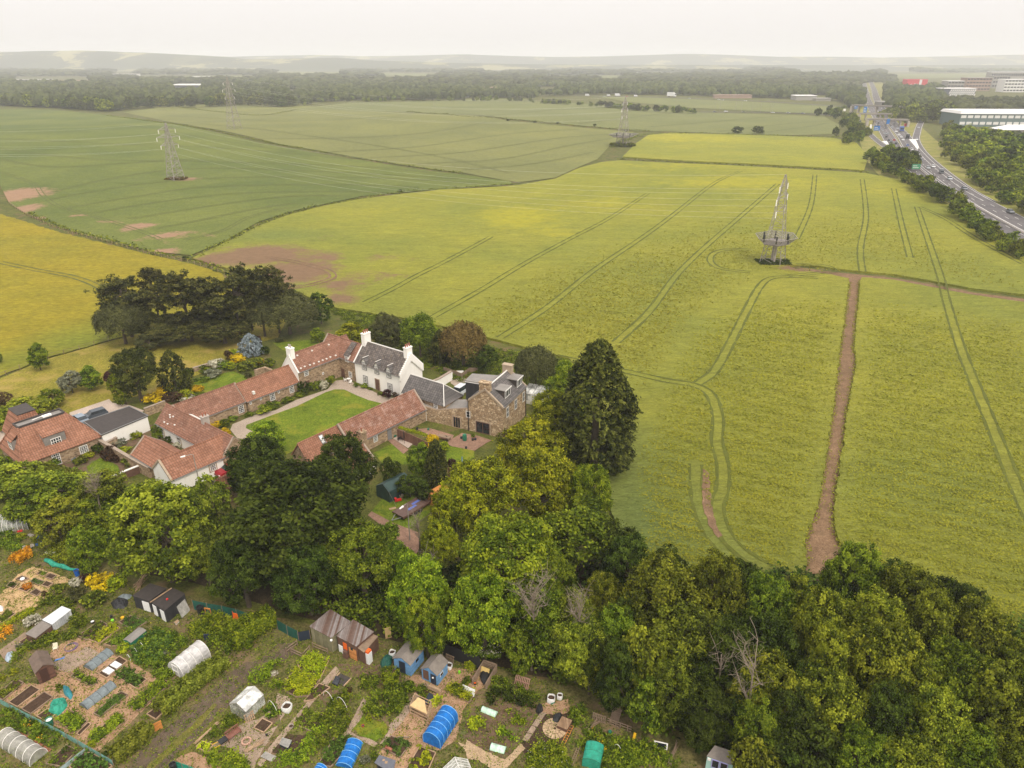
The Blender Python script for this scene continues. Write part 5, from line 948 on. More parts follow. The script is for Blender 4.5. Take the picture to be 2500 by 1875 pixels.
for i,(x,y) in enumerate([(1593,288),(1637,289),(1155,266),(1096,262),(1205,268),(1285,272),(1352,285),(866,416),(401,563)]):
    X_,Y_=GD(x,y); plant('shrub',i%4,X_,Y_,[5,5.5,2,2,1.5,1.8,2.2,1.2,1.1][i],[6,6.5,2.5,2,2,2,3,1.6,1.6][i],'dark',['round bush left of its twin at the far yellow field edge','round bush right of its twin at the far yellow field edge','small bush in the far ditch, leftmost but one','leftmost small bush in the far ditch','small bush in the far ditch near the middle','small bush in the far ditch behind the platform pylon','small bush by the platform pylon','lone dark bush on the field boundary','small round bush at the meadow corner'][i],'field_bush','bush')
# courtyard surfaces
sheet('lawn',[cg(-150,430),cg(130,330),cg(500,150),cg(620,112),cg(740,115),cg(900,190),cg(1050,250),cg(1230,295),cg(1100,420),cg(660,600),cg(280,800),cg(-20,960),cg(-250,900),cd(1240,1440),cd(1160,1400),cd(1170,1360),cd(1300,1310)],.06,M_lawn,px='n',label='bright courtyard lawn')
sheet('gravel_path',[cd(990,1350),cd(1250,1240),cd(1540,1170),cd(1800,1040),cd(2212,900),ce(620,790),ce(800,770),ce(900,850),ce(1100,920),ce(1240,1000),ce(1380,1010),ce(1330,1080),cg(1240,300),cg(1000,400),cg(300,600),cd(1700,1600),cd(1050,1530),cd(960,1420)],.03,M_path,px='n',label='pale gravel path curving round the courtyard lawn')
sheet('gravel_drive',[cb(750,1010),cb(1180,865),cb(1215,905),cb(1400,930),cb(1560,990),cb(1400,1100),cb(900,1150),cb(760,1060)],.08,M_gravel,px='n',label='pale gravel drive behind the flat-roofed garage')
sheet('gravel_drive',[cb(-300,1260),cb(0,1220),cb(110,1180),cb(100,1260),cb(0,1330),cb(-300,1400)],.08,M_gravel,px='n')
sheet('lawn',[ca(780,700),ca(900,620),ca(1060,690),ca(1080,740),ca(960,800),ca(800,760)],.05,M_lawn,px='n')
sheet('garden_bed',[ca(560,610),ca(900,470),ca(1330,700),ca(960,830),ca(700,720),ca(540,700)],.02,M_soil2,px='n')
sheet('garden_bed',[ca(950,400),ca(1350,310),ca(1700,560),ca(1300,440),ca(1150,560),ca(960,460)],.02,M_soil2,px='n')
sheet('lawn',[cg(1120,930),cg(1310,830),cg(1350,815),cg(1520,940),cg(1600,1080),cg(1240,1080)],.05,M_lawn,px='n')
sheet('garden_path',[cg(1300,770),cg(1370,745),cg(1570,890),cg(1500,945)],.07,M_patio,px='n'); sheet('patio',[cg(1370,745),cg(1440,700),cg(1650,790),cg(1560,870)],.06,M_gravel,px='n')
sheet('patio',[cf(760,1250),cf(930,1150),cf(1150,1190),cf(1330,1250),cf(1250,1290),cf(1100,1390),cf(790,1330),cf(720,1290)],.06,M_patio,px='n',label='red-brown stone patio of the dormered house')
sheet('patio',[cf(330,1100),cf(480,1080),cf(820,1180),cf(780,1260),cf(500,1190)],.05,M_patio,px='n')
sheet('lawn',[cf(700,1350),cf(800,1320),cf(1090,1390),cf(1100,1480),cf(900,1580),cf(730,1540)],.05,M_lawn,px='n',label='small green lawn below the patio')
sheet('lawn',[ch(230,650),ch(400,450),ch(700,380),ch(1000,500),ch(1000,650),ch(700,880),ch(520,780)],.05,M_lawn,px='n',label='rough grass under the flatbed trailer')
sheet('lane',[ch(200,680),ch(250,630),ch(530,780),ch(850,900),ch(860,1100),ch(700,1500),ch(900,2000),ch(700,2000),ch(570,1400),ch(560,1050),ch(560,950)],.07,M_patio,px='n',label='narrow reddish lane between the trees')
sheet('yard',[ce(2100,800),ce(2212,740),ce(2300,760),cf(1000,560),cf(900,560),cf(780,480)],.04,M_path,px='n')
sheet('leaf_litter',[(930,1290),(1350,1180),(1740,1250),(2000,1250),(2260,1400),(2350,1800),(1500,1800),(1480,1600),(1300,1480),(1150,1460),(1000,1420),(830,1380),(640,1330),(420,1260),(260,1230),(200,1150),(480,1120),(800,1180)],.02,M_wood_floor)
# ---------------------------------------------------------------- vehicles
def car_mb(L=4.3,Wd=1.78,h=1.45,kind='hatch'):
    b=MB(); w2=Wd/2; b.mi=0
    prof={'hatch':[(-.5,.32),(-.5,.78),(-.47,.9),(-.30,.97),(.17,.97),(.40,.86),(.49,.72),(.5,.35)],'suv':[(-.5,.35),(-.5,.95),(-.48,1.05),(.2,1.05),(.45,.98),(.5,.8),(.5,.4)]}[kind if kind=='suv' else 'hatch']
    n=len(prof); vs=[(x*L,-w2*(.97 if z>.6 else 1),z) for x,z in prof]+[(x*L,w2*(.97 if z>.6 else 1),z) for x,z in prof]
    b.add(vs,[tuple(range(n)),tuple(range(n,2*n))[::-1]]+[(i,n+i,n+(i+1)%n,(i+1)%n) for i in range(n)])
    zb=1.05 if kind=='suv' else .97; x0,x1=(-.46,.2) if kind=='suv' else (-.42,.2); tx0,tx1=(-.42,.06) if kind=='suv' else (-.30,.05)
    b.hexa([(tx0*L,-w2*.76,h-.04),(tx1*L,-w2*.76,h-.04),(tx1*L,w2*.76,h-.04),(tx0*L,w2*.76,h-.04)],[((tx0+.01)*L,-w2*.72,h),((tx1-.01)*L,-w2*.72,h),((tx1-.01)*L,w2*.72,h),((tx0+.01)*L,w2*.72,h)])
    g=MB(); g.hexa([(x0*L,-w2*.9,zb),(x1*L,-w2*.9,zb),(x1*L,w2*.9,zb),(x0*L,w2*.9,zb)],[(tx0*L,-w2*.76,h-.04),(tx1*L,-w2*.76,h-.04),(tx1*L,w2*.76,h-.04),(tx0*L,w2*.76,h-.04)])
    return b,g
def wheel_mb(x,y,r=.33,wd=.2):
    m=MB(); n=12; vs=[];sg=1 if y>0 else -1
    for yy,rr in ((y-sg*wd,r),(y,r),(y+sg*.01,r*.6)):
        for i in range(n): a=2*math.pi*i/n; vs.append((x+rr*math.cos(a),yy,r+rr*math.sin(a)))
    return m.add(vs,[(k*n+i,k*n+(i+1)%n,(k+1)*n+(i+1)%n,(k+1)*n+i) for k in range(2) for i in range(n)]+[tuple(range(n)),tuple(range(2*n,3*n))])
def carthing(px,py,ang,label,col,L=4.3,h=1.45,kind='hatch',name='parked_car'):
    x,y=P(px,py); t=thing(name,label,'car',(x,y,.05),R_(ang)); b,g=car_mb(L,1.8,h,kind); bo=part('body',b,paint(col,.3,.06,name='car_paint'),t,smooth=False); part('windows',g,M_carglass,t)
    for sx in (-.31,.32):
        for sy in (-1,1): wl=part('wheel',wheel_mb(sx*L,sy*.86),M_black,t); part('rim',MB().bar((sx*L,sy*.87,.33),(sx*L,sy*.885,.33),.2,8),M_steel,wl)
    for sy in (-1,1): part('headlight',MB().box(L*.485,L*.5+.02,sy*.75-.15,sy*.75+.15,.62,.74),M_frame,t)
    return t
carthing(*cb(1020,1070),-135,'dark blue-grey estate car parked on the pale gravel drive',(.05,.065,.085),4.6,1.6,'suv'); carthing(*cb(868,1105),140,'pale blue car half hidden behind the flat-roofed garage',(.22,.27,.33))
carthing(*cc(1440,1075),-135+6,'dark red car parked under the stone gable',(.28,.012,.02),4.2); carthing(*cf(940,600),60,'silver white van behind the hipped slate roof',(.6,.62,.66),4.8,1.9,'suv','parked_van')
x,y=P(*ch(790,610)); t=thing('flatbed_trailer','rusty flatbed trailer with blue lights boards on the grass','trailer',(x,y,0),R_(50)); part('deck',MB().box(-3.,3.,-1.15,1.15,.72,.88),paint((.13,.075,.06),.6,.3),t)
part('side_rail',MB().box(-3.05,3.05,-1.2,-1.15,.6,.9).box(-3.05,3.05,1.15,1.2,.6,.9),M_brownwood,t)
for a,b in ((-1.3,-.25),(.0,.35)): part('blue_panel',MB().box(a-.0,a+1.6,b-.25,b+.2,.885,.9),paint((.12,.17,.5),.4,.2),t)
for xx in (-.6,.3,):
    for yy in (-1.2,1.2): part('wheel',wheel_mb(xx,yy,.34),M_black,t)
part('drawbar',MB().bar((-3,-.6,.6),(-4.2,0,.5),.06).bar((-3,.6,.6),(-4.2,0,.5),.06),M_grey,t); part('winch',MB().lathe([(.3,0),(.3,.2),(.1,.25)],10,(2.2,.5,.9)),M_black,t)
# ---------------------------------------------------------------- garden things
def lamp(px,py,h,arm,ang,label):
    x,y=P(px,py); t=thing('street_lamp',label,'street lamp',(x,y,0),R_(ang)); part('column',MB().bar((0,0,0),(0,0,h),(.1,.06),8),M_steel,t); a=part('arm',MB().tube([(0,0,h),(.25,0,h+.15),(arm,0,h+.1)],.045),M_steel,t)
    part('lantern',MB().hexa([(arm-.1,-.14,h),(arm+.6,-.1,h+.02),(arm+.6,.1,h+.02),(arm-.1,.14,h)],[(arm-.1,-.1,h+.18),(arm+.55,-.06,h+.12),(arm+.55,.06,h+.12),(arm-.1,.1,h+.18)]),M_frame,a)
lamp(*cc(1048,1290),6,1.2,205,'grey street lamp in front of the orange-pantiled cottage'); lamp(*ch(742,1000),6,.9,235,'grey street lamp standing by the narrow lane')
def garden_table(px,py,z,label):
    x,y=P(px,py); t=thing('garden_table',label,'table',(x,y,0)); part('tabletop',MB().lathe([(.45,.7),(.45,.74)],14),M_frame,t); part('leg',MB().bar((0,0,0),(0,0,.7),.05).box(-.25,.25,-.03,.03,0,.04),M_frame,t)
def chair(px,py,ang,label,mat,name='garden_chair',group=None,s=1.):
    x,y=P(px,py); t=thing(name,label,'chair',(x,y,0),R_(ang),group); t.scale=(s,s,s); part('seat',MB().box(-.24,.24,-.24,.24,.42,.46),mat,t); part('backrest',MB().slab([(-.24,-.2,.46),(.24,-.2,.46),(.24,-.32,.9),(-.24,-.32,.9)],.04),mat,t)
    for sx in (-.21,.21):
        for sy in (-.21,.21): part('leg',MB().bar((sx,sy,0),(sx,sy,.44),.025),mat,t)
        part('armrest',MB().bar((sx,-.26,.65),(sx,.2,.65),.03),mat,t)
garden_table(*ce(800,800),0,'white round bistro table in the courtyard corner'); chair(*ce(755,800),-60,'white bistro chair left of the round table',M_frame); chair(*ce(820,830),150,'white bistro chair right of the round table',M_frame)
chair(*cg(1445,770),40,'dark metal chair on the small pale patio',M_black); chair(*cg(1500,765),200,'dark metal chair nearest the parasol pole',M_black)
x,y=P(*cg(1515,810)); solo('parasol_pole',MB().bar((0,0,0),(0,0,2.4),.03,6).lathe([(.06,1.1),(.11,1.4),(.05,2.5)],8),M_black,'closed black parasol on the small patio','parasol',(x,y,0))
x,y=P(*cf(935,1640)); t=thing('closed_parasol','closed blue-grey parasol on the lower lawn','parasol',(x,y,0)); part('pole',MB().bar((0,0,0),(0,0,2.5),.03,6),M_timber,t); part('canopy',MB().lathe([(.12,.9),(.18,1.2),(.1,2.2),(.03,2.5)],8),paint((.2,.33,.38),.8),t)
x,y=P(*cf(690,1240)); t=thing('outdoor_table','long grey timber table beside the yellow acer','table',(x,y,0),R_(-25)); part('tabletop',MB().box(-1.2,1.2,-.45,.45,.72,.78),M_timber2,t)
for sx in (-1.1,1.1):
    for sy in (-.38,.38): part('leg',MB().box(sx-.04,sx+.04,sy-.04,sy+.04,0,.72),M_timber2,t)
for i,q in enumerate(((740,1240),(330,1290))): chair(*cf(*q),-60+i*90,['black chair at the end of the long table','dark wooden garden seat below the brown fence'][i],M_black)
x,y=P(*cf(965,1250)); solo('water_butt',MB().lathe([(.33,0),(.38,.4),(.4,.8),(.34,1.25),(.2,1.3)],14),M_greenp,'dark green water butt by the downpipe of the stone house','water butt',(x,y,0),smooth=False)
for i,q in enumerate(((1110,1245),(1075,1250),(920,1225),(985,1360),(475,1110),(325,1100),(1390,1500))):
    c_=cf if i<6 else cg; x,y=P(*c_(*q)); 
    if i==6: x,y=P(*cg(1395,725))
    solo('plant_pot',MB().lathe([(.14,0),(.22,.35),(.24,.38),(.18,.38),(.16,.3)],10),[M_navy,M_black,M_navy,M_black,M_greenp,M_black,M_greenp][i],['blue pot right of the patio doors corner','black pot left of the patio doors','dark pot beside the water butt','small black pot on the patio edge','green pot by the white-framed door','round black pot beneath the link wing wall','green watering pot on the small patio corner'][i],'pot',(x,y,0))
# tarpaulin tent, orange shed, small things by the trailer
q0=P(*cg(1330,1480)); t=thing('tarpaulin_tent','dark green tarpaulin-covered frame shelter under the trees','shelter',(q0[0]+.6,q0[1]+.8,0),R_(50)); L,W,h=4.6,3.,1.9
part('cover',MB().add([(-L/2,-W/2,0),(L/2,-W/2,0),(L/2,W/2,0),(-L/2,W/2,0),(-L/2,-W/2*.95,h),(L/2,-W/2*.95,h),(L/2,W/2*.95,h),(-L/2,W/2*.95,h),(-L/2+.1,0,h+.8),(L/2-.1,0,h+.75),(0,-.1,h+.62),(0,-W/2*.9,h-.1)],[(0,1,5,11,4),(1,2,6,9,5),(2,3,7,6),(3,0,4,8,7),(4,11,10,8),(11,5,9,10),(8,10,9,6,7)]),M_tarp,t)
part('guy_rope',MB().bar((L/2,-W/2,h),(L/2+.4,-W/2-1.5,0),.015).bar((-L/2,-W/2,h),(-L/2,-W/2-1.5,0),.015),M_steel,t)
x,y=P(*ch(1120,560)); t=thing('orange_shed','small orange timber shed half hidden by the golden tree','shed',(x,y+.8,0),R_(50)); part('wall',MB().box(-1.3,1.3,-1.3,1.3,0,1.9),M_borange,t); part('roof',MB().slab([(-1.5,-1.5,1.85),(1.5,-1.5,1.85),(1.5,0,2.35),(-1.5,0,2.35)],.06).slab([(1.5,1.5,1.85),(-1.5,1.5,1.85),(-1.5,0,2.35),(1.5,0,2.35)],.06),M_orangewood,t)
x,y=P(*ch(590,500)); solo('garden_tractor_toy',MB().box(-.5,.5,-.2,.2,.2,.45).box(-.5,-.2,-.25,.25,.45,.7),M_redp,'small red and white machine beside the tarpaulin shelter','garden machine',(x,y,0),.4); x,y=P(*ch(635,450)); solo('wicker_tub',MB().lathe([(.28,0),(.34,.5),(.3,.5),(.26,.1)],12),paint((.5,.42,.3)),'round pale tub behind the red machine','tub',(x,y,0)); x,y=P(*ch(520,595)); solo('plank_offcut',MB().box(-.5,.5,-.2,.2,0,.1),M_timber,'pale board lying on the grass by the trailer','board',(x,y,.06),.5)
x,y=P(*ch(675,690)); solo('white_sack',MB().blob((0,0,.2),(.6,.4,.22),random.Random(4)),M_bag,'white sack at the foot of the trailer','sack',(x,y,0))
x,y=P(*cf(862,350)); t=thing('small_boat','small white rowing boat on the yard by the wooden fence','boat',(x,y,0),.2); part('hull',MB().hexa([(-1.2,0,0),(0,-.45,0),(1.1,-.3,0),(1.1,.3,0),(0,.45,0)],[(-1.6,0,.55),(0,-.75,.45),(1.4,-.5,.5),(1.4,.5,.5),(0,.75,.45)]),M_white,t); part('thwart',MB().box(-.2,.1,-.6,.6,.5,.56),M_timber,t)
wallline('picket_fence','grey picket fence below the bronze birch',[cf(680,260),cf(800,300),cf(920,345),cf(1030,270),cf(1140,270)],1.1,.06,M_timber2,None,cat='fence',ztop=1)
for i,q in enumerate(((1590,990),(1625,985),(1665,975),(1700,960))):
    x,y=P(*cb(*q),.5); m=MB(); m.hexa([(-.28,-.3,0),(.28,-.3,0),(.28,.3,0),(-.28,.3,0)],[(-.32,-.36,1.),(.32,-.36,1.),(.32,.36,1.),(-.32,.36,1.)]); t=thing('wheelie_bin',['white bin at the left end of the bin row','yellow-lidded bin, left of the yellow pair','yellow-lidded bin, right of the yellow pair','grey-white bin at the right end of the bin row'][i],'bin',(x,y,0),R_(50)); part('bin_body',m,[M_bag,M_yellow,M_yellow,M_bag][i],t); part('lid',MB().box(-.34,.34,-.4,.38,1.,1.07),[M_bag,M_yellow,M_yellow,M_grey][i],t)
for i,q in enumerate(((1470,1210),(1540,1200))): chair(*cb(*q),-40,['dark blue garden seat, left of the pair by the white garage wall','dark blue garden seat, right of the pair by the white garage wall'][i],M_navy,s=1.25)
sheet('garden_pond',[cb(1130,1250),cb(1180,1235),cb(1210,1275),cb(1160,1300)],.1,M_navy,px='n')
# ---------------------------------------------------------------- allotments
sheet('allotment_ground',[(-200,1130),(0,1130),(100,1150),(200,1200),(260,1240),(420,1290),(640,1345),(830,1385),(1000,1425),(1150,1465),(1300,1490),(1480,1590),(1640,1700),(1700,1800),(-300,1800)],.03,M_allot,jit=.3)
def surf(nm,c,pts,mat,dz=.05,jit=.08,label=None): return sheet(nm,[c(*p) for p in pts],dz,mat,px='n',jit=jit,label=label)
surf('wood_chip_path',c3,[(0,760),(250,560),(520,590),(700,330),(640,180),(800,60),(1050,-60),(1330,120),(1480,220),(1700,300),(1950,470),(2160,560),(1900,870),(1650,1120),(1230,1480),(980,1290),(560,1030),(60,810)],M_chip,label='pinkish wood chip covering the left allotment plot')
surf('wood_chip_path',c2,[(-50,330),(120,160),(230,20),(420,-80),(700,0),(900,80),(880,130),(640,150),(620,330),(520,420),(330,500),(180,560),(60,700),(-60,760),(-60,500)],M_chip2,.05)
surf('paving',c3,[(690,330),(860,210),(1000,180),(1120,110),(1290,190),(1250,260),(1070,330),(900,440),(960,470),(880,440),(730,400)],M_slab,.08,.05)
surf('plank_path',c2,[(-20,1010),(330,760),(470,860),(60,1120)],M_timber2,.09,.02)
surf('gravel_track',c5,[(1480,60),(1240,280),(1060,300),(880,420),(500,780),(0,1180),(-400,1560),(-700,1900),(-250,1950),(120,1540),(330,1400),(560,1150),(700,980),(860,850),(1090,540),(1400,380),(1620,240),(1700,180),(1640,60)],M_track,.05,.12,'rough gravel track between the allotment plots')
surf('grass_strip',c5,[(660,830),(520,960),(200,1260),(-60,1500),(-350,1800),(-250,1800),(0,1560),(260,1330),(560,1010),(690,860)],M_tgrass,.07,.1)
surf('grass_strip',c5,[(700,960),(560,1130),(330,1390),(120,1530),(380,1450),(620,1180),(800,1000)],M_tgrass,.07,.1)
surf('wood_chip_path',c7,[(1050,480),(1280,640),(1160,780),(1120,950),(900,1230),(760,1500),(1000,1700),(1130,1680),(1300,1400),(1560,1440),(1760,1300),(1860,900),(2050,660),(2190,600),(2160,420),(1700,380),(1600,500),(1250,470)],M_chip)
surf('bare_soil',c7,[(230,330),(760,340),(820,250),(1050,330),(1060,560),(760,600),(480,520),(280,380)],M_soil2,.05)
surf('vegetable_ground',c8,[(30,900),(330,780),(640,700),(880,880),(660,1290),(560,1400),(400,1659),(0,1400),(-150,1260)],M_soil2,.05,label='dark soil plot with fleece cloches')
surf('vegetable_ground',c8,[(900,900),(1300,880),(1320,1150),(1180,1500),(700,1500),(640,1350)],M_soil,.045)
surf('wood_chip_path',c8,[(880,850),(1250,780),(1280,930),(1150,980),(930,980)],M_chip)
surf('wood_chip_path',c5,[(160,1560),(300,1430),(480,1500),(720,1600),(900,1800),(500,1900)],M_chip)
surf('wood_chip_path',c5,[(620,1380),(740,1280),(1000,1100),(1180,1050),(1430,900),(1460,700),(1650,760),(1500,1080),(1400,1240),(1250,1480),(1150,1700),(1000,1500),(820,1400)],M_slab,.05)
surf('soil_plot',c5,[(1170,1150),(1480,900),(1500,1100),(1280,1220)],M_soil2,.06); surf('soil_plot',c5,[(1390,1390),(1540,1230),(1880,1250),(1850,1440),(1620,1500),(1380,1460)],M_soil,.06)
surf('soil_plot',c6,[(0,1290),(60,1130),(420,1270),(330,1500),(150,1460)],M_soil2,.06)
surf('grass_patch',c7,[(420,1150),(560,1000),(860,1100),(880,1200),(720,1340),(520,1250)],M_lawn,.07)
surf('slab_path',c5,[(1360,1400),(1560,1160),(1820,860),(2000,600),(2212,360),(2260,420),(2080,640),(1900,850),(1640,1170),(1400,1450),(1250,1660),(1200,1620)],M_slab,.08,.03)
surf('slab_path',c7,[(0,1659),(120,1440),(360,1170),(500,900),(570,760),(640,840),(520,1060),(400,1200),(500,1260),(640,1290),(750,1350),(700,1400),(500,1300),(400,1250),(200,1460),(80,1659)],M_slab,.08,.03)
surf('slab_path',c7,[(770,1370),(900,1180),(900,1120),(1050,950),(1160,780),(1290,660),(1400,580),(1420,640),(1300,740),(1200,880),(1080,1060),(960,1200),(840,1340)],M_slab,.08,.03)
surf('slab_path',c8,[(-60,1310),(270,1500),(440,1560),(640,1360),(700,1420),(520,1600),(400,1750),(200,1640),(-80,1450)],M_slab2,.08,.04)
surf('slab_path',c7,[(1780,1340),(2212,1480),(2230,1580),(1900,1560),(1880,1450)],M_slab2,.08,.02)
surf('brick_path',c3,[(200,1200),(240,1190),(670,1430),(620,1470),(540,1430)],M_terra,.08,.02)
def uv(c,p0,p1,p2,z=0):
    A=Vector(P(*c(*p0),z)); B=Vector(P(*c(*p1),z)); C=Vector(P(*c(*p2),z)); u=B-A; v=C-A; e=u.normalized(); v=v-e*v.dot(e); return A,u,v
BEDN=[0]
def bed(c,pts,mat,h,label,frame=1,soil=None,leaf=.09,dens=150,cover=.95,clump=.35,fh=.2,name='vegetable_bed'):
    q=[P(*c(*p)) for p in pts]; o=(sum(a[0] for a in q)/len(q),sum(a[1] for a in q)/len(q)); t=thing(name,label,'garden bed',(o[0],o[1],.05)); n=len(q); m=MB(); BEDN[0]+=1
    loc=[Vector((a[0]-o[0],a[1]-o[1])) for a in q]
    if frame:
        for i in range(n):
            a,b=loc[i],loc[(i+1)%n]; d=(b-a).normalized(); w_=Vector((-d.y,d.x))*.04; m.prism([a+w_,b+w_,b-w_,a-w_],0,fh)
        part('timber_edge',m,M_timber if BEDN[0]%2 else M_timber2,t)
    part('soil',MB().prism([p*.985 for p in loc],-.02,fh*.7),soil or M_soil,t)
    if mat: areafol('plants',pts if False else [c(*p) for p in pts],h,leaf,dens,mat,None,parent=t,clump=clump,cover=cover,seed=BEDN[0],h0=fh*.6)
    return t
bed(c3,[(230,890),(120,830),(410,610),(520,670)],None,0,'long bare soil bed beside the brown shed, nearest the windbreak fence')
bed(c3,[(400,980),(285,915),(575,700),(690,765)],None,0,'bare soil bed between the first one and the green netting')
bed(c3,[(480,1010),(620,910),(720,985),(620,1090)],'mid',.2,'small soil bed partly under the green netting',cover=.15)
bed(c3,[(720,1060),(930,950),(1130,1080),(970,1225)],'bright',.6,'square bed filled with bright green leafy vegetables',dens=210); bed(c3,[(990,1235),(1140,1090),(1180,1110),(1030,1260)],None,0,'narrow empty soil strip beside the bright green square bed')
bed(c3,[(1210,975),(1560,690),(1650,735),(1290,1010)],'crop',.3,'long bed of fine dark green carrot tops',leaf=.06,dens=260)
bed(c3,[(1140,1280),(1500,1000),(1625,1060),(1250,1370)],'bright',.6,'long bed of potato plants parallel to the clipped hedge',dens=210)
bed(c3,[(1660,870),(2080,520),(2200,585),(1790,940)],'bright',.55,'long light green potato bed nearest the white polytunnel',dens=210)
bed(c3,[(1480,480),(1640,390),(1895,535),(1750,650)],'crop',.55,'bed of big dark green squash leaves',leaf=.15,dens=80)
bed(c3,[(920,490),(990,430),(1260,570),(1190,620)],'mid',.45,'small bed half filled with greens in front of the paving',cover=.7)
bed(c3,[(1270,460),(1540,240),(1640,300),(1380,520)],None,0,'soil bed holding two pale cold boxes')
bed(c3,[(-60,760),(210,530),(310,580),(40,800)],'olive',.3,'weedy brown bed left of the bare soil beds',cover=.7)
bed(c3,[(1890,980),(2010,900),(2100,960),(2010,1050)],None,0,'small soil bed under the end of the rounded hedge')
bed(c3,[(600,1620),(860,1380),(1000,1450),(800,1659)],'mid',.4,'dark soil bed with a row of leafy plants along the back',cover=.3)
bed(c3,[(900,1659),(1060,1470),(1200,1490),(1450,1650),(1300,1760),(1000,1760)],'crop',.5,'bed of yellow-green courgette plants behind the blue-grey panel',cover=.6,leaf=.16,dens=70)
bed(c2,[(1005,820),(1290,620),(1400,680),(1120,870)],'mid',.25,'framed bed half bare soil, left of its leafy twin',cover=.5)
bed(c2,[(1140,860),(1430,650),(1550,715),(1280,915)],'lime',.4,'framed bed with spreading pale green leaves',cover=.7,leaf=.13,dens=80)
bed(c2,[(1530,640),(1690,560),(1890,640),(1720,740)],'crop',.3,'bed of low dark green plants in front of the black sheds',leaf=.06,dens=240)
bed(c2,[(1340,930),(1680,740),(1720,800),(1600,930),(1450,950)],'bright',.5,'bed of bright leafy plants left of the green cold frame')
bed(c2,[(1510,1020),(1560,930),(1640,910),(1710,950),(1600,1040)],'lime',.35,'vivid yellow-green herb cushion at the end of the green cold frame',frame=0,dens=260)
for i,(pts,m_,lb) in enumerate([([(90,180),(140,120),(240,150),(180,215)],'dark','small framed bed under green netting at the far left'),([(400,120),(440,75),(570,115),(500,165)],'crop','small bed of green seedlings behind the orange shrub'),([(540,170),(600,110),(690,140),(620,190)],None,'small dark soil bed with one white cauliflower at its centre'),([(390,265),(470,210),(535,250),(480,305)],None,'small dark soil bed with a pale ball, lowest of the chip plot'),([(240,215),(300,180),(400,210),(350,255)],None,'small soil bed beneath the orange shrub'),([(210,85),(290,45),(375,80),(290,115)],None,'small soil bed with a crumpled white fleece'),([(470,20),(540,-20),(630,10),(560,50)],'mid','small weedy bed nearest the rolled green netting'),([(590,60),(650,15),(730,40),(670,90)],None,'small dark bed in front of the blue drum'),([(-20,590),(100,470),(205,535),(30,660)],'mid','green bed at the left edge of the chip path'),([(80,640),(230,545),(255,570),(110,660)],None,'thin dark strip bed beside the left edge green bed'),([(250,900),(400,800),(460,850),(320,950)],None,'soil bed at the end of the plank path')]): bed(c2,pts,m_,.2,lb,leaf=.06,dens=200)
bed(c7,[(820,1425),(920,1260),(1165,1370),(1040,1540)],'crop',.5,'framed dark bed with scattered greens right of the brick barbecue',cover=.35,leaf=.12); bed(c7,[(1110,1700),(1290,1400),(1495,1480),(1400,1700)],'lime',.4,'framed dark bed with five young squash plants',cover=.3,leaf=.14)
bed(cj,[(560,1420),(880,880),(1230,900),(1240,960),(800,1438)],'crop',.35,'long dark bed with broad bean seedlings beside the small blue tunnel',cover=.55,leaf=.12,dens=110)
bed(c5,[(1160,1160),(1270,1040),(1400,1100),(1290,1220)],None,0,'small square soil bed with canes beside the timber deck'); bed(c5,[(1680,1110),(1830,900),(2090,1020),(1910,1210)],'olive',.3,'square framed bed of brown dried-off onions',cover=.8)
bed(c5,[(1800,820),(2000,590),(2140,640),(1920,800)],'mid',.3,'soil bed under white hoops next to the slab path',cover=.2); bed(c5,[(1560,560),(1700,400),(1990,560),(1880,740),(1700,760),(1560,680)],'lime',.6,'overgrown yellow-green bed left of the slab path'); bed(c5,[(1720,330),(1900,180),(2120,300),(2000,560),(1760,420)],'lime',.6,'tall lime-green leafy bed below the olive board shed')
bed(c5,[(1350,480),(1400,430),(1470,440),(1400,500)],'white',.3,'planter box with white flowers on the timber path'); bed(c5,[(420,1400),(500,1330),(640,1380),(560,1480)],'lime',.35,'small framed bed of lime leaves at the track side'); bed(c7,[(1620,680),(1720,600),(1990,700),(1930,830)],'lime',.7,'raised bed with bushy lime plants in front of the white slab')
bed(c7,[(1230,620+60),(1300,600),(1420,680),(1330,800)],'mid',.3,'small green bed beside the black pond',frame=0)
# sheds, greenhouses
def shed(name,label,c,p0,p1,p2,h,hr,wall,roof,over=.12,cat='shed',z=0):
    A,u,v=uv(c,p0,p1,p2,z); t=thing(name,label,cat,(A[0],A[1],0)); U=u.length; e=u/U; f=v.normalized(); V=v.length
    def L(a,b,zz): q=e*a+f*b; return (q.x,q.y,zz)
    m=MB(); pr=[(0,-.1),(U,-.1),(U,h),(U/2,hr-.03),(0,h)]
    cw_=e.x*f.y-e.y*f.x
    fs=[(4,3,2,1,0),(5,6,7,8,9)]+[(i,(i+1)%5,5+(i+1)%5,5+i) for i in range(5)]
    if cw_<0: fs=[k[::-1] for k in fs]
    m.add([L(a,0,zz) for a,zz in pr]+[L(a,V,zz) for a,zz in pr],fs[:]) ; part('wall',m,wall,t)
    o=over; k=(hr-h)/(U/2); r=MB(); q1=[L(-o,-o,h-k*o),L(U/2,-o,hr),L(U/2,V+o,hr),L(-o,V+o,h-k*o)]; q2=[L(U/2,-o,hr),L(U+o,-o,h-k*o),L(U+o,V+o,h-k*o),L(U/2,V+o,hr)]
    if cw_<0: q1=q1[::-1];q2=q2[::-1]
    r.slab([(a[0],a[1],a[2]+.06) for a in q1],.05); r.slab([(a[0],a[1],a[2]+.06) for a in q2],.05); part('roof',r,roof,t)
    return t,L,U,V,e,f
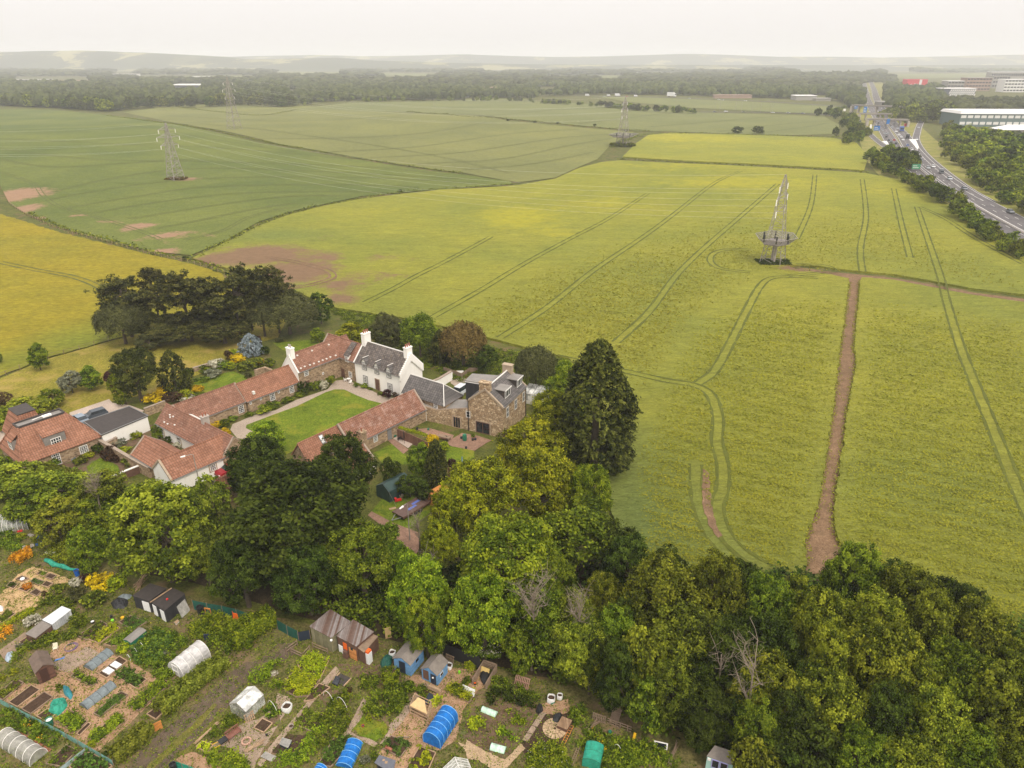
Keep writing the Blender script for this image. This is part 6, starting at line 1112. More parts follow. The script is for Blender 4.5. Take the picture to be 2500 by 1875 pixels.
def panel(t,L,a0,a1,z0,z1,mat,name='door',b=-.02,th=.03,side=None,frame=None):
    if side is None: q=[L(a0,b,z0),L(a1,b,z0),L(a1,b,z1),L(a0,b,z1)]; q2=[L(a0,b-th,z0),L(a1,b-th,z0),L(a1,b-th,z1),L(a0,b-th,z1)]
    else: q=[L(side,a0,z0),L(side,a1,z0),L(side,a1,z1),L(side,a0,z1)]; s_=-th if side<=0 else th; q2=[L(side+s_,a0,z0),L(side+s_,a1,z0),L(side+s_,a1,z1),L(side+s_,a0,z1)]
    return part(name,MB().hexa(q,q2),mat,t)
t,L,U,V,e,f=shed('garden_shed','dark brown timber shed with a felt apex roof on the left plot',c3,(515,592),(735,485),(285,490),1.75,2.3,M_bbrown,paint((.15,.105,.08),.9,.3,2.,name='brown_felt')); panel(t,L,U*.18,U*.62,.05,1.75,paint((.06,.025,.018)),'door'); panel(t,L,V*.2,V*.75,1.0,1.4,M_glass,'window',side=-.0); panel(t,L,V*.18,V*.77,.93,1.0,M_timber,'sill',side=-.0,th=.08)
t,L,U,V,e,f=shed('blue_shed','longer sky-blue shed with a dark door, left of the two',c6,(1180,1015),(968,925),(1322,800),1.75,2.3,M_bblue,M_felt); panel(t,L,U*.32,U*.68,.05,1.7,M_navy,'door'); panel(t,L,V*.4,V*.6,1.1,1.45,M_glass,'window',side=-.0)
t,L,U,V,e,f=shed('blue_playhouse','small sky-blue playhouse shed with a round porthole door, right of the two',c6,(1520,1135),(1322,1048),(1628,955),1.6,2.25,M_bblue,M_felt); d_=panel(t,L,U*.08,U*.42,.05,1.45,M_navy,'door'); q=L(U*.25,-.08,1.15); part('porthole',MB().lathe([(.11,0),(.11,.04)],10,(q[0],q[1],q[2]-.1)),M_frame,d_); panel(t,L,U*.55,U*.9,.35,1.6,M_brownwood,'lattice_panel'); w1=panel(t,L,V*.25,V*.55,.8,1.25,M_frame,'window',side=0); panel(t,L,V*.29,V*.51,.86,1.19,M_glass,'pane',side=0,th=.05)
# greenhouse
def greenhouse(label,c,p0,p1,p2,h,hr,nv=4,fm=None,gm=None,dark=False,z=0,name='greenhouse'):
    A,u,v=uv(c,p0,p1,p2,z); t=thing(name,label,'greenhouse',(A[0],A[1],0)); U=u.length; e=u/U; f=v.normalized(); V=v.length
    def L(a,b,zz): q=e*a+f*b; return (q.x,q.y,zz)
    m=MB(); r=.02
    for i in range(nv+1):
        b=V*i/nv; m.bar(L(0,b,0),L(0,b,h),r).bar(L(U,b,0),L(U,b,h),r).bar(L(0,b,h),L(U/2,b,hr),r).bar(L(U/2,b,hr),L(U,b,h),r)
    for a,zz in ((0,0),(0,h),(U/2,hr),(U,h),(U,0),(0,h*.5),(U,h*.5)): m.bar(L(a,0,zz),L(a,V,zz),r*1.1)
    for b in (0,V):
        m.bar(L(0,b,h),L(U,b,h),r)
        for a in (.35,.65): m.bar(L(U*a,b,0),L(U*a,b,h+(hr-h)*.7),r)
    part('frame',m,fm or M_frame,t); g=MB()
    g.slab([L(0,0,h),L(U/2,0,hr),L(U/2,V,hr),L(0,V,h)],.012).slab([L(U/2,0,hr),L(U,0,h),L(U,V,h),L(U/2,V,hr)],.012); part('roof_glass',g,gm or M_ghcloud,t)
    g=MB(); g.slab([L(0,0,0),L(0,V,0),L(0,V,h),L(0,0,h)],.01).slab([L(U,0,0),L(U,V,0),L(U,V,h),L(U,0,h)],.01)
    for b in (0,V): g.add([L(0,b,0),L(U,b,0),L(U,b,h),L(U/2,b,hr),L(0,b,h)],[(0,1,2,3,4)])
    part('wall_glass',g,M_ghglass,t); areafol('plants',[(A[0]+q.x,A[1]+q.y) for q in (e*.2+f*.2,e*(U-.2)+f*.2,e*(U-.2)+f*(V-.2),e*.2+f*(V-.2))],.6,.1,60,'mid',None,parent=t,px=False,cover=.5)
    return t
greenhouse('small aluminium greenhouse with cloudy roof panels beside the gravel track',c5,(1080,1065),(872,955),(1290,830),1.35,2.0,4,M_steel)
greenhouse('white-framed greenhouse cut by the bottom edge of the picture',c7,(1590,1760),(1905,1640),(1370,2050),1.0,1.9,5,M_frame,M_ghglass)
t,L,U,V,e,f=shed('grey_cold_frame','low grey-lidded long cold frame with green sides',c2,(1700,945),(1605,905),(1895,790),.6,.75,M_greenp,M_lead,over=.04,cat='cold frame')
# curved glasshouse upper left, polytunnels
def hoop(name,label,c,p0,p1,p2,h,mat,n=5,side=0.,fm=None,r=.025,cat='tunnel',endcap=True,seg=10,sag=0.,plants=None,door=False,z=0):
    A,u,v=uv(c,p0,p1,p2,z); t=thing(name,label,cat,(A[0],A[1],0)); U=u.length; e=u/U; f=v.normalized(); V=v.length
    def L(a,b,zz): q=e*a+f*b; return (q.x,q.y,zz)
    prof=[(0,0)]+([(0,side)] if side else [])
    for i in range(1,seg): a=math.pi*i/seg; prof.append((U/2-U/2*math.cos(a),side+(h-side)*math.sin(a)))
    prof+=([(U,side)] if side else [])+[(U,0)]
    nb=n*3; g=MB(); rg=random.Random(len(label)); k=len(prof); vs=[]
    for j in range(nb+1):
        s=1-sag*abs(math.sin(math.pi*j/3.)); vs+=[L(a,V*j/nb,zz*s+rg.uniform(-.01,.01)) for a,zz in prof]
    g.add(vs,[(j*k+i,j*k+i+1,(j+1)*k+i+1,(j+1)*k+i) for j in range(nb) for i in range(k-1)])
    if endcap: g.add([L(a,0,zz) for a,zz in prof],[tuple(range(k))]); g.add([L(a,V,zz) for a,zz in prof],[tuple(range(k))[::-1]])
    part('cover',g,mat,t,smooth=False); m=MB()
    for j in range(n+1): m.tube([L(a*1.0,V*j/n,zz+.012) for a,zz in prof],r,5)
    m.bar(L(0,0,.02),L(0,V,.02),r*1.2).bar(L(U,0,.02),L(U,V,.02),r*1.2); part('hoops',m,fm or M_frame,t)
    if door: part('door',MB().tube([L(U*.3,-.03,0),L(U*.3,-.03,h*.8),L(U*.66,-.03,h*.8),L(U*.66,-.03,0)],r*1.3,5).bar(L(U*.3,-.03,h*.4),L(U*.66,-.03,h*.4),r),fm or M_frame,t)
    if plants: areafol('plants',[(A[0]+q.x,A[1]+q.y) for q in (e*.1+f*.1,e*(U-.1)+f*.1,e*(U-.1)+f*(V-.1),e*.1+f*(V-.1))],h*.45,.09,110,plants,None,parent=t,px=False,cover=.8)
    return t
hoop('polytunnel','white polythene tunnel with a framed door between hedge and track',c5,(268,530),(72,425),(625,250),1.9,M_poly,4,.5,door=True,sag=.01)
hoop('glasshouse','curved white-framed glasshouse at the left edge below the trees',ci,(480,640),(600,400),(20,510),1.7,M_ghglass,7,.7,cat='greenhouse',plants='mid')
hoop('fleece_tunnel','grey fleece tunnel nearest the paving, its far end propped up',c3,(1190,420),(1075,365),(1455,195),.6,M_greynet,4,0,M_black,.012,sag=.06)
hoop('fleece_tunnel','grey fleece tunnel lying between the squash and carrot beds',c3,(1130,922),(1022,855),(1478,610),.6,M_greynet,4,0,M_black,.012,sag=.06)
hoop('mesh_tunnel','clear mesh tunnel with white hoops and striped end at the lower left',c3,(390,1650),(620,1462),(-80,1400),1.2,M_mesh,5,.2,plants='mid')
hoop('blue_tunnel','large bright blue netted tunnel in front of the playhouse',c7,(1555,1425),(1335,1330),(1815,1080),1.75,M_bluenet,5,.85,paint((.2,.5,.85)),.025,plants='crop')
hoop('blue_tunnel','low long bright blue netted tunnel beside the bean bed',c7,(420,1680),(205,1640),(650,1375),.7,M_bluenet,4,.05,paint((.25,.55,.85)),.02,plants='crop',sag=.05)
hoop('blue_tunnel','end of a blue netted tunnel cut by the bottom edge',c7,(60,1740),(-80,1690),(95,1670),.5,M_bluenet,2,0,paint((.25,.55,.85)),.02)
hoop('cloche','pale green fleece cloche at the top of the dark plot',c8,(125,945),(165,880),(300,1030),.45,M_mint,3,0,M_mint2,.015); hoop('cloche','pale green fleece cloche at the bottom of the dark plot',c8,(240,1440),(275,1350),(410,1525),.45,M_mint,3,0,M_mint2,.015)
t=hoop('netting_cage','green netting cage with peaked corners at the bottom edge',c8,(1655,1700),(1425,1640),(1640,1450),1.3,M_greennet,2,.9,M_greenp,.02,cat='fruit cage')
# black double shed
def roofbox(name,label,pts,z,zb,wall,roof,cat='shed',px=None,tilt=None):
    q=[P(*p,z if tilt is None else tilt[i]) for i,p in enumerate(pts)]; o=(sum(a[0] for a in q)/4,sum(a[1] for a in q)/4); l=[(a[0]-o[0],a[1]-o[1]) for a in q]; t=thing(name,label,cat,(o[0],o[1],0)); zz=[z]*4 if tilt is None else tilt
    s=.96; part('wall',MB().hexa([(a[0]*s,a[1]*s,-.1) for a in l],[(a[0]*s,a[1]*s,k-.06) for a,k in zip(l,zz)]),wall,t)
    part('roof',MB().hexa([(a[0],a[1],k-.06) for a,k in zip(l,zz)],[(a[0],a[1],k) for a,k in zip(l,zz)]),roof,t); return t,l,o
def ord4(p): return p
t,l,o=roofbox('black_shed','left half of the black felt-roofed double shed with pale door panels',[c2(1700,285),c2(1925,355),c2(2140,190),c2(1930,125)],1.9,0,M_bblack,M_bfelt)
def wallpanel(t,l,i,f0,f1,z0,z1,mat,name,off=.05):
    a=Vector(l[i]); b=Vector(l[(i+1)%4]); d=b-a; n=Vector((d.y,-d.x)).normalized(); 
    if n.dot((a+b)/2)<0: n=-n
    a=a*.96; d=Vector(l[(i+1)%4])*.96-a; p=a+d*f0+n*.005; q=a+d*f1+n*.005; k=n*off
    return part(name,MB().hexa([(p.x,p.y,z0),(q.x,q.y,z0),(q.x,q.y,z1),(p.x,p.y,z1)],[(p.x+k.x,p.y+k.y,z0),(q.x+k.x,q.y+k.y,z0),(q.x+k.x,q.y+k.y,z1),(p.x+k.x,p.y+k.y,z1)]),mat,t)
wallpanel(t,l,0,.5,.9,.1,1.5,M_bag,'pale_panel')
t,l,o=roofbox('black_shed','right half of the black felt-roofed double shed with a plank on its roof',[c2(1940,365),c4(8,478),c4(275,258),c4(105,180)],1.95,0,M_bblack,M_bfelt); wallpanel(t,l,0,.02,.3,.1,1.6,M_bag,'pale_panel'); wallpanel(t,l,0,.6,.9,.05,1.6,M_bag,'pale_panel')
a=P(*c2(1930,375),2.02); b=P(*c4(100,190),2.02); solo('roof_plank',MB().bar((0,0,0),(b[0]-a[0],b[1]-a[1],0),.07),M_timber,'long pale plank lying across the black shed roof','plank',(a[0],a[1],2.05))
x,y=P(*c2(2150,335),2); solo('garden_ornament',MB().blob((0,0,.1),(.14,.14,.12),random.Random(1)),M_redp,'small red object on the black shed roof','ornament',(x,y,1.96))
a=P(*c4(240,585)); b=P(*c4(345,480)); solo('old_window_frame',MB().slab([(0,0,0),(b[0]-a[0],b[1]-a[1],0),(b[0]-a[0]-.7,b[1]-a[1]+.6,1.3),(-.7,.6,1.3)],.04),M_mesh,'grey glazed frame leaning at the right of the black sheds','window frame',(a[0],a[1],0))
roofbox('crate_box','pale plastic crate on the soil right of the black sheds',[c4(130,625),c4(175,590),c4(200,610),c4(155,650)],.25,0,M_bag,M_timber,'crate')
# corrugated hut, lean-to, cold boxes
roofbox('corrugated_hut','low hut of striped white and blue corrugated sheets',[c2(540,595),c2(670,655),c2(915,465),c2(795,418)],1.15,0,M_corr2,paint((.6,.62,.64),.5,.1),'hut',tilt=[1.,1.1,1.3,1.25]); roofbox('felt_lean_to','dark brown felt-covered lean-to joined to the corrugated hut',[c2(320,775),c2(455,830),c2(668,665),c2(540,608)],.9,0,M_brownwood,M_felt,'lean-to')
roofbox('cold_box','pale two-lidded cold box nearest the grey fleece tunnel',[c3(1310,410),c3(1400,455),c3(1475,400),c3(1390,352)],.4,0,M_conc,M_fw,'cold frame'); roofbox('cold_box','pale two-lidded cold box at the back of the soil bed',[c3(1410,335),c3(1500,378),c3(1568,325),c3(1480,278)],.4,0,M_conc,M_fw,'cold frame')
roofbox('raised_cold_frame','white-framed cold frame standing on legs near the netting roll',[ci(750,1030),ci(850,1065),ci(950,1020),ci(820,985)],.55,0,M_navy,M_frame,'cold frame'); roofbox('seed_frame','small grey frame by the glasshouse path',[ci(455,725),ci(510,765),ci(570,725),ci(510,705)],.25,0,M_conc,M_steel,'cold frame')
roofbox('cold_box','dark plastic cold frame with a white top edge',[c5(1485,1350),c5(1595,1400),c5(1645,1300),c5(1520,1262)],.45,0,M_navy,M_mesh,'cold frame'); roofbox('window_cold_frame','white two-pane window laid flat on a low frame',[c5(1240,1510),c5(1385,1575),c5(1450,1510),c5(1305,1445)],.25,0,M_timber2,M_mesh,'cold frame')
roofbox('small_window_frame','white-edged black cold frame beside the slab path',[c5(2160,560),c5(2230,590),c5(2270,500),c5(2212,470)],.3,0,M_navy,M_glass,'cold frame')
# rusty sheds
t,l,o=roofbox('rusty_roofed_shed','olive board shed with a rusty corrugated roof under the trees',[(755,1529),(808,1557),(858,1518),(806,1487)],2.3,0,M_bgreen,M_corr); part('satellite_dish',MB().blob((l[1][0]*.96,l[1][1]*.98,1.9),(.15,.15,.15),random.Random(3)),M_bag,t)
t,l,o=roofbox('orange_fronted_shed','rusty-roofed shed with an orange door front',[(820.8,1552),(869.2,1578),(913,1542),(862,1512)],2.3,0,M_brownwood,M_corr); wallpanel(t,l,0,.6,.98,.05,1.6,M_borange,'orange_door'); wallpanel(t,l,0,.03,.25,.05,1.1,M_bag,'white_board'); wallpanel(t,l,0,.3,.5,.9,1.8,M_orange,'orange_board'); wallpanel(t,l,0,.7,.82,1.35,1.65,M_glass,'window',.07)
t,l,o=roofbox('tool_cabinet','dark cabinet with a white door and board roof beside the orange shed',[c6(490,640),c6(570,700),c6(755,490),c6(690,465)],1.9,0,M_brownwood,M_timber2,'cabinet'); 
x,y=P(*c6(635,830)); t=thing('white_fridge','white cabinet with an orange crate on top, in front of the dark cabinet','cabinet',(x,y,0),R_(-30)); part('cabinet_body',MB().box(-.33,.33,-.3,.3,0,1.6),M_bag,t); part('crate',MB().box(-.3,.3,-.28,.28,1.6,1.85),M_orange,t)
x,y=P(*c6(345,770)); solo('plant_stand',MB().box(-.3,.3,-.2,.2,0,.5).box(-.25,.25,-.15,.15,.5,1.),M_brownwood,'wooden stand with pots in front of the orange door','stand',(x,y,0),R_(-30))
# mint shed at the bottom
q=[P(*c9(1185,1505),2.05),P(*c9(1530,1622),2.05),P(*c9(1552,1455),2.45),P(*c9(1290,1368),2.45)]
t,l,o=roofbox('mint_shed','mint green summer shed with lilac windows at the bottom right',[c9(1185,1505),c9(1530,1622),c9(1552,1455),c9(1290,1368)],2.2,0,M_mint2,M_felt,tilt=[2.05,2.05,2.45,2.45])
for f0,f1 in ((.2,.5),(.53,.83)): w_=wallpanel(t,l,0,f0,f1,.9,1.95,M_lilac,'window'); wallpanel(t,l,0,f0+.03,f1-.03,1.0,1.85,M_glass,'pane',.07)
wallpanel(t,l,0,.03,.16,1.6,1.9,M_frame,'notice')
# drums, bins, buckets, bags
def pot(c,p,r,h,mat,label,name='bucket',cat='bucket',soil=None,taper=.85):
    x,y=P(*c(*p)); t=thing(name,label,cat,(x,y,.03)); part('tub',MB().lathe([(r*taper,0),(r,h),(r*1.05,h),(r*.9,h-.03),(r*.88,h*.8)],14),mat,t)
    if soil: part('contents',MB().lathe([(.01,h*.82),(r*.88,h*.83),(r*.86,h*.8)],12,cap=False),soil,t)
    return t
pot(ci,(640,910),.33,.95,M_barrel,'large blue plastic drum, left of the pair','drum','drum',taper=.9); pot(ci,(700,860),.3,.9,M_barrel,'blue plastic drum behind and right of its twin','drum','drum',taper=.9); pot(ci,(1310,1420),.3,.85,M_barrel,'lone blue drum at the end of the netting roll','drum','drum',M_navy,.9)
pot(c3,(655,1110),.33,.85,M_greenp,'dark compost bin with a pale lid behind the windbreak','compost_bin','bin',M_bag); pot(c5,(135,1700),.3,.95,M_black,'black compost bin at the bottom edge by the track','compost_bin','bin')
pot(c2,(1195,640),.22,.3,M_black,'round black bowl with a white centre near the framed beds','bowl','bowl',M_bag); pot(c2,(1580,590),.2,.3,M_yellow,'orange-yellow bucket in front of the black sheds'); pot(c2,(1450,620),.17,.25,M_limep,'lime green bucket in front of the black sheds'); pot(c2,(1435,570),.15,.3,M_black,'black bucket behind the lime one'); pot(c2,(1540,430),.2,.25,M_redp,'red tub among black sacks left of the black shed')
pot(c7,(2000,590),.15,.3,M_black,'black bucket with an orange lid by the compost bay',soil=M_orange); pot(c7,(1800,450),.14,.35,M_limep,'lime green pot near the dark lattice fence'); pot(c7,(1640,420),.16,.4,M_yellow,'yellow ball-topped tub behind the playhouse'); pot(c5,(1640,1140),.22,.25,M_conc,'round stone pot at the slab path corner',soil=M_soil); pot(c8,(1560,1150),.14,.35,M_yellow,'yellow bucket with a green lid by the old gate',soil=M_greenp); pot(c8,(1785,1230),.17,.45,M_greenp,'green bin bag tub in front of the pallet fence')
pot(c7,(560,1130),.13,.2,M_redp,'red bowl on the small grass patch','red_bowl','bowl',M_navy); pot(c5,(2030,960),.14,.22,M_black,'black pot with a yellow flower in the soil bed',soil=M_soil); pot(c5,(1325,1250),.1,.25,M_black,'small black pot at the cane bed corner'); pot(c7,(1340,600),.1,.2,M_conc,'pale pot at the playhouse corner',soil=M_soil)
def bulkbag(c,p,w_,h,label,soil=M_soil,logo=False):
    x,y=P(*c(*p)); t=thing('bulk_bag',label,'bag',(x,y,0),.5); rg=random.Random(int(p[0])); n=12; vs=[]
    for z,k in ((0,.88),(h*.5,1.04),(h,.98),(h+.03,.9),(h*.75,.84)):
        for i in range(n): a=2*math.pi*i/n; r=w_/2*k*(1+.1*math.cos(4*a))*(1+rg.uniform(-.04,.04)); vs.append((r*math.cos(a),r*math.sin(a),z+(rg.uniform(-.05,.05) if z>=h else 0)))
    part('bag',MB().add(vs,[(k*n+i,k*n+(i+1)%n,(k+1)*n+(i+1)%n,(k+1)*n+i) for k in range(4) for i in range(n)]),M_bag,t); part('soil',MB().lathe([(.01,h*.78),(w_*.44,h*.74)],12,cap=False),soil,t)
    if logo: part('printed_logo',MB().hexa([(-.3,-w_*.52,h*.35),(.15,-w_*.56,h*.35),(.15,-w_*.56,h*.55),(-.3,-w_*.52,h*.55)],[(-.3,-w_*.54,h*.35),(.15,-w_*.58,h*.35),(.15,-w_*.58,h*.55),(-.3,-w_*.54,h*.55)]),M_greenp,t)
bulkbag(c5,(1590,920),1.0,.75,'white bulk bag full of brown soil beside the slab path'); bulkbag(c6,(940,740),.75,.6,'white bulk bag half in shade left of the blue sheds'); bulkbag(c8,(1030,810),.85,.75,'white bulk bag with green print on the chip clearing',logo=True); bulkbag(c6,(1665,905),.8,.55,'collapsed white bag behind the blue playhouse'); bulkbag(c8,(1140,770),.6,.6,'grey-blue bag in the shade beside the printed bag')
bulkbag(ci,(1035,640),1.2,.6,'grey sheeted heap between the bushes at the upper left',M_conc)
# draped covers
def drape(label,c,pts,h,mat,name='netting_cover',cat='netting',seed=1,open_=False):
    q=[P(*c(*p)) for p in pts]; o=(sum(a[0] for a in q)/len(q),sum(a[1] for a in q)/len(q)); rs=np.random.RandomState(seed); n=28; rings=8; vs=[]
    ang=np.linspace(0,2*math.pi,n,endpoint=False); ww=max(math.dist(a,b) for a in q for b in q)/2; d=sorted([math.dist(a,o) for a in q]); w2=d[0]*.9
    far_=max(q,key=lambda a:math.dist(a,o)); th=math.atan2(far_[1]-o[1],far_[0]-o[0])
    for k in range(rings+1):
        f=k/rings
        for a in ang:
            r=(1-f*.97)*(1+.06*math.sin(5*a+seed)*(1-f)+.03*rs.randn()); z=h*(math.sin(f*math.pi/2)**.7)*(1+.08*math.sin(3*a+f*4+seed)+.04*rs.randn())
            if open_ and f>.6: z=h*(.95-(f-.6)*1.3)
            X_,Y_=r*ww*math.cos(a),r*w2*math.sin(a); vs.append((X_*math.cos(th)-Y_*math.sin(th),X_*math.sin(th)+Y_*math.cos(th),max(0,z)))
    m=MB().add(vs,[(k*n+i,k*n+(i+1)%n,(k+1)*n+(i+1)%n,(k+1)*n+i) for k in range(rings) for i in range(n)]); return solo(name,m,mat,label,cat,(o[0],o[1],.02),smooth=False)
drape('teal sheet draped over a frame in the middle of the left plot',c3,[(770,660),(850,610),(980,680),(930,790),(840,730)],.65,M_tealnet,seed=3); drape('open bag of bright green netting beside the bright green bed',c3,[(620,880),(740,760),(885,820),(800,950),(700,990)],.8,M_greennet,seed=5,open_=True)
drape('black plastic mound on the circular paving',c8,[(1060,970),(1160,960),(1150,1070),(1080,1090)],.55,M_black,'black_sheet','sheet',7); drape('dark crouching heap at the end of the slab path',c8,[(840,900),(910,870),(925,960),(850,960)],.9,M_black,'black_sack','sack',9); drape('green netting heap over a water butt left of the blue sheds',c6,[(800,800),(920,750),(930,880),(810,900)],.9,M_greennet2,seed=11); drape('black sacks piled left of the black shed',c2,[(1380,430),(1500,340),(1690,330),(1600,460)],.5,M_black,'refuse_sacks','sack',13); drape('grey plastic scrap heap beside the black shed',c2,[(1500,330),(1620,270),(1700,300),(1600,370)],.5,M_greynet,'scrap_heap','heap',15)
drape('blue-grey plastic heap at the left edge by the brown shed',c2,[(60,1100),(130,1010),(200,1060),(130,1150)],.45,paint((.35,.42,.5)),'plastic_heap','heap',17); drape('white crumpled fleece on a small bed',c2,[(250,80),(290,55),(340,85),(290,110)],.3,M_bag,'fleece_heap','fleece',19); drape('white object at the left edge of the chip path',c2,[(-20,480),(0,410),(60,460),(20,490)],.4,M_bag,'white_cover','cover',21)
m=MB(); pts=[P(*ci(*p)) for p in ((780,1190),(850,1220),(920,1260),(1000,1280),(1080,1310),(1180,1340),(1300,1350))]; x0,y0=pts[0]
m.tube([(a-x0,b-y0,.35+.1*math.sin(i*2.)) for i,(a,b) in enumerate(pts)],[.25,.3,.34,.26,.3,.2,.15],9); solo('netting_roll',m,M_greennet,'long crumpled roll of turquoise netting lying along the hedge','netting',(x0,y0,0))
# windbreak fences
def netfence(label,c,pts,h,mat,gap=1.6,pm=None,name='windbreak_fence'):
    w_=resample([P(*c(*p)) for p in pts],gap); o=w_[0]; t=thing(name,label,'fence',(o[0],o[1],0)); m=MB(); n_=MB()
    for i,p in enumerate(w_):
        q=(p[0]-o[0],p[1]-o[1]); m.bar((*q,-.1),(*q,h+.12),.035)
        if i: n_.hexa([(*pq,.05),(*q,.05),(q[0],q[1]+.02,.05),(pq[0],pq[1]+.02,.05)],[(*pq,h),(*q,h),(q[0],q[1]+.02,h),(pq[0],pq[1]+.02,h)])
        pq=q
    part('posts',m,pm or M_timber2,t); part('netting',n_,mat,t); return t
netfence('grey and turquoise net windbreak along the bottom of the left plot',c3,[(10,840),(280,985),(545,1120),(780,1240),(1010,1370),(1230,1500),(1470,1640)],.8,netmat('pale_windbreak_net',(.2,.42,.36),.6)); netfence('blue-grey sheet fence crossing the lower left beds',c3,[(1110,1460),(940,1600),(760,1740)],.6,netmat('bluegrey_sheet',(.35,.45,.45),.9)); netfence('dark green windbreak behind the raspberry patch',c4,[(390,470),(620,520),(880,560),(1120,650)],1.5,M_greennet2)
netfence('green and blue sheeted gate fence across the end of the track',c4,[(1465,720),(1600,800),(1740,870)],1.5,M_greennet2); netfence('navy blue sheeting beside the olive board shed',c4,[(1740,880),(1890,850)],1.4,M_navy,.9); netfence('green board fence at the bottom edge by the track',c5,[(150,1659),(300,1700),(440,1760)],.9,M_greennet,.8)
# hedges and mass planting
HB=lambda c,pts:[c(*p) for p in pts]
leafbox('clipped_hedge',HB(c3,[(1480,1600),(1650,1470),(1800,1340),(1930,1200)]),1.5,1.4,.13,230,'hedge','thick clipped privet hedge along the left of the track',px=1); leafbox('clipped_hedge',HB(c3,[(2060,1010),(2150,930),(2280,800)]),1.7,1.4,.13,230,'hedge','rounded hedge end above the orange lattice gate',px=1)
leafbox('clipped_hedge',HB(c5,[(0,960),(200,800),(420,620),(620,470),(810,350)]),1.8,1.6,.13,230,'hedge','long broad hedge between the white polytunnel and the track',px=1); leafbox('clipped_hedge',HB(c4,[(880,1000),(1000,900),(1120,800),(1280,720),(1420,650)]),2.2,2.2,.15,170,'bright','taller unclipped hedge at the top of the track',px=1)
leafbox('clipped_hedge',HB(ca,[(250,740),(450,770),(700,830),(900,880)]),1.3,1.6,.12,140,'hedge','long clipped hedge below the mansard house garden',px=1); leafbox('copper_hedge',HB(ci,[(250,1270),(350,1180),(450,1120),(560,1080)]),1.3,1.3,.1,170,'orange','copper-topped hedge at the left edge',px=1,cat='hedge')
leafbox('grass_edging',HB(c2,[(-20,760),(150,640),(330,540),(450,480)]),.7,.6,.1,120,'lime','yellow-green edging hedge above the plank path',px=1)
def mass(label,c,pts,h,mat,leaf=.11,dens=95,cover=.9,name='leafy_plants',clump=.45,seed=0): return areafol(name,[c(*p) for p in pts],h,leaf,dens,mat,label,kind='stuff',clump=clump,cover=cover,seed=seed)
mass('bright nettle-like raspberry patch right of the black sheds',c4,[(300,780),(480,580),(700,540),(850,620),(1120,600),(1330,600),(1150,760),(900,830),(600,900),(380,860)],1.1,'bright')
mass('green bush mass behind the white polytunnel',c4,[(560,1000),(620,850),(860,800),(1160,820),(1150,980),(900,1050),(700,1080)],1.5,'mid'); mass('dense weeds left of the polytunnel',c4,[(-300,900),(-100,740),(60,720),(330,880),(120,1100),(-80,1250),(-330,1150)],.6,'mid'); mass('dark brassica rows under white hoops',c2,[(1650,1080),(1850,820),(2050,720),(2250,900),(2000,1180),(1780,1180)],.6,'crop',.14,80)
mass('green thicket left of the white polytunnel door',c3,[(1950,480),(2212,300),(2230,520),(2100,560)],.8,'mid'); mass('big leafy rhubarb and currant mass beside the slab path',c7,[(560,960),(640,760),(850,660),(1150,640),(1130,900),(960,1000),(800,1050),(640,1040)],1.1,'mid',.12); mass('currant bushes above the rhubarb',c7,[(480,600),(560,480),(760,500),(760,640),(600,700)],.8,'mid'); mass('bright currant row left of the timber path',c5,[(1100,580),(1130,480),(1380,330),(1500,330),(1420,430),(1300,580)],1.1,'bright'); mass('lime bush beside the chip deck',c5,[(1380,620),(1430,520),(1540,560),(1520,680)],.8,'bright')
mass('tall fennel and weeds in the middle plots',c7,[(0,1050),(130,820),(260,700),(420,740),(420,1000),(300,1280),(100,1380),(-60,1450)],.8,'mid'); mass('lime fruit bushes at the bottom between the slab paths',c5,[(1420,1659),(1500,1480),(1700,1480),(1900,1180),(2120,1130),(2000,1400),(1800,1659)],.8,'bright'); mass('yellow-green bushes at the bottom by the track',c5,[(500,1520),(650,1450),(900,1430),(1050,1560),(1150,1760),(700,1760)],.9,'bright')
mass('herb clump beside the garden bench',c5,[(730,1080),(800,1010),(930,1030),(940,1120),(820,1180)],.7,'mid'); mass('dark green shrub left of the garden bench',c5,[(570,1260),(640,1180),(770,1200),(760,1280),(640,1310)],.7,'mid'); mass('weedy tangle between the greenhouse hoops',c5,[(1280,960),(1340,830),(1480,860),(1500,980),(1350,1040)],.4,'mid')
mass('marigold row and greens behind the windbreak',c3,[(0,960),(120,900),(450,1080),(800,1230),(700,1400),(520,1330),(250,1180),(0,1150)],.6,'mid'); mass('orange marigolds in the lower left border',c3,[(260,1070),(330,1060),(640,1310),(620,1370),(450,1240)],.62,'orange',.08,60,.25); mass('huge mound of flowering potato plants at the bottom',c8,[(680,1659),(850,1360),(1000,1340),(1270,1480),(1290,1760),(700,1760)],.9,'bright',.1,150); mass('white potato flowers dotted over the green mound',c8,[(680,1659),(850,1360),(1000,1340),(1270,1480),(1290,1760),(700,1760)],1.0,'white',.05,14,.35,'potato_flowers')
mass('broad pale leaves at the left of the dark plot',c8,[(-40,1180),(0,1050),(130,1030),(180,1130),(60,1210)],.6,'lime',.16,70); mass('bean row at the top of the dark plot',c8,[(450,960),(500,930),(700,1060),(690,1130),(560,1130)],.6,'bright'); mass('tomato plants in the middle of the dark plot',c8,[(320,1230),(370,1150),(590,1280),(560,1340),(420,1290)],.6,'bright'); mass('dark leafy strip behind the dark plot',c8,[(180,760),(400,650),(620,700),(860,850),(800,900),(600,870),(400,800),(250,860)],.8,'dark'); mass('tall grassy weeds below the leaning pallet',c8,[(250,520),(530,600),(760,700),(900,760),(860,820),(600,760),(300,680)],.8,'mid')
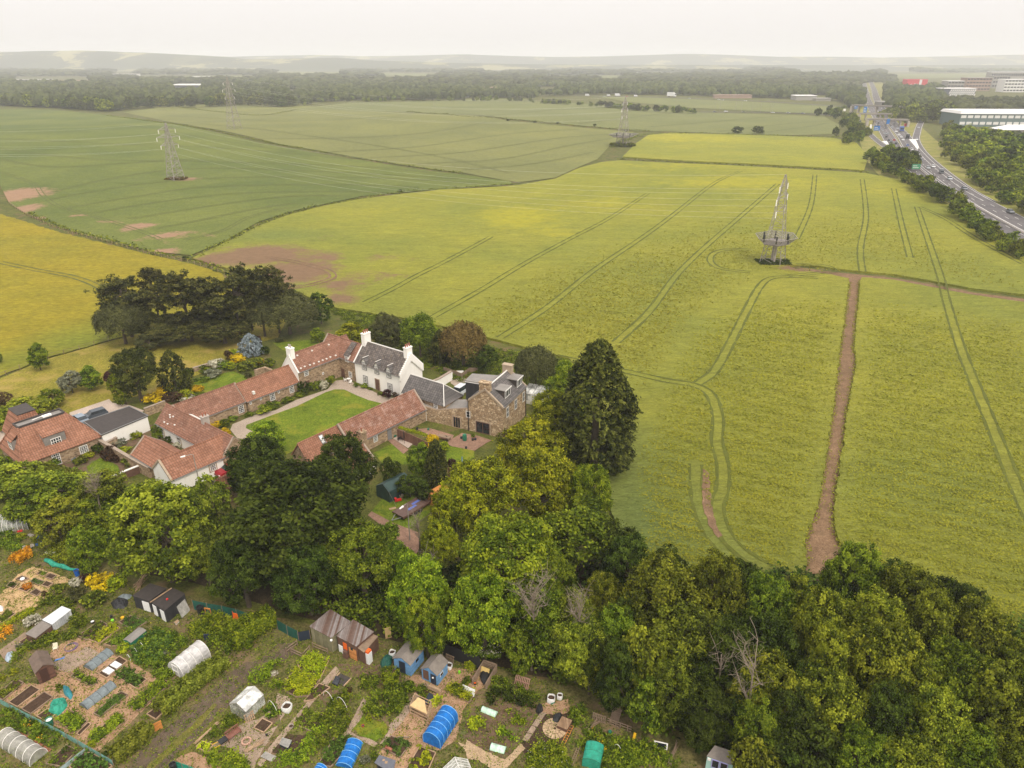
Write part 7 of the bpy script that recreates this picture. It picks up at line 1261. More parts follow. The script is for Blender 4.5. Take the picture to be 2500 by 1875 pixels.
mass('undergrowth beside the pallet fence',c8,[(1280,950),(1420,880),(1500,1000),(1450,1200),(1300,1150)],.9,'mid'); mass('wild plot at the bottom right',c8,[(1350,1350),(1500,1150),(1900,1300),(2212,1400),(2350,1700),(1700,1700),(1650,1450),(1430,1500)],.6,'mid'); mass('white-flecked bushes by the white window frame',c9,[(0,1500),(200,1300),(420,1340),(650,1480),(800,1659),(0,1659)],.8,'bright'); mass('yellow flowering stem cluster behind the netting cage',c8,[(1620,1330),(1660,1280),(1720,1450),(1660,1470)],1.,'yellow',.09,40)
mass('weedy green corner at the upper left allotment',ci,[(-40,760),(120,640),(300,720),(440,800),(200,980),(-60,1020)],.5,'mid'); mass('green bush bank above the netting roll',ci,[(780,1180),(900,880),(1200,700),(1400,900),(1500,1250),(1250,1300),(1000,1240)],1.2,'ash'); mass('leafy clump behind the drums',ci,[(170,1040),(250,920),(400,930),(380,1010),(260,1060)],.6,'bright'); mass('green strip behind the corrugated hut',c2,[(480,460),(600,290),(780,280),(1150,640),(1050,760),(900,720),(940,560),(760,400)],.7,'mid'); mass('green bank between the brown shed and lean-to',c2,[(140,1200),(160,1080),(500,820),(650,800),(1000,760),(960,850),(620,960),(440,980),(250,1080)],.7,'mid'); mass('orange flowering plants at the left edge',c2,[(-30,870),(0,740),(130,700),(180,760),(80,860)],.7,'orange'); mass('yellow dotted flower strip below the brown shed',c3,[(-30,560),(0,470),(200,380),(260,430),(100,540)],.4,'gold'); mass('white flowers and lime plants by the front planter',c6,[(1900,900),(2000,790),(2060,850),(1980,1000)],.8,'lime'); mass('mint-green herbs around the black pond',c7,[(1410,850),(1480,770),(1580,760),(1560,850),(1480,870)],.4,'lime')
leafbox('rambling_rose',HB(c8,[(90,290),(200,300),(390,310)]),1.2,.8,.09,130,'mid','rambling rose over the compost bay',px=1,z=1.0,cat='rose'); leafbox('rose_blossom',HB(c8,[(90,270),(200,290),(390,300)]),1.35,.95,.07,30,'white','cream blossom covering the rambling rose',px=1,z=1.02,cat='blossom')
for x,y,w_,h,m,lb in [(1280,100,320,1.9,'yellow','big golden-yellow domed bush behind the olive ones'),(940,270,260,1.7,'willow','tan-green domed bush left of its larger neighbour'),(1230,310,330,1.8,'olive','large olive domed bush, rightmost of the row'),(1490,120,240,1.8,'lime','bright lime bush beside the cane stack'),(450,590,240,1.1,'white','white-flowered bush above the dark lean-to'),(980,100,170,1.3,'white','white-flowering shrub by the lone blue drum'),(1100,70,130,1.4,'purple','dark purple shrub behind the domed bushes'),(350,160,110,1.,'orange','small orange shrub among the square beds'),(730,200,180,1.,'olive','dull shrub left of the domed bushes'),(570,260,90,.6,'heath','brownish plant at the edge of the chip path'),(255,940,90,.9,'grey','pampas-like pale tuft by the plank path'),(700,760,90,.6,'lime','lime plant at the corner of the lean-to'),(760,1460,100,.7,'mid','small dark plant beside the teal sheet')]: S_(c2,x,y,w_,sD,h,m,lb)
for c_,x,y,w_,h,m,lb in [(c6,910,1010,290,1.9,'bright','rounded apple tree bush in front of the longer blue shed'),(c6,1140,1150,190,1.2,'mid','round bush between the apple tree and the playhouse'),(c6,380,1180,90,.5,'heath','pinkish plant in a ring beside the black sheet'),(c7,640,1010,80,1.1,'lime','small staked lime sapling on the grass patch'),(c6,1780,1180,200,1.,'mid','bushy plants in front of the white slab'),(c6,1890,1060,130,.9,'mid','green clump left of the compost bay'),(c6,1940,860,150,.9,'lime','lime clump by the dark lattice fence'),(c5,840,1080,170,.6,'mid','herb patch behind the bench'),(c3,1190,1350,130,.5,'lime','bright yellow-green cushion at the end of the potato bed'),(c3,1345,1480,90,.5,'dark','small dark bush at the hedge foot'),(c7,600,1540,150,.7,'grey','silver-grey bush beside the table'),(c7,700,1500,110,.7,'mid','green bush beside the silver one'),(ci,360,760,160,.7,'lime','yellow-green plant in front of the red tubs'),(c3,2130,170,100,.5,'grey','grey netted plant in the green mass')]: S_(c_,x,y,w_,sD if c_ is not ci else .1447,h,m,lb)
# furniture and timber
def bench(c,p,ang,w_,mat,label,slat=False):
    x,y=P(*c(*p)); t=thing('garden_bench',label,'bench',(x,y,0),R_(ang)); part('seat',MB().box(-w_/2,w_/2,-.3,.25,.4,.46),mat,t); b=MB(); b.box(-w_/2,w_/2,-.36,-.3,.85,.95).box(-w_/2,w_/2,-.36,-.3,.46,.53)
    for i in range(9): xx=-w_/2+.05+(w_-.1)*i/8; b.box(xx-.03,xx+.03,-.35,-.31,.53,.85)
    part('backrest',b,mat,t)
    for sx in (-w_/2+.05,w_/2-.05):
        part('armrest',MB().box(sx-.04,sx+.04,-.33,.25,.62,.67),mat,t)
        for sy in (-.3,.2): part('leg',MB().box(sx-.03,sx+.03,sy-.03,sy+.03,0,.62),mat,t)
bench(c5,(905,1260),-130,1.4,paint((.22,.09,.06)),'red-brown garden bench beside the brick fire ring'); bench(c7,(1490,680),-30,1.4,M_timber,'pale slatted bench behind the black pond')
x,y=P(*c5(1065,1330)); t=thing('fire_ring','round brick fire pit ring on the pale deck','fire pit',(x,y,0)); m=MB()
for i in range(12): a=i*.5236; m.hexa([(.42*math.cos(a+s*.22)*k,.42*math.sin(a+s*.22)*k,0) for s,k in ((-1,.8),(1,.8),(1,1.15),(-1,1.15))],[(.42*math.cos(a+s*.22)*k,.42*math.sin(a+s*.22)*k,.25) for s,k in ((-1,.8),(1,.8),(1,1.15),(-1,1.15))])
part('brick_ring',m,paint((.5,.3,.22),.85,.2),t); part('ash',MB().lathe([(.01,.08),(.33,.06)],10,cap=False),M_black,t)
def planks(label,c,a,b,n,w_,mat,h=.1,name='timber_pile',cat='timber'):
    A=P(*c(*a)); B=P(*c(*b)); rg=random.Random(n+len(label)); m=MB()
    for i in range(n): o=(rg.uniform(-w_,w_),rg.uniform(-w_,w_)); m.bar((o[0],o[1],.06+rg.uniform(0,h)),(B[0]-A[0]+rg.uniform(-w_,w_),B[1]-A[1]+rg.uniform(-w_,w_),.06+rg.uniform(0,h)),.035)
    return solo(name,m,mat,label,cat,(A[0],A[1],.05))
planks('loose pale laths on the deck beside the fire ring',c5,(1050,1450),(1270,1320),9,.25,M_timber); planks('pile of long planks along the edge of the track',c5,(410,1350),(700,1090),9,.15,M_timber); planks('stack of bamboo canes leaning behind the black shed',c2,(1760,230),(1880,80),16,.35,M_timber,.8); planks('timber offcuts leaning at the left of the mint shed',c9,(690,1640),(780,1380),7,.25,M_timber2,.6); planks('canes standing in a wigwam in front of the playhouse',c7,(1730,600),(1715,450),4,.12,M_timber,.1); planks('weathered board pile by the old gate',c8,(1480,1180),(1640,1080),6,.25,M_timber2,.5); planks('driftwood log lying on the wood chip',c7,(1010,1270),(1150,1280),3,.05,M_bark2)
planks('blue tubing bundle beside the brown shed',c3,(710,290),(830,250),6,.12,paint((.1,.25,.6)),.05,'blue_tubing','tubing')
def pallet(c,p,ang,label,lean=0.,n=8,w_=1.2,h=1.,mat=None,name='wooden_pallet'):
    x,y=P(*c(*p)); m=MB(); sn,cs_=math.sin(lean),math.cos(lean)
    for i in range(n): xx=-w_/2+w_*(i+.5)/n; m.slab([(xx-.045,0,0),(xx+.045,0,0),(xx+.045,h*sn,h*cs_),(xx-.045,h*sn,h*cs_)],.025)
    for f in (.08,.5,.9): m.slab([(-w_/2,h*f*sn+.05,h*f*cs_-.05),(w_/2,h*f*sn+.05,h*f*cs_-.05),(w_/2,h*f*sn+.05,h*f*cs_+.05),(-w_/2,h*f*sn+.05,h*f*cs_+.05)],.05)
    return solo(name,m,mat or M_timber2,label,'pallet',(x,y,.05),R_(ang))
pallet(c8,(640,630),-25,'red-brown pallet leaning on the dark hedge',.5,9,1.7,1.2,paint((.36,.2,.14))); pallet(c6,(1420,740),-28,'weathered pallet, left of the three behind the playhouse',.15,5,.9,.9); pallet(c6,(1530,770),-28,'weathered pallet, middle of the three behind the playhouse',.15,6,1.1,.9); pallet(c6,(1670,830),-28,'weathered pallet, right of the three behind the playhouse',.15,6,1.1,.9)
pallet(c8,(1640,1070),-25,'grey railing gate at the left of the pallet fence',.1,8,1.4,.9,name='old_gate'); pallet(c8,(1830,1080),-25,'pale pallet lying uphill behind the fence',1.2,8,.9,2.); pallet(c8,(1960,1180),-25,'pallet forming the middle of the lower fence',.05,2,1.5,.8); pallet(c8,(1820,1120),-25,'pallet forming the left of the lower fence',.05,2,1.2,.7); pallet(c3,(2035,1180),38,'orange lattice gate panel at the track edge',.05,8,.9,1.,M_orangewood,'lattice_gate'); pallet(c5,(1120,1060),40,'pale slatted panel leaning on the greenhouse',.35,5,1.,.9,M_timber)
for i,(c_,a,b) in enumerate([(c4,(1580,1030),(1720,930)),(c4,(1640,1030),(1790,1100)),(c4,(1790,1100),(1880,1000)),(c4,(1920,960),(2110,1040))]):
    A=P(*c_(*a)); B=P(*c_(*b)); m=MB(); d=(B[0]-A[0],B[1]-A[1]); m.bar((0,0,0),(0,0,.9),.06).bar((d[0],d[1],0),(d[0],d[1],.9),.06)
    for z in (.35,.75): m.bar((0,0,z),(d[0],d[1],z),.05)
    solo('timber_rail_fence',m,M_timber2,['short rail fence with palings, first from the green sheeting','short rail fence, second from the green sheeting','short rail fence, third from the green sheeting','rail fence in front of the olive board shed'][i],'fence',(A[0],A[1],0))
q=[P(*c7(*p)) for p in ((1170,960),(1390,1070),(1440,900),(1230,800))]; o=(sum(a[0] for a in q)/4,sum(a[1] for a in q)/4); l=[(a[0]-o[0],a[1]-o[1]) for a in q]; t=thing('timber_planter','pale timber workbench frame with a curved slatted top','planter',(o[0],o[1],0)); m=MB()
for a in l: m.bar((*a,0),(*a,1.1),.06)
for i in range(4):
    for z in (.15,.6,1.05): m.bar((*l[i],z),(*l[(i+1)%4],z),.05)
part('frame',m,M_timber,t); part('top_board',MB().hexa([(l[0][0],l[0][1],1.1),(l[1][0],l[1][1],1.1),(l[2][0]*.4,l[2][1]*.4,1.1),(l[3][0]*.4,l[3][1]*.4,1.1)],[(l[0][0],l[0][1],1.16),(l[1][0],l[1][1],1.16),(l[2][0]*.4,l[2][1]*.4,1.4),(l[3][0]*.4,l[3][1]*.4,1.4)]),paint((.6,.42,.2),.7,.2),t)
x,y=P(*c7(1905,720)); solo('white_slab',MB().slab([(-.75,0,.0),(.75,0,.0),(.75,.25,.75),(-.75,.25,.75)],.08),M_bag,'white rounded panel leaning on the raised lime bed','panel',(x,y,.1),R_(-28))
surf('black_pond',c7,[(1335,830),(1410,700),(1480,740),(1500,760),(1420,850),(1370,860)],M_navy,.1,.02)
q=[P(*c7(*p),.75) for p in ((705,1590),(770,1490),(980,1560),(960,1659),(850,1680))]; o=(sum(a[0] for a in q)/5,sum(a[1] for a in q)/5); l=[(a[0]-o[0],a[1]-o[1]) for a in q]; t=thing('grey_table','slate grey table with papers and a brick barbecue behind','table',(o[0],o[1],0)); part('tabletop',MB().prism(l,.7,.75),paint((.12,.125,.15),.6),t); part('legs_frame',MB().prism([(a[0]*.8,a[1]*.8) for a in l],0,.69),M_black,t); part('papers',MB().box(-.1,.15,-.05,.2,.755,.77).box(-.35,-.15,.2,.4,.755,.77),M_timber,t)
x,y=P(*c7(890,1440)); solo('brick_barbecue',MB().box(-.4,.4,-.12,.12,0,.45).box(-.4,-.3,.12,.5,0,.45),M_terra,'small red brick barbecue edge against the dark bed','barbecue',(x,y,0),R_(-28))
# compost bay
A,u,v=uv(c8,(20,600),(190,660),(120,340)); t=thing('compost_bay','open grey timber compost bay filled with black sacks','compost bay',(A.x,A.y,0)); m=MB()
for a_,b_ in (((0,0),(v.x,v.y)),((u.x,u.y),(u.x+v.x,u.y+v.y)),((v.x,v.y),(u.x+v.x,u.y+v.y))):
    for k in range(4): m.bar((*a_,.15+k*.25),(*b_,.15+k*.25),.09)
part('slatted_walls',m,M_timber2,t); part('heap',MB().blob((u.x*.5+v.x*.55,u.y*.5+v.y*.55,.2),(u.length*.35,v.length*.4,.35),random.Random(2)),M_black,t); part('yellow_board',MB().slab([(v.x*.6+.1,v.y*.6,.3),(v.x*.6+u.x*.7,v.y*.6+u.y*.7,.3),(v.x*.7+u.x*.7,v.y*.7+u.y*.7,.9),(v.x*.7+.1,v.y*.7,.9)],.04),paint((.6,.42,.14)),t)
# circular paving, slabs, ladder, hose
x,y=P(*c8(1075,1160)); m=MB(); rg=random.Random(8); R0=P(*c8(1235,1160))[0]-x
for k,(r0,r1,n) in enumerate(((.12,.5,9),(.52,.98,16))):
    for i in range(n):
        a0,a1=2*math.pi*(i+.06)/n,2*math.pi*(i+.94)/n; h_=rg.uniform(0,.015); m.hexa([(R0*r*math.cos(a),R0*r*math.sin(a),0) for a,r in ((a0,r0),(a1,r0),(a1,r1),(a0,r1))],[(R0*r*math.cos(a),R0*r*math.sin(a),.1+h_) for a,r in ((a0,r0),(a1,r0),(a1,r1),(a0,r1))])
solo('circular_paving',m,M_slab2,'round patio of wedge-shaped sandstone slabs','patio',(x,y,.03))
A,u,v=uv(c8,(1100,1120),(1230,1160),(1170,1000)); roofbox('slatted_table','square brown slatted table on the round patio',[c8(1100,1110),c8(1235,1165),c8(1300,1045),c8(1170,990)],.55,0,M_brownwood,boardmat('table_slats',(.22,.13,.07),(.34,.22,.13),0,.1),'table')
A=P(*c8(655,1310)); B=P(*c8(900,940)); B2=P(*c8(725,1330)); 
for i in range(4):
    f0,f1=i/4+.01,(i+1)/4-.01; d=(B[0]-A[0],B[1]-A[1]); w_=(B2[0]-A[0],B2[1]-A[1]); q=[(d[0]*f0,d[1]*f0),(d[0]*f0+w_[0],d[1]*f0+w_[1]),(d[0]*f1+w_[0],d[1]*f1+w_[1]),(d[0]*f1,d[1]*f1)]
    solo('paving_slab',MB().prism(q,0,.06),M_slab,['large square paving slab, nearest of four in a row','large square paving slab, second of four in a row','large square paving slab, third of four in a row','large square paving slab farthest up the row by the dark heap'][i],'slab',(A[0],A[1],.05))
A=P(*c8(1165,1395)); B=P(*c8(1305,1110)); d=Vector((B[0]-A[0],B[1]-A[1],.0)); n=Vector((-d.y,d.x,0)).normalized()*.16; m=MB(); m.bar(n,d+n,.035).bar(-n,d-n,.035)
for i in range(9): f_=(i+.5)/9; m.bar(d*f_+n,d*f_-n,.025)
solo('ladder',m,M_orangewood,'orange wooden ladder lying beside the round patio','ladder',(A[0],A[1],.1))
A=P(*c8(1280,1659)); B=P(*c8(1430,1300)); d=Vector((B[0]-A[0],B[1]-A[1],.0)); n=Vector((-d.y,d.x,0)).normalized()*.12; m=MB(); m.bar(n,d+n,.03).bar(-n,d-n,.03)
for i in range(14): f_=(i+.5)/14; m.bar(d*f_+n*(1 if i%2 else -1),d*(f_+.04)-n*(1 if i%2 else -1),.02)
solo('trellis_strip',m,M_timber2,'long grey trellis strip between the bottom plots','trellis',(A[0],A[1],.25))
x,y=P(*c3(905,115)); m=MB()
for k in range(4): rr=.55+.04*k; m.tube([(rr*math.cos(a*.349)+.05*k,rr*math.sin(a*.349),.05+.02*k) for a in range(19)],.02,4)
solo('coiled_hose',m,paint((.16,.1,.25)),'dark purple hose coiled in a ring round a stone circle','hose',(x,y,.04)); chair(c2(725,990)[0],c2(725,990)[1],200,'cream plastic garden chair on the chip beside the coiled hose',paint((.7,.66,.5),.5,.05),s=.95)
x,y=P(*c5(775,1345)); t=thing('wheelbarrow','black wheelbarrow with yellow handles beside the bench','wheelbarrow',(x,y,0),.8); part('tray',MB().hexa([(-.3,-.2,.3),(.3,-.2,.3),(.3,.2,.3),(-.3,.2,.3)],[(-.45,-.32,.55),(.42,-.32,.55),(.42,.32,.55),(-.45,.32,.55)]),M_black,t); part('handle',MB().bar((-.4,-.25,.4),(-1.,-.28,.5),.03).bar((-.4,.25,.4),(-1.,.28,.5),.03),M_yellow,t); part('wheel',MB().bar((.5,-.05,.2),(.5,.05,.2),.2,10),M_grey,t)
x,y=P(*c4(930,600)); t=thing('wheelbarrow','orange-red upturned wheelbarrow against the dark windbreak','wheelbarrow',(x,y,0),.2); part('tray',MB().hexa([(-.35,0,.1),(.35,0,.1),(.35,.3,.1),(-.35,.3,.1)],[(-.28,.1,.85),(.28,.1,.85),(.28,.35,.85),(-.28,.35,.85)]),M_orange,t); part('handle',MB().bar((-.25,.1,.8),(-.28,.15,1.3),.03).bar((.25,.1,.8),(.28,.15,1.3),.03),M_orange,t)
x,y=P(*c4(480,520)); pot(c4,(480,520),.4,1.1,M_black,'tall black water tank against the dark windbreak','water_tank','tank'); 
x,y=P(*c4(575,510)); solo('stool_rack',MB().box(-.4,.4,-.15,.15,.7,.8).box(-.4,-.33,-.1,.1,0,.7).box(.33,.4,-.1,.1,0,.7),M_orangewood,'orange-topped trestle by the black water tank','trestle',(x,y,0),R_(-15)); x,y=P(*c4(560,880)); solo('dark_scarecrow',MB().bar((0,0,0),(0,0,1.2),.04).hexa([(-.2,-.1,.3),(.2,-.1,.3),(.2,.1,.3),(-.2,.1,.3)],[(-.28,-.1,1.1),(.28,-.1,1.1),(.28,.1,1.1),(-.28,.1,1.1)]),M_navy,'dark cloth figure post behind the white polytunnel','scarecrow',(x,y,0))
x,y=P(*c8(2080,1330)); solo('yellow_board',MB().slab([(-.12,0,0),(.12,0,0),(.2,.2,1.),(-.04,.2,1.)],.06),M_yellow,'narrow yellow board leaning at the end of the pallet fence','board',(x,y,.1),-.5); x,y=P(*c9(590,1420)); t=thing('white_window','old white-framed window propped beside the mint shed','window',(x,y,0),R_(-15)); part('frame',MB().slab([(-.65,0,.1),(.65,0,.1),(.65,.2,.75),(-.65,.2,.75)],.06),M_frame,t); part('pane',MB().slab([(-.52,.02,.18),(.52,.02,.18),(.52,.17,.66),(-.52,.17,.66)],.03),M_glass,t)
x,y=P(*c6(890,520)); solo('chipboard_sheet',MB().slab([(-.35,0,0),(.35,0,0),(.35,.1,1.5),(-.35,.1,1.5)],.04),paint((.5,.34,.16)),'tall chipboard sheet standing under the lime tree','board',(x,y,0),R_(20)); x,y=P(*c6(1895,830)); t=thing('planter_stand','grey box stand with hanging greens at the dark lattice fence','stand',(x,y,0),R_(-28)); part('stand_frame',MB().box(-.35,.35,-.2,.2,.9,1.1).box(-.35,-.3,-.2,.2,0,.9).box(.3,.35,-.2,.2,0,.9),M_steel,t)
x,y=P(*c6(290,1060)); m=MB().box(-.75,.75,-.6,.6,0,.05); solo('black_ground_sheet',m,M_bfelt,'black plastic sheet edged with timber on the soil','sheet',(x,y,.08),R_(-28)); solo('timber_edging',MB().box(.72,.82,-.6,.6,0,.14).box(-.82,-.72,-.6,.6,0,.14),M_timber,'timber boards along the sides of the black sheet','timber',(x,y,.08),R_(-28))
# hoops in the middle plots and by the brassicas
for i,(c_,p,w_,h,lb) in enumerate([(c2,(1830,950),.9,.6,'white hoop nearest the grey cold frame'),(c2,(1750,1020),.9,.6,'middle white hoop over the brassicas'),(c2,(1660,1100),.9,.6,'white hoop farthest from the cold frame'),(c6,(120,1320),1.8,1.2,'tall thin hoop at the left end of the soil bed'),(c6,(290,1400),1.8,1.2,'tall thin hoop at the right end of the soil bed'),(c5,(1400,900),1.6,1.,'thin hoop in the cane bed beside the bulk bag'),(c9,(40,1430),.8,.7,'pale hoop in the wild plot')]):
    x,y=P(*c_(*p)); solo('garden_hoop',MB().tube([(w_/2*math.cos(a*math.pi/10),0,h*math.sin(a*math.pi/10)) for a in range(11)],.018,5),M_frame,lb,'hoop',(x,y,.03),R_(-40))
x,y=P(*ci(500,960)); m=MB(); rg=random.Random(6)
for i in range(22): m.blob((rg.uniform(-.7,.7),rg.uniform(-.4,.4),rg.uniform(.05,.35)),(.14,.12,.1),rg,.2,6,4)
solo('stone_heap',m,M_conc,'heap of grey stones below the blue drums','heap',(x,y,.03),.6,group=None); x,y=P(*ci(340,680)); solo('red_tray',MB().box(-.3,.3,-.2,.2,0,.15),M_redp,'bright red tray beside the curved glasshouse','tray',(x,y,.03),.5)
# dead trees
def deadtree(px,py,h,label,seed,spread=2.5,k=.6,n=9):
    x,y=P(px,py,h*k); rg=random.Random(seed); m=MB(); m.tube([(0,0,0),(.2,.1,h*.5),(.0,.2,h*.8)],[.14,.11,.06],6)
    for i in range(n):
        a=rg.uniform(0,6.28); z0=h*rg.uniform(.45,.8); L=spread*rg.uniform(.5,1.); p=[(0.1,.1,z0)]
        for s in range(1,5): f_=s/4; p.append((L*f_*math.cos(a+rg.uniform(-.3,.3)),L*f_*math.sin(a+rg.uniform(-.3,.3)),z0+h*.28*f_+rg.uniform(-.3,.3)))
        m.tube(p,[.06,.045,.03,.018,.008],5)
        for j in range(9): q=p[rg.randrange(1,4)]; e_=(q[0]+rg.uniform(-.9,.9),q[1]+rg.uniform(-.9,.9),q[2]+rg.uniform(.1,1.)); m.tube([q,e_,(e_[0]+rg.uniform(-.5,.5),e_[1]+rg.uniform(-.5,.5),e_[2]+rg.uniform(-.1,.5))],[.018,.012,.006],3)
    return solo('dead_tree',m,M_bark2,label,'dead tree',(x,y,0))
deadtree(1300,1462,13.,'bleached tangle of dead branches above the bright trees',2,2.8,.76,18); deadtree(1845,1610,14,'tall dead tree with pale twisted limbs in the right wood',5,2.8,.85,9); deadtree(1415,1470,12,'purplish twiggy dead shrub tree beside the light green one',9,1.6,.85,12); deadtree(1765,1590,12.5,'bare pale snag left of the tall dead tree',12,1.2,.85,3); deadtree(225,1180,7.,'bare twiggy shrub by the clipped hedge',21,1.5,.8,12); deadtree(1035,1400,9.5,'dead twigs at the edge of the lane',23,2,.7,8); deadtree(1020,1300,8,'orange-brown bare shrub beside the lane lamp',25,1.4,.6,8)
# ground cover
areafol('ground_weeds',[(-250,1330),(100,1330),(480,1500),(900,1560),(1300,1650),(1750,1900),(1500,2000),(-300,2000)],.16,.08,45,'mid','low weeds and grass between the allotment beds',kind='stuff',clump=.5,cover=.6,seed=3)
areafol('ground_weeds',[(-250,1330),(100,1330),(480,1500),(900,1560),(1300,1650),(1750,1900),(1500,2000),(-300,2000)],.14,.07,40,'gold','yellowish tufts between the allotment beds',kind='stuff',clump=.6,cover=.14,seed=9)
areafol('woodland_undergrowth',[(720,1490),(960,1560),(1190,1590),(1300,1640),(1420,1690),(1600,1790),(1760,1850),(1760,1780),(1500,1620),(1300,1560),(1100,1520),(900,1480)],2.2,.2,22,'mid','ivy and scrub along the front of the tree belt',kind='stuff',clump=1.,cover=.9,seed=14)
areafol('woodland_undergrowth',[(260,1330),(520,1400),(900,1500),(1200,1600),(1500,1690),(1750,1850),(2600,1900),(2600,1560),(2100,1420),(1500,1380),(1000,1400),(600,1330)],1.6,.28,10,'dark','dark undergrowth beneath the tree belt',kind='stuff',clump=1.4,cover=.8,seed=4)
areafol('woodland_undergrowth',[(-50,1130),(120,1130),(250,1190),(470,1210),(560,1330),(520,1400),(380,1400),(290,1370),(200,1350),(180,1250),(100,1200),(-50,1200)],1.6,.2,22,'mid','green undergrowth between the hedge and the allotments',kind='stuff',clump=1.,cover=.9,seed=6)
areafol('rough_margin',[(1130,1010),(1180,960),(1000,880),(860,800),(780,740),(820,720),(960,760),(1110,830),(1260,860),(1400,880),(1420,950),(1330,950),(1200,930)],.5,.16,25,'mid','rough grass margin behind the farmhouse',kind='stuff',clump=.9,cover=.8,seed=7)
# ---------------------------------------------------------------- roads on the right
def road(name,pts,w_,dz,label,mat=None,step=8.):
    wp=worldpath(pts,'n',8,step); V,F=ribbon_np(wp,w_,dz); link(name,npmesh(name,V,F,mat or M_asph),label=label,kind='structure'); return wp
RC=[cw(*q) for q in ((800,300),(860,430),(885,520),(930,620),(980,690),(1060,780),(1130,860),(1205,975),(1290,1075),(1400,1175),(1560,1290),(1750,1410),(1950,1520),(2212,1660),(2500,1810))]
LC=[cw(*q) for q in ((760,300),(785,430),(810,540),(850,620),(890,690),(945,790),(1010,900),(1080,1000),(1150,1080),(1280,1190),(1430,1310),(1620,1440),(1830,1570),(2100,1720),(2400,1880))]
SR=[cw(*q) for q in ((1300,708),(1272,760),(1250,830),(1240,890),(1268,960),(1330,1040),(1430,1130),(1560,1235),(1720,1350),(1900,1450))]
SL=[cw(*q) for q in ((680,680),(725,735),(785,800),(850,865),(920,925),(985,972),(1060,1040))]
WD2=[cw(*q) for q in ((640,650),(760,800),(900,960),(1050,1120),(1250,1250),(1500,1420),(1750,1560),(2100,1760),(2400,1900))]
road('motorway_verge',[cw(*q) for q in ((830,300),(870,520),(960,700),(1080,900),(1250,1080),(1450,1240),(1700,1400),(2212,1680),(2500,1820))],58,.12,'grassy verges along the motorway',M_verge)
rA=road('motorway',RC,11.5,.3,'motorway carriageway carrying traffic towards the camera'); rB=road('motorway',LC,10.5,.3,'motorway carriageway carrying traffic away from the camera'); rC=road('slip_road',SR,6.,.34,'slip road joining from the right'); rD=road('slip_road',SL,5.5,.34,'slip road descending from the left')
def linesoff(wp,offs,dz,w_=.35,dash=False,nm='road_marking'):
    parts=[]
    for o in offs:
        p=resample(wp,4.)
        if dash:
            for i in range(0,len(p)-3,3): parts.append(ribbon_np(p[i:i+2],w_,dz,o))
        else: parts.append(ribbon_np(p,w_,dz,o))
    V,F=join_np(parts); link(nm,npmesh(nm,V,F,M_line),kind='structure')
linesoff(rA,(-5.2,5.2),.36,.22); linesoff(rB,(-4.8,4.8),.36,.22); linesoff(rC,(-2.6,2.6),.4,.2); linesoff(rD,(-2.4,2.4),.4,.2); linesoff(rA,(-1.8,1.8),.36,.18,True); linesoff(rB,(-1.6,1.6),.36,.18,True)
sheet('hatched_island',[cw(1175,890),cw(1235,890),cw(1265,960),cw(1255,985)],.45,M_line,px='n'); sheet('hatched_island',[cw(930,908),cw(975,905),cw(1012,965)],.45,M_line,px='n')
ba=MB(); pr=None; wpb=resample(rA,6.); d=np.gradient(wpb,axis=0); nn=np.stack([-d[:,1],d[:,0]],-1)/np.hypot(d[:,0],d[:,1])[:,None]
side=1 if np.linalg.norm((wpb[60]+nn[60]*7)-rB[min(len(rB)-1,60)])<np.linalg.norm((wpb[60]-nn[60]*7)-rB[min(len(rB)-1,60)]) else -1
for i,(p,n_) in enumerate(zip(wpb,nn)):
    q=p+n_*7.0*side; z=hz1(*q); cur=(q[0],q[1],z+.75)
    ba.bar((q[0],q[1],z),cur,.06)
    if pr: ba.bar(pr,cur,.16)
    pr=cur
solo('crash_barrier',ba,M_conc,'long grey crash barrier along the motorway central reservation','barrier')
M_brconc=paint((.23,.2,.18),.8,.25,.8,name='bridge_concrete')
def bridge(a,b,z,label,wd=9.):
    A=P(*a,z); B=P(*b,z); L=math.hypot(B[0]-A[0],B[1]-A[1]); t=thing('road_bridge',label,'bridge',(A[0],A[1],0),math.atan2(B[1]-A[1],B[0]-A[0])); part('deck',MB().box(-4,L+4,0,wd,z-.8,z),M_brconc,t)
    part('parapet',MB().box(-4,L+4,-.15,.15,z,z+.7).box(-4,L+4,wd-.15,wd+.15,z,z+.7),M_steel,t)
    p=MB()
    for f in (.08,.5,.9): p.box(L*f-.6,L*f+.6,1,wd-1,-1,z-1.2)
    part('pier',p,M_conc,t); part('abutment',MB().box(-5,-3,-.2,wd+.2,-1,z-1.25).box(L+3,L+5,-.2,wd+.2,-1,z-1.25),M_conc,t)
bridge(cw(850,706),cw(1140,712),6.5,'nearest concrete bridge over the motorway'); bridge(cw(775,655),cw(1075,660),7.,'middle bridge over the motorway',8); bridge(cw(690,578),cw(1080,592),9.,'farthest and longest bridge over the motorway',9)
def sign(px,py,w_,h,z,mat,label,posts=2,ang=0):
    x,y=P(px,py,z+hz1(*G(px,py))); t=thing('road_sign',label,'sign',(x,y,hz1(x,y)),R_(ang)); part('board',MB().box(-w_/2,w_/2,-.1,.1,z-h/2,z+h/2),mat,t); m=MB()
    for s in ((-w_*.35,w_*.35) if posts==2 else (0,)): m.bar((s,.15,-.3),(s,.15,z),.12)
    part('post',m,M_grey,t)
    part('panel_stripe',MB().box(-w_*.4,w_*.1,-.13,-.1,z+h*.1,z+h*.2).box(-w_*.4,w_*.3,-.13,-.1,z-h*.25,z-h*.15),M_line,t) if w_>3 else None
M_bsign=paint((.0,.13,.42),.5,.1,name='blue_sign'); M_gsign=paint((.05,.25,.12),.5,.1,name='green_sign')
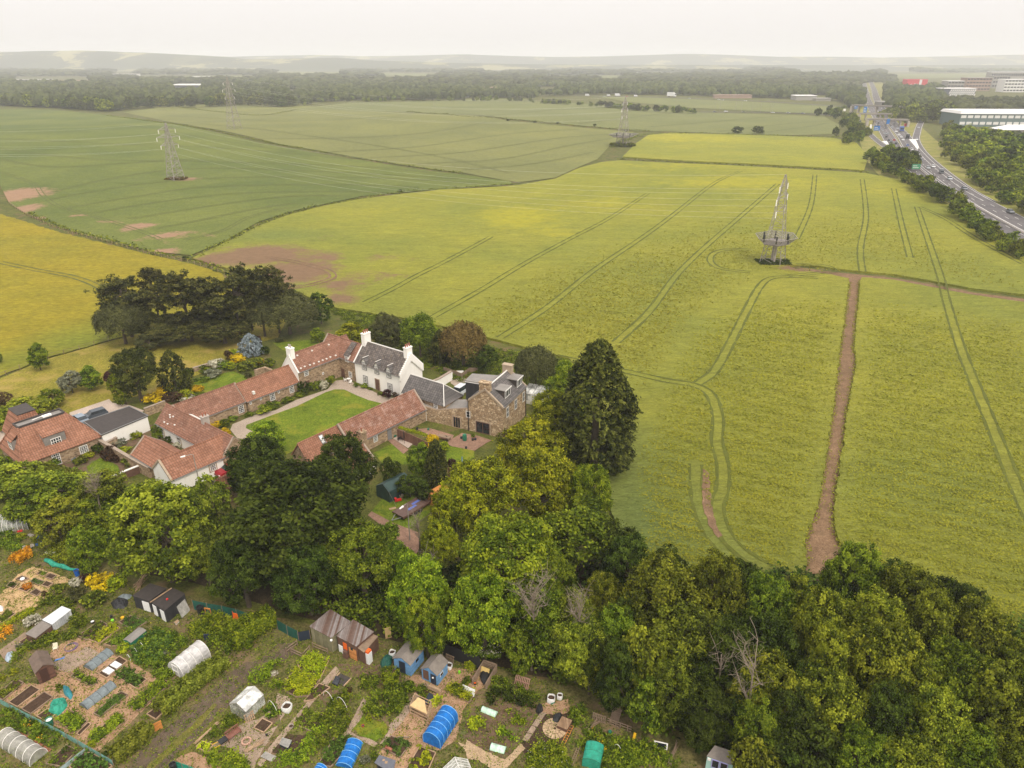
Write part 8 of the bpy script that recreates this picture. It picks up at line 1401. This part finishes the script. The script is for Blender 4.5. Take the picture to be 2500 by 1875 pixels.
sign(*cw(888,785),5.5,4.,3.5,M_bsign,'large blue motorway sign between the left slip road and the carriageway'); sign(*cw(990,725),3.,4.5,6,M_bsign,'tall blue sign in front of the nearest bridge'); sign(*cw(783,620),4.,7,6,M_bsign,'tall blue sign beside the middle bridge'); sign(*cw(697,595),5,5,6,M_bsign,'blue sign at the left end of the farthest bridge'); sign(*cw(1240,1140),4.5,2.6,3,M_gsign,'green sign board above the trees beside the carriageway'); sign(*cw(833,770),2,3.5,3,M_frame,'small pale sign on the left slip road'); sign(*cw(597,620),3,2.6,4,M_frame,'small white sign above the trees left of the bridges',1)
# gantry
A=P(*cw(870,758),1); B=P(*cw(1050,762),1); t=thing('sign_gantry','thin dark gantry spanning the left carriageway','gantry',(A[0],A[1],0),math.atan2(B[1]-A[1],B[0]-A[0])); L=math.hypot(B[0]-A[0],B[1]-A[1]); part('beam',MB().box(0,L,-.3,.3,5.6,6.4),M_grey,t); part('column',MB().bar((0,0,-.5),(0,0,6),.3).bar((L,0,-.5),(L,0,6),.3),M_grey,t)
# traffic: one car mesh copied
b,g=car_mb(4.4,1.85,1.5); m=MB(); m.v=b.v[:]; m.f=b.f[:]; m.m=[0]*len(b.f); m.mi=1; m.add(g.v,g.f); m.mi=2
for sx in (-1.35,1.4):
    for sy in (-.85,.85): w_=wheel_mb(sx,sy); m.add(w_.v,w_.f)
CARME=m.mesh('car',[M_white,M_carglass,M_black]); v_=MB(); v_.box(-3.2,1.5,-1.1,1.1,.6,3.0); v_.box(1.6,2.7,-1.05,1.05,.5,2.3); v_.mi=1; v_.box(2.68,2.72,-.9,.9,1.4,2.1); v_.mi=2
for sx in (-2.2,2.):
    for sy in (-1.,1.): w_=wheel_mb(sx,sy,.45); v_.add(w_.v,w_.f)
VANME=v_.mesh('lorry',[M_white,M_carglass,M_black])
CC=dict(white=(.75,.75,.75),silver=(.42,.44,.46),grey=(.16,.17,.19),black=(.02,.02,.025),blue=(.05,.1,.3),red=(.5,.02,.02))
def traffic(c,x,y,col,path,where,me=None,s=1.,nm='car',tow=True):
    X_,Y_=G(*c(x,y),.3); i=int(np.argmin(np.hypot(path[:,0]-X_,path[:,1]-Y_))); j=min(i+1,len(path)-1); d=path[j]-path[j-1]; a=math.atan2(d[1],d[0])+(0 if tow else math.pi)
    word={'car':'car','lorry':'lorry'}[nm]
    o=link(nm,me or CARME,None,(X_,Y_,hz1(X_,Y_)+.36),a,f'{col} {word} on the {where}',word,f'{col} {word} group on the {where}'); o.scale=(s,s,s); setmat(o,paint(CC[col],.3,.06,name='car_paint')); return o
wA='motorway carriageway nearer the wood'
for x,y,cl in ((1026,780,'silver'),(1060,820,'white'),(1085,852,'white'),(1105,870,'white'),(1122,895,'white'),(1163,945,'blue'),(1200,982,'white'),(1228,1022,'black'),(1262,1056,'silver'),(1281,1082,'grey'),(1347,1152,'silver'),(1392,1138,'white'),(1540,1250,'silver'),(1672,1340,'grey'),(2085,1548,'grey'),(1075,792,'silver'),(945,640,'white'),(1040,750,'black'),(930,610,'silver'),(823,465,'white')): traffic(cw,x,y,cl,rA,wA)
wB='motorway carriageway nearer the field'
for x,y,cl in ((965,790,'grey'),(937,808,'silver'),(960,840,'silver'),(971,868,'black'),(992,900,'black'),(1012,915,'grey'),(1041,897,'red'),(1056,930,'black'),(880,722,'silver'),(903,720,'silver'),(900,745,'black'),(985,842,'silver'),(820,640,'white'),(800,560,'white'),(757,465,'white'),(870,650,'white'),(845,600,'silver'),(1150,1090,'black')): traffic(cw,x,y,cl,rB,wB,tow=False)
for x,y,cl in ((1288,730,'silver'),(1262,785,'silver'),(1246,893,'white')): traffic(cw,x,y,cl,rC,'slip road by the wood',tow=True)
for x,y,cl in ((705,720,'grey'),(738,728,'black'),(730,768,'silver')): traffic(cw,x,y,cl,rD,'slip road by the field',tow=False)
traffic(cw,1108,815,'blue',rA,wA,VANME,1.5,'lorry'); traffic(cw,1160,880,'black',rA,wA,VANME,1.2,'lorry'); traffic(cw,1465,1195,'grey',rA,wA,VANME,.8,'lorry'); traffic(cw,985,735,'white',rB,wB,VANME,1.,'lorry'); traffic(cw,1140,770,'red',rA,wA,VANME,.9,'lorry')
# far road across the middle
rE=road('far_road',[(1400,233),(1500,236),(1620,238),(1750,243),(1900,250),(2080,262)],9,.3,'far road running left to right beyond the wheat'); rF=road('far_road',[(1700,274),(1800,274),(1900,276),(2000,280),(2080,285)],7,.3,'side road below the pale strip field')
for x,y,cl,me,s in ((1434,235,'white',VANME,1.3),(1486,235,'white',VANME,1.),(1508,235,'white',VANME,1.6),(1640,237,'white',VANME,2.6),(1552,236,'white',VANME,1.)): traffic(CR(0,0,1),x,y,cl,rE,'far road',me,s,'lorry')
for x,y,cl in ((1683,241,'silver'),(1755,244,'white'),(1764,245,'silver'),(1820,247,'white'),(1530,236,'red'),(1475,236,'silver')): traffic(CR(0,0,1),x,y,cl,rE,'far road')
for x,y,cl in ((1745,274,'grey'),(1772,273,'white'),(1816,275,'grey'),(1887,276,'white'),(1925,277,'silver'),(1960,278,'grey')): traffic(CR(0,0,1),x,y,cl,rF,'side road below the pale strip field')
# far lamp posts
lp=MB().bar((0,0,0),(0,0,11),.14).bar((0,0,11),(1.8,0,11.3),.1).mesh('lamp_post',M_steel)
for i,(x,y) in enumerate([(1745,272),(1757,271),(1795,272),(1810,273),(1836,274),(1856,275),(1880,276),(1885,276),(1980,279),(2030,281),(1060,262),(1270,250),(1290,251),(1300,250)]):
    X_,Y_=G(x,y); link('lamp_post',lp,None,(X_,Y_,hz1(X_,Y_)),i*.4,'tall thin lamp post beside the far roads','lamp post','lamp posts along the far roads')
# ---------------------------------------------------------------- far buildings
def farbld(px,py,wpx,dep_,h,wall,roof,label,ang=0,bands=1,bm=None,z0=0,name='office_building',ribs=0,roofh=.6):
    x,y=G(px,py); wd=wpx*depth(x,y)/FPX; z=hz1(x,y); t=thing(name,label,'building',(x,y,z),R_(ang)); part('wall',MB().box(-wd/2,wd/2,0,dep_,-2,h),wall,t)
    part('roof',MB().hexa([(-wd/2-1,-1,h),(wd/2+1,-1,h),(wd/2+1,dep_+1,h),(-wd/2-1,dep_+1,h)],[(-wd/2+.5,.5,h+roofh),(wd/2-.5,.5,h+roofh),(wd/2-.5,dep_-.5,h+roofh),(-wd/2+.5,dep_-.5,h+roofh)]),roof,t)
    for k in range(bands):
        z_=h*(k+.35)/max(1,bands); m=MB(); 
        n=max(3,int(wd/6)); 
        for i in range(n): m.box(-wd/2+wd*(i+.12)/n,-wd/2+wd*(i+.88)/n,-.25,-.02,z_,z_+h*.42/bands)
        part('window_band',m,bm or M_glass,t)
    return t,wd
farbld(2445,310,205,40,12,M_teal,M_fw,'large white-roofed office with teal glazing beyond the wood',-4,2,M_fw,roofh=2.5)
t=thing('tent_roof_building','building with peaked white membrane roof at the right edge','building',(*G(2470,330),0)); part('roof',MB().hexa([(-14,-8,5),(30,-8,5),(30,12,5),(-14,12,5)],[(-4,0,8.5),(20,0,8.5),(20,4,8.5),(-4,4,8.5)]),M_fw,t); part('wall',MB().box(-13,29,-7,11,-1,5),M_fg,t)
t,wd=farbld(2338,243,78,25,17,M_fd,M_fw,'building with white zigzag-patterned facade',0,0); m=MB()
for k in range(4):
    for i in range(13): x_=-wd*.32+i*wd*.062+(k%2)*wd*.03; m.hexa([(x_,-.4,2+k*3.6),(x_+wd*.04,-.4,2+k*3.6),(x_+wd*.04,-.1,2+k*3.6),(x_,-.1,2+k*3.6)],[(x_+wd*.015,-.4,5.2+k*3.6),(x_+wd*.055,-.4,5.2+k*3.6),(x_+wd*.055,-.1,5.2+k*3.6),(x_+wd*.015,-.1,5.2+k*3.6)])
part('facade_pattern',m,M_fw,t)
t,wd=farbld(2235,221,50,20,22,M_fr,M_fr,'tall red block with a white vertical band left of the offices',0,0,name='red_block'); part('white_band',MB().box(wd*.1,wd*.22,-.5,-.05,0,22),M_fw,t)
part('lettering',MB().tube([(-wd*.35,-.4,9),(-wd*.28,-.4,13),(-wd*.2,-.4,8),(-wd*.1,-.4,14),(-wd*.05,-.4,10),(wd*.02,-.4,13)],.7),M_fw,t)
farbld(2385,222,60,25,26,M_fb,M_fg,'brown gridded office block behind the patterned building',0,4); farbld(2330,223,40,25,20,M_fg,M_fw,'grey office left of the brown gridded block',0,3); farbld(2475,225,55,25,24,M_fw,M_fw,'white stepped apartment block at the far right',0,4); farbld(2440,215,40,20,26,M_fg,M_fg,'grey block right of the brown gridded block',0,3); farbld(2330,258,80,30,6,M_fw,M_fg,'long low white building in front of the patterned block',0,1); farbld(2460,205,90,25,30,M_fg,M_fw,'long pale roofline behind the white apartments',0,2)
farbld(2168,262,36,20,7,M_fg,M_fg,'grey-roofed shed right of the distant carriageway',0,1,name='warehouse'); farbld(1968,245,50,25,7,M_fg,M_fw,'striped white-roofed barn by the far road',0,0,name='barn'); farbld(2010,247,36,15,4,M_fg,M_fg,'low long shed behind a dark hedge by the far road',0,0,name='barn')
farbld(459,223,66,30,12,M_fd,M_fw,'dark blue warehouse with a pale roof among the left trees',0,0,name='warehouse',roofh=2); farbld(408,228,30,14,5,M_fw,M_fw,'small white building left of the dark warehouse',0,1); farbld(305,190,60,30,14,M_fw,M_fg,'pale terraced office block in the far left woods',0,3); farbld(70,202,85,40,9,M_fw,M_fg,'long pale low building at the far left',0,1); farbld(185,204,110,40,8,M_fb,M_fb,'long dark brown roofed block at the far left',0,1,name='warehouse'); farbld(490,192,42,20,7,M_fw,M_fw,'white houses glimpsed in the left woods',0,1)
farbld(1190,228,44,18,11,M_fb,M_fb,'brown brick block in the middle distance',0,2); farbld(1138,238,12,10,7,M_fw,M_fg,'small white house beside the middle hedge',0,1,name='house'); farbld(1118,236,30,12,5,M_fb,M_fb,'low brown-roofed house in the middle distance',0,1,name='house'); farbld(1288,226,20,12,8,M_fb,M_fb,'square house right of the brown brick block',0,1,name='house'); farbld(1320,228,18,10,7,M_fb,M_fb,'small house with a brown roof by the hedge',0,1,name='house')
farbld(1640,171,90,60,8,M_fw,M_fw,'long white warehouse line on the far plain',0,0,name='warehouse'); farbld(1830,176,140,60,10,M_fw,M_fw,'longest white warehouse roofs on the far plain, right',0,0,name='warehouse'); farbld(1180,182,24,30,8,M_fw,M_fw,'small white building on the far plain',0,0,name='warehouse'); farbld(1790,240,90,14,5,M_fb,M_fb,'long low brown-roofed sheds beside the far road',0,0,name='barn')
# ---------------------------------------------------------------- pylons
def pylon(px,py,h,ang,label,plat=0,wb=6.,arms=((.62,5.),(.76,6.5),(.89,4.8))):
    x,y=G(px,py); z=hz1(x,y); t=thing('electricity_pylon',label,'pylon',(x,y,z),R_(ang)); r=.13 if y<300 else .2
    def hw(f): return (wb/2)*(1-f)**1.0*.80+.5*(1-f)+.18 if f<.62 else ((wb/2)*.38*.8+.19+.18)*(1-(f-.62)/.38)+.15
    m=MB(); n=12; cs=[(1,1),(-1,1),(-1,-1),(1,-1)]
    for i in range(n):
        f0,f1=i/n,(i+1)/n; a,b=hw(f0),hw(f1)
        for k in range(4):
            c0,c1=cs[k],cs[(k+1)%4]; m.bar((c0[0]*a,c0[1]*a,f0*h),(c0[0]*b,c0[1]*b,f1*h),r)
            if i%2: m.bar((c0[0]*a,c0[1]*a,f0*h),(c1[0]*b,c1[1]*b,f1*h),r*.55)
            else: m.bar((c1[0]*a,c1[1]*a,f0*h),(c0[0]*b,c0[1]*b,f1*h),r*.55)
            if i: m.bar((c0[0]*a,c0[1]*a,f0*h),(c1[0]*a,c1[1]*a,f0*h),r*.5)
    part('lattice_tower',m,M_steel,t); tips=[]
    for f,L in arms:
        for s in (-1,1):
            a=MB(); w_=hw(f); 
            for q in (-1,1): a.bar((w_*s,w_*q,f*h),(L*s,0,f*h),r*.7); a.bar((w_*s*.8,w_*q*.8,f*h+1.6),(L*s,0,f*h),r*.55)
            a.bar((w_*s+(L-w_)*s*.5,w_*.5,f*h),(w_*s+(L-w_)*s*.5,-w_*.5,f*h+.0),r*.5); o=part('cross_arm',a,M_steel,t)
            part('insulator',MB().lathe([(.12,-1.9),(.22,-1.7),(.12,-1.5),(.22,-1.2),(.12,-1.),(.22,-.7),(.12,-.5),(.22,-.3),(.1,0)],6,(L*s,0,f*h)),M_frame,o); tips.append((L*s,f*h-1.9))
    tips.append((0,h))
    if plat:
        zc=plat; R=wb*.8; p=MB(); n=6 if y<400 else 4
        pr=[(R*math.cos(2*math.pi*(i+.5)/n)*(1.12 if n==6 else 1.35),R*math.sin(2*math.pi*(i+.5)/n)*(.85 if n==6 else 1.1)) for i in range(n)]
        p.prism(pr,zc-.3,zc); part('platform',p,M_brconc,t); fn=MB()
        for i in range(n):
            a,b=pr[i],pr[(i+1)%n]; o=1.5; fn.add([(a[0],a[1],zc),(b[0],b[1],zc),(b[0]*o,b[1]*o,zc+1.9),(a[0]*o,a[1]*o,zc+1.9)],[(0,1,2,3)]); fn.add([(a[0]*.99,a[1]*.99,zc),(b[0]*.99,b[1]*.99,zc),(b[0]*o*.99,b[1]*o*.99,zc+1.9),(a[0]*o*.99,a[1]*o*.99,zc+1.9)],[(3,2,1,0)])
        part('mesh_screen',fn,netmat('steel_mesh_screen',(.22,.2,.21),.22),t); ra=MB(); 
        for i in range(n): a,b=pr[i],pr[(i+1)%n]; ra.bar((a[0]*1.5,a[1]*1.5,zc+1.9),(b[0]*1.5,b[1]*1.5,zc+1.9),.07); ra.bar((a[0],a[1],zc),(a[0]*1.5,a[1]*1.5,zc+1.9),.05)
        part('railing',ra,M_steel,t); 
        for i in range(6): a=i*1.047+.3; part('antenna_box',MB().box(R*.8*math.cos(a)-.2,R*.8*math.cos(a)+.2,R*.8*math.sin(a)-.2,R*.8*math.sin(a)+.2,zc+.1,zc+2.4),M_black,t)
        c=MB()
        for q in ((-.5,-.6),(.9,.5)): c.bar((q[0],q[1],-.3),(q[0],q[1],zc-.3),.36,8)
        part('concrete_column',c,M_conc,t)
    cth,sth=math.cos(R_(ang)),math.sin(R_(ang)); return [(x+l*cth,y+l*sth,z+q) for l,q in tips],(x,y)
D1=math.degrees(math.atan2(403-225,-185-84))
t1,p1=pylon(1885,644,28,D1-90,'nearest pylon with a round mesh platform standing in the rapeseed',7.2,6.5)
t2,p2=pylon(430,439,29,D1-90,'lattice pylon in the green wheat on the left',0,6.5); t4,p4=pylon(1520,357,35,62,'distant pylon with a square platform at the corner of the fields',7.,9); t3,p3=pylon(573,316,41,62,'distant tall lattice pylon at the crest of the pale wheat',0,9)
def wires(ta,tb,label,sag,r=.035):
    m=MB()
    for a,b in zip(ta,tb):
        pts=[]
        for i in range(25):
            f=i/24; pts.append((a[0]+(b[0]-a[0])*f,a[1]+(b[1]-a[1])*f,a[2]+(b[2]-a[2])*f-sag*4*f*(1-f)))
        m.tube(pts,r,3)
    solo('power_lines',m,M_line,label,'power line')
wires(t1,t2,'thin power lines strung between the platform pylon and the left wheat pylon',8,.014); wires(t4,t3,'thin power lines between the two distant pylons',9,.022)
wires([(a[0],a[1],a[2]) for a in t2],[(a[0]-280,a[1]+70,a[2]) for a in t2],'thin power lines leaving the left wheat pylon for the left edge',7,.016)
x,y=p1; areafol('pylon_base_scrub',[(x-5,y-3.5),(x+5,y-3.5),(x+6,y+3),(x-5,y+3)],.5,.25,25,'dark','dark rough grass under the platform pylon','stuff',px=False,z=.6)
x,y=p2; areafol('pylon_base_scrub',[(x-5,y-3),(x+5,y-3),(x+5,y+4),(x-5,y+4)],.8,.3,18,'brown','brushwood heap under the left wheat pylon','stuff',px=False,z=hz1(x,y)+.3)
x,y=p4; areafol('pylon_base_scrub',[(x-9,y-6),(x+9,y-6),(x+9,y+6),(x-9,y+6)],1.5,.6,12,'olive','rough scrub under the distant platform pylon','stuff',px=False,z=hz1(x,y)+.3)
# ---------------------------------------------------------------- middle and far trees
FT=random.Random(3)
def mergetrees(name,items,mat,label,frac=.5):
    rs=np.random.RandomState(len(items)); Vs=[];At=[]
    for (x,y,R,h,var) in items:
        me,_,R0,h0=TPL[('far',var)]; n=len(me.vertices); a=np.empty(n*3,np.float32); me.vertices.foreach_get('co',a); a=a.reshape(-1,4,3); k=rs.rand(len(a))<frac; v=np.empty(len(a),np.float32); me.attributes['v'].data.foreach_get('value',v)
        a=a[k]; c=a.mean(1,keepdims=True); a=c+(a-c)*1.25; th=rs.rand()*6.28; co,si=math.cos(th),math.sin(th); q=np.stack([(a[...,0]*co-a[...,1]*si)*R/R0+x,(a[...,0]*si+a[...,1]*co)*R/R0+y,a[...,2]*h/h0+hz1(x,y)],-1); Vs.append(q.reshape(-1,3)); At.append(np.clip(v[k]+rs.uniform(-.3,.3),0,1))
    V=np.vstack(Vs); link(name,npmesh(name,V,np.arange(len(V)).reshape(-1,4),LM[mat],{'v':('FACE',np.concatenate(At))}),label=label,kind='stuff')
def belt(path,n,wj,h,mats,label,group,px='d',Rk=.42,stuff=0):
    wp=worldpath(path,px,8,None); wp=resample(wp,2.); bk={}
    for i in range(n):
        p=wp[int(FT.random()*(len(wp)-1))] if wj>6 or stuff else wp[int((i+FT.uniform(-.4,.4))%n/n*(len(wp)-1))]; hh=h*FT.uniform(.65,1.2); x,y=p[0]+FT.uniform(-wj,wj),p[1]+FT.uniform(-wj,wj); m=FT.choice(mats); R=hh*FT.uniform(Rk*.8,Rk*1.25)
        nm={'dark':'dark green','mid':'mid-green','olive':'olive green','ash':'pale green','far':'dull green','bright':'bright green'}[m]
        if stuff: bk.setdefault(m,[]).append((x,y,R,hh,FT.randrange(3)))
        else: plant('far',FT.randrange(3),x,y,R,hh,m,f'{nm} tree, {ordw(i)} '+label,'broadleaf_tree','tree','trees standing '+group,simple=True)
    for m,it in bk.items(): mergetrees('woodland_trees',it,m,label+' ('+m+' crowns)')
B1='down the belt between rapeseed and motorway from the bridges'; G1='between the rapeseed and the motorway'
belt([(1885,352),(1900,366),(1930,382),(1960,398),(2000,418),(2040,446),(2080,474),(2115,502),(2140,522)],40,2.5,7.5,['mid','olive','mid','dark'],B1,G1,Rk=.46)
B1='in the clump at the top of the motorway belt'
belt([(1885,345),(1910,348),(1945,358),(1965,372)],16,4,9.5,['dark','mid'],B1,G1)
B1='in the low end of the motorway belt at the right edge'
belt([(2140,520),(2170,540),(2220,572)],12,2.5,5.5,['mid','ash','olive'],B1,G1)
B1='round the clump between far wheat and left slip road'; G1='beside the left slip road'
belt([(1800,250),(1825,264),(1842,286),(1850,306),(1832,312),(1815,292)],34,9,9.5,['dark','mid','olive'],B1,G1); B1='in the thin row above the slip road clump'; belt([(1770,252),(1800,244),(1830,240)],8,8,8,['dark','mid'],B1,G1)
for q,n,w_,h,ms,lb in (([(1990,222),(1980,240),(1955,250),(1965,268),(1995,255),(2030,245)],60,20,14,['olive','mid','far'],'wood beside the bridges'),
 ([(2045,285),(2055,315),(2082,350),(2112,378)],50,9,9,['olive','mid','ash'],'wood right of the motorway'),([(2085,300),(2112,330),(2140,360),(2185,400)],60,11,11,['olive','mid','dark','ash'],'wood right of the motorway'),([(2130,305),(2175,345),(2215,385),(2260,420)],60,12,11,['olive','mid','dark'],'wood right of the motorway'),([(2180,315),(2230,360),(2270,410)],40,12,11,['olive','mid'],'wood right of the motorway'),([(2112,385),(2150,412),(2200,442),(2260,475)],50,6,7,['olive','mid','ash'],'wood edge right of the motorway'),
 ([(1290,230),(1360,238),(1420,242),(1500,246)],44,4,8,['far','mid'],'hedge row between the two pale fields'),([(1150,222),(1200,225),(1260,228),(1300,231)],24,6,7,['far','mid','olive'],'hedge row left of the distant pylon'),
 ([(-40,225),(60,230),(140,234),(220,240),(255,243)],60,10,15,['far','dark','olive'],'wood edge above the green wheat'),([(270,236),(340,232),(430,232),(520,228),(640,232)],70,10,14,['dark','far','olive'],'wood edge above the pale wheat'),
 ([(640,230),(700,220),(800,220),(900,218),(1000,219),(1080,218),(1140,220)],60,9,8,['far','mid','olive'],'scattered trees along the far field edge')): belt(q,n,w_,h,ms,lb,'',stuff=1,Rk=.5)
def farwood(name,poly,n,rmin,rmax,h0,h1,seed,label):
    rs=np.random.RandomState(seed); q=np.array([GD(*p) for p in poly]); cs=[]
    pxs=np.array(poly); mn,mxx=pxs.min(0),pxs.max(0)
    k=n*3; s=mn+rs.rand(k,2)*(mxx-mn); ins=np.zeros(k,bool)
    for i in range(len(pxs)):
        a=pxs[i];b=pxs[(i+1)%len(pxs)]; m=((a[1]>s[:,1])!=(b[1]>s[:,1])); xi=(b[0]-a[0])*(s[:,1]-a[1])/((b[1]-a[1])+1e-12)+a[0]; ins^=m&(s[:,0]<xi)
    for (ax,ay,bx,by) in CLEAR: ins&=~((s[:,0]>ax)&(s[:,0]<bx)&(s[:,1]>ay)&(s[:,1]<by))
    s=s[ins][:n]; C=np.array([P(a*KD,b*KD) for a,b in s]); n=len(C); dd=np.hypot(C[:,0],C[:,1]); R=rmin+(rmax-rmin)*rs.rand(n); R*=np.clip(dd/1400,1,3); H=(h0+(h1-h0)*rs.rand(n))*np.clip(.8+dd/9000,1,1.4)
    ico=bmesh.new(); bmesh.ops.create_icosphere(ico,subdivisions=2,radius=1); iv=np.array([v.co[:] for v in ico.verts]); fi=np.array([[v.index for v in f.verts] for f in ico.faces]); ico.free()
    up=iv[fi].mean(1)[:,2]>-.35; fi=fi[up]
    V=iv[None]*(1+.35*rs.randn(n,len(iv),1)*.6); V=V*np.stack([R,R,H*.5],-1)[:,None]+np.c_[C,H*.5][:,None]
    F=fi[None]+(np.arange(n)*len(iv))[:,None,None]; v=np.clip(np.repeat(.45+.3*rs.randn(n)+.15*np.sin(C[:,0]*.02)*np.sin(C[:,1]*.011),len(fi))+.2*rs.randn(n*len(fi)),0,1)
    link(name,npmesh(name,V.reshape(-1,3),F.reshape(-1,3),LM['far'],{'v':('FACE',v)}),label=label,kind='stuff')
CLEAR=[(1900,157,2300,171),(300,163,560,176),(1180,163,1350,173),(760,166,930,175),(60,147,300,155),(820,157,960,166),(1360,157,1500,166),(1040,150,1200,157),(1720,157,1880,167),(440,148,580,155),(590,153,745,166),(640,159,730,167),(375,182,440,206),(1290,173,1350,180),(1860,180,1915,240),(2040,190,2212,216),(1950,176,2000,198),(240,152,300,172),(20,166,205,186),(1495,140,1640,147),(1925,160,2180,184),(1000,212,1140,218),(1160,188,1202,206),(1240,205,1300,214),(1740,206,1830,216),(1690,150,1970,159),(425,163,455,172),(2040,214,2212,226)]
farwood('far_woodland',[(-60,180),(220,186),(400,178),(600,182),(640,230),(560,224),(270,230),(260,240),(-60,226)],2600,5,8,11,17,1,'dense woodland behind the left fields')
farwood('far_woodland',[(600,180),(760,186),(1000,190),(1150,194),(1150,216),(1000,216),(760,217),(650,222),(640,200)],1900,5,8,9,14,2,'belt of woodland behind the far wheat')
farwood('far_woodland',[(1140,184),(1500,188),(1840,200),(1850,225),(1780,216),(1650,212),(1400,205),(1290,205),(1150,210)],1900,4,7,9,15,3,'mixed trees behind the far road')
farwood('far_woodland',[(-100,138),(400,142),(800,152),(1200,154),(1600,156),(2000,158),(2004,178),(1700,192),(1300,188),(900,186),(500,182),(-100,184)],5600,7,12,8,16,4,'wide hazy woodland plain')
farwood('far_woodland',[(1900,190),(2030,192),(2040,215),(2000,240),(1925,240),(1908,215)],900,5,8,10,16,5,'trees behind the bridges'); farwood('far_woodland',[(1600,150),(2010,156),(2010,176),(1700,172)],900,7,10,12,20,6,'dark wood line on the far plain'); farwood('far_woodland',[(2000,128),(2260,126),(2260,168),(2010,172)],1500,7,12,8,14,7,'hazy trees at the far right'); farwood('far_woodland',[(2000,215),(2250,222),(2260,246),(2050,244)],500,5,8,8,13,8,'trees between the white-roofed office and the low white building'); farwood('far_woodland',[(1700,195),(1860,196),(1860,235),(1840,235),(1820,215),(1700,205)],600,5,8,9,14,9,'trees left of the distant carriageway')
farwood('far_woodland',[(2050,300),(2280,300),(2280,480),(2230,440),(2130,365),(2060,300)],700,3.5,5,5,7,10,'underwood filling the large wood right of the motorway')
# ---------------------------------------------------------------- haze
def hazebox():
    m=MB().box(-9500,9500,-300,19500,-4.5,190); mt=bpy.data.materials.new('haze_air'); mt.use_nodes=True; t=mt.node_tree; t.nodes.clear(); o=t.nodes.new('ShaderNodeOutputMaterial'); v=t.nodes.new('ShaderNodeVolumePrincipled'); v.inputs['Color'].default_value=(.945,.96,1,1); v.inputs['Density'].default_value=.00016; v.inputs['Anisotropy'].default_value=0; t.links.new(v.outputs[0],o.inputs['Volume'])
    link('haze',m.mesh('haze',mt),label='pale haze in the distance',kind='stuff')
hazebox()

SC.cycles.volume_bounces=2

# ---------------------------------------------------------------- crop tufts that give the near field its grain
def tufts(name,poly,n,label,leaf,h0,seed,mat='rape',FE=60.):
    rs=np.random.RandomState(seed); q=np.array(poly,float); out=[]
    mn,mx2=q.min(0),q.max(0); s=mn+rs.rand(n*2,2)*(mx2-mn); ins=np.zeros(len(s),bool)
    for i in range(len(q)):
        a=q[i];c=q[(i+1)%len(q)]; m=((a[1]>s[:,1])!=(c[1]>s[:,1])); xi=(c[0]-a[0])*(s[:,1]-a[1])/((c[1]-a[1])+1e-12)+a[0]; ins^=m&(s[:,0]<xi)
    s=s[ins][:n]; e=np.full(len(s),1e9)
    for i in range(len(q)):
        a=q[i]; d=q[(i+1)%len(q)]-a; t=np.clip(((s-a)@d)/(d@d),0,1); e=np.minimum(e,np.hypot(*(s-a-t[:,None]*d).T)/FE)
    s=s[rs.rand(len(s))<e]; C=np.array([P(a*KD,c*KD,CH) for a,c in s]); T_=np.vstack(TRP).astype(np.float32); T_=T_[np.hypot(T_[:,0]-50,T_[:,1]-150)<190]; k_=np.ones(len(C),bool)
    for j in range(0,len(C),4000): k_[j:j+4000]=((C[j:j+4000,None,0]-T_[None,:,0])**2+(C[j:j+4000,None,1]-T_[None,:,1])**2).min(1)>1.9
    C=C[k_]; z=hz(C[:,0],C[:,1])+h0+.16*rs.rand(len(C))+.1*np.sin(C[:,0]*.8+C[:,1]*1.9)*np.sin(C[:,1]*.9)
    v=np.clip(.42+.22*rs.randn(len(C))+.2*np.sin(C[:,0]*.35+1.7*np.sin(C[:,1]*.12))*np.sin(C[:,1]*.55),0,1)
    d=depth(C[:,0],C[:,1]); V,F=leaf_np(np.c_[C,z],rs.randn(len(C),3)*.45+np.array([0,-.1,1.]),leaf*np.clip(d/120,.7,1.6),rs)
    link(name,npmesh(name,V,F,LM[mat],{'v':('FACE',v)}),label=label,kind='stuff')
tufts('rapeseed_tufts',[(1370,1000),(1420,860),(1500,700),(1620,640),(1820,640),(1818,700),(1806,800),(1796,900),(1778,1000),(1755,1100),(1738,1220),(1720,1290),(1600,1340),(1480,1320),(1380,1180)],42000,'leafy rapeseed plants left of the bare strip',.2,CH-.05,1)
tufts('rapeseed_tufts',[(1868,640),(2212,690),(2300,900),(2300,1440),(2050,1400),(1850,1320),(1822,1190),(1806,1100),(1816,1000),(1834,880),(1850,800),(1850,720)],50000,'leafy rapeseed plants right of the bare strip',.2,CH-.05,2)
tufts('rapeseed_tufts',[(940,700),(1200,560),(1500,470),(1900,440),(2212,600),(2212,636),(1900,588),(1640,600),(1500,690),(1400,850),(1250,780),(1080,735)],40000,'leafy rapeseed plants in the middle of the field',.2,CH-.05,3)
for e,k in ((stripL,4),(stripR,5)):
    wp=worldpath(e,'d',6,.35); rs=np.random.RandomState(k); C=np.repeat(wp,7,0)+rs.randn(len(wp)*7,2)*.28*np.repeat(.5+1.2*np.abs(np.sin(np.arange(len(wp))*.5)),7)[:,None]; V,F=leaf_np(np.c_[C,.1+.6*rs.rand(len(C))],rs.randn(len(C),3)*.6+[0,0,.8],np.full(len(C),.16),rs)
    link('crop_edge',npmesh('crop_edge',V,F,LM['rape'],{'v':('FACE',np.clip(.3+.25*rs.randn(len(C)),0,1))}),label='ragged crop plants along the '+('left' if k==4 else 'right')+' side of the bare strip',kind='stuff')
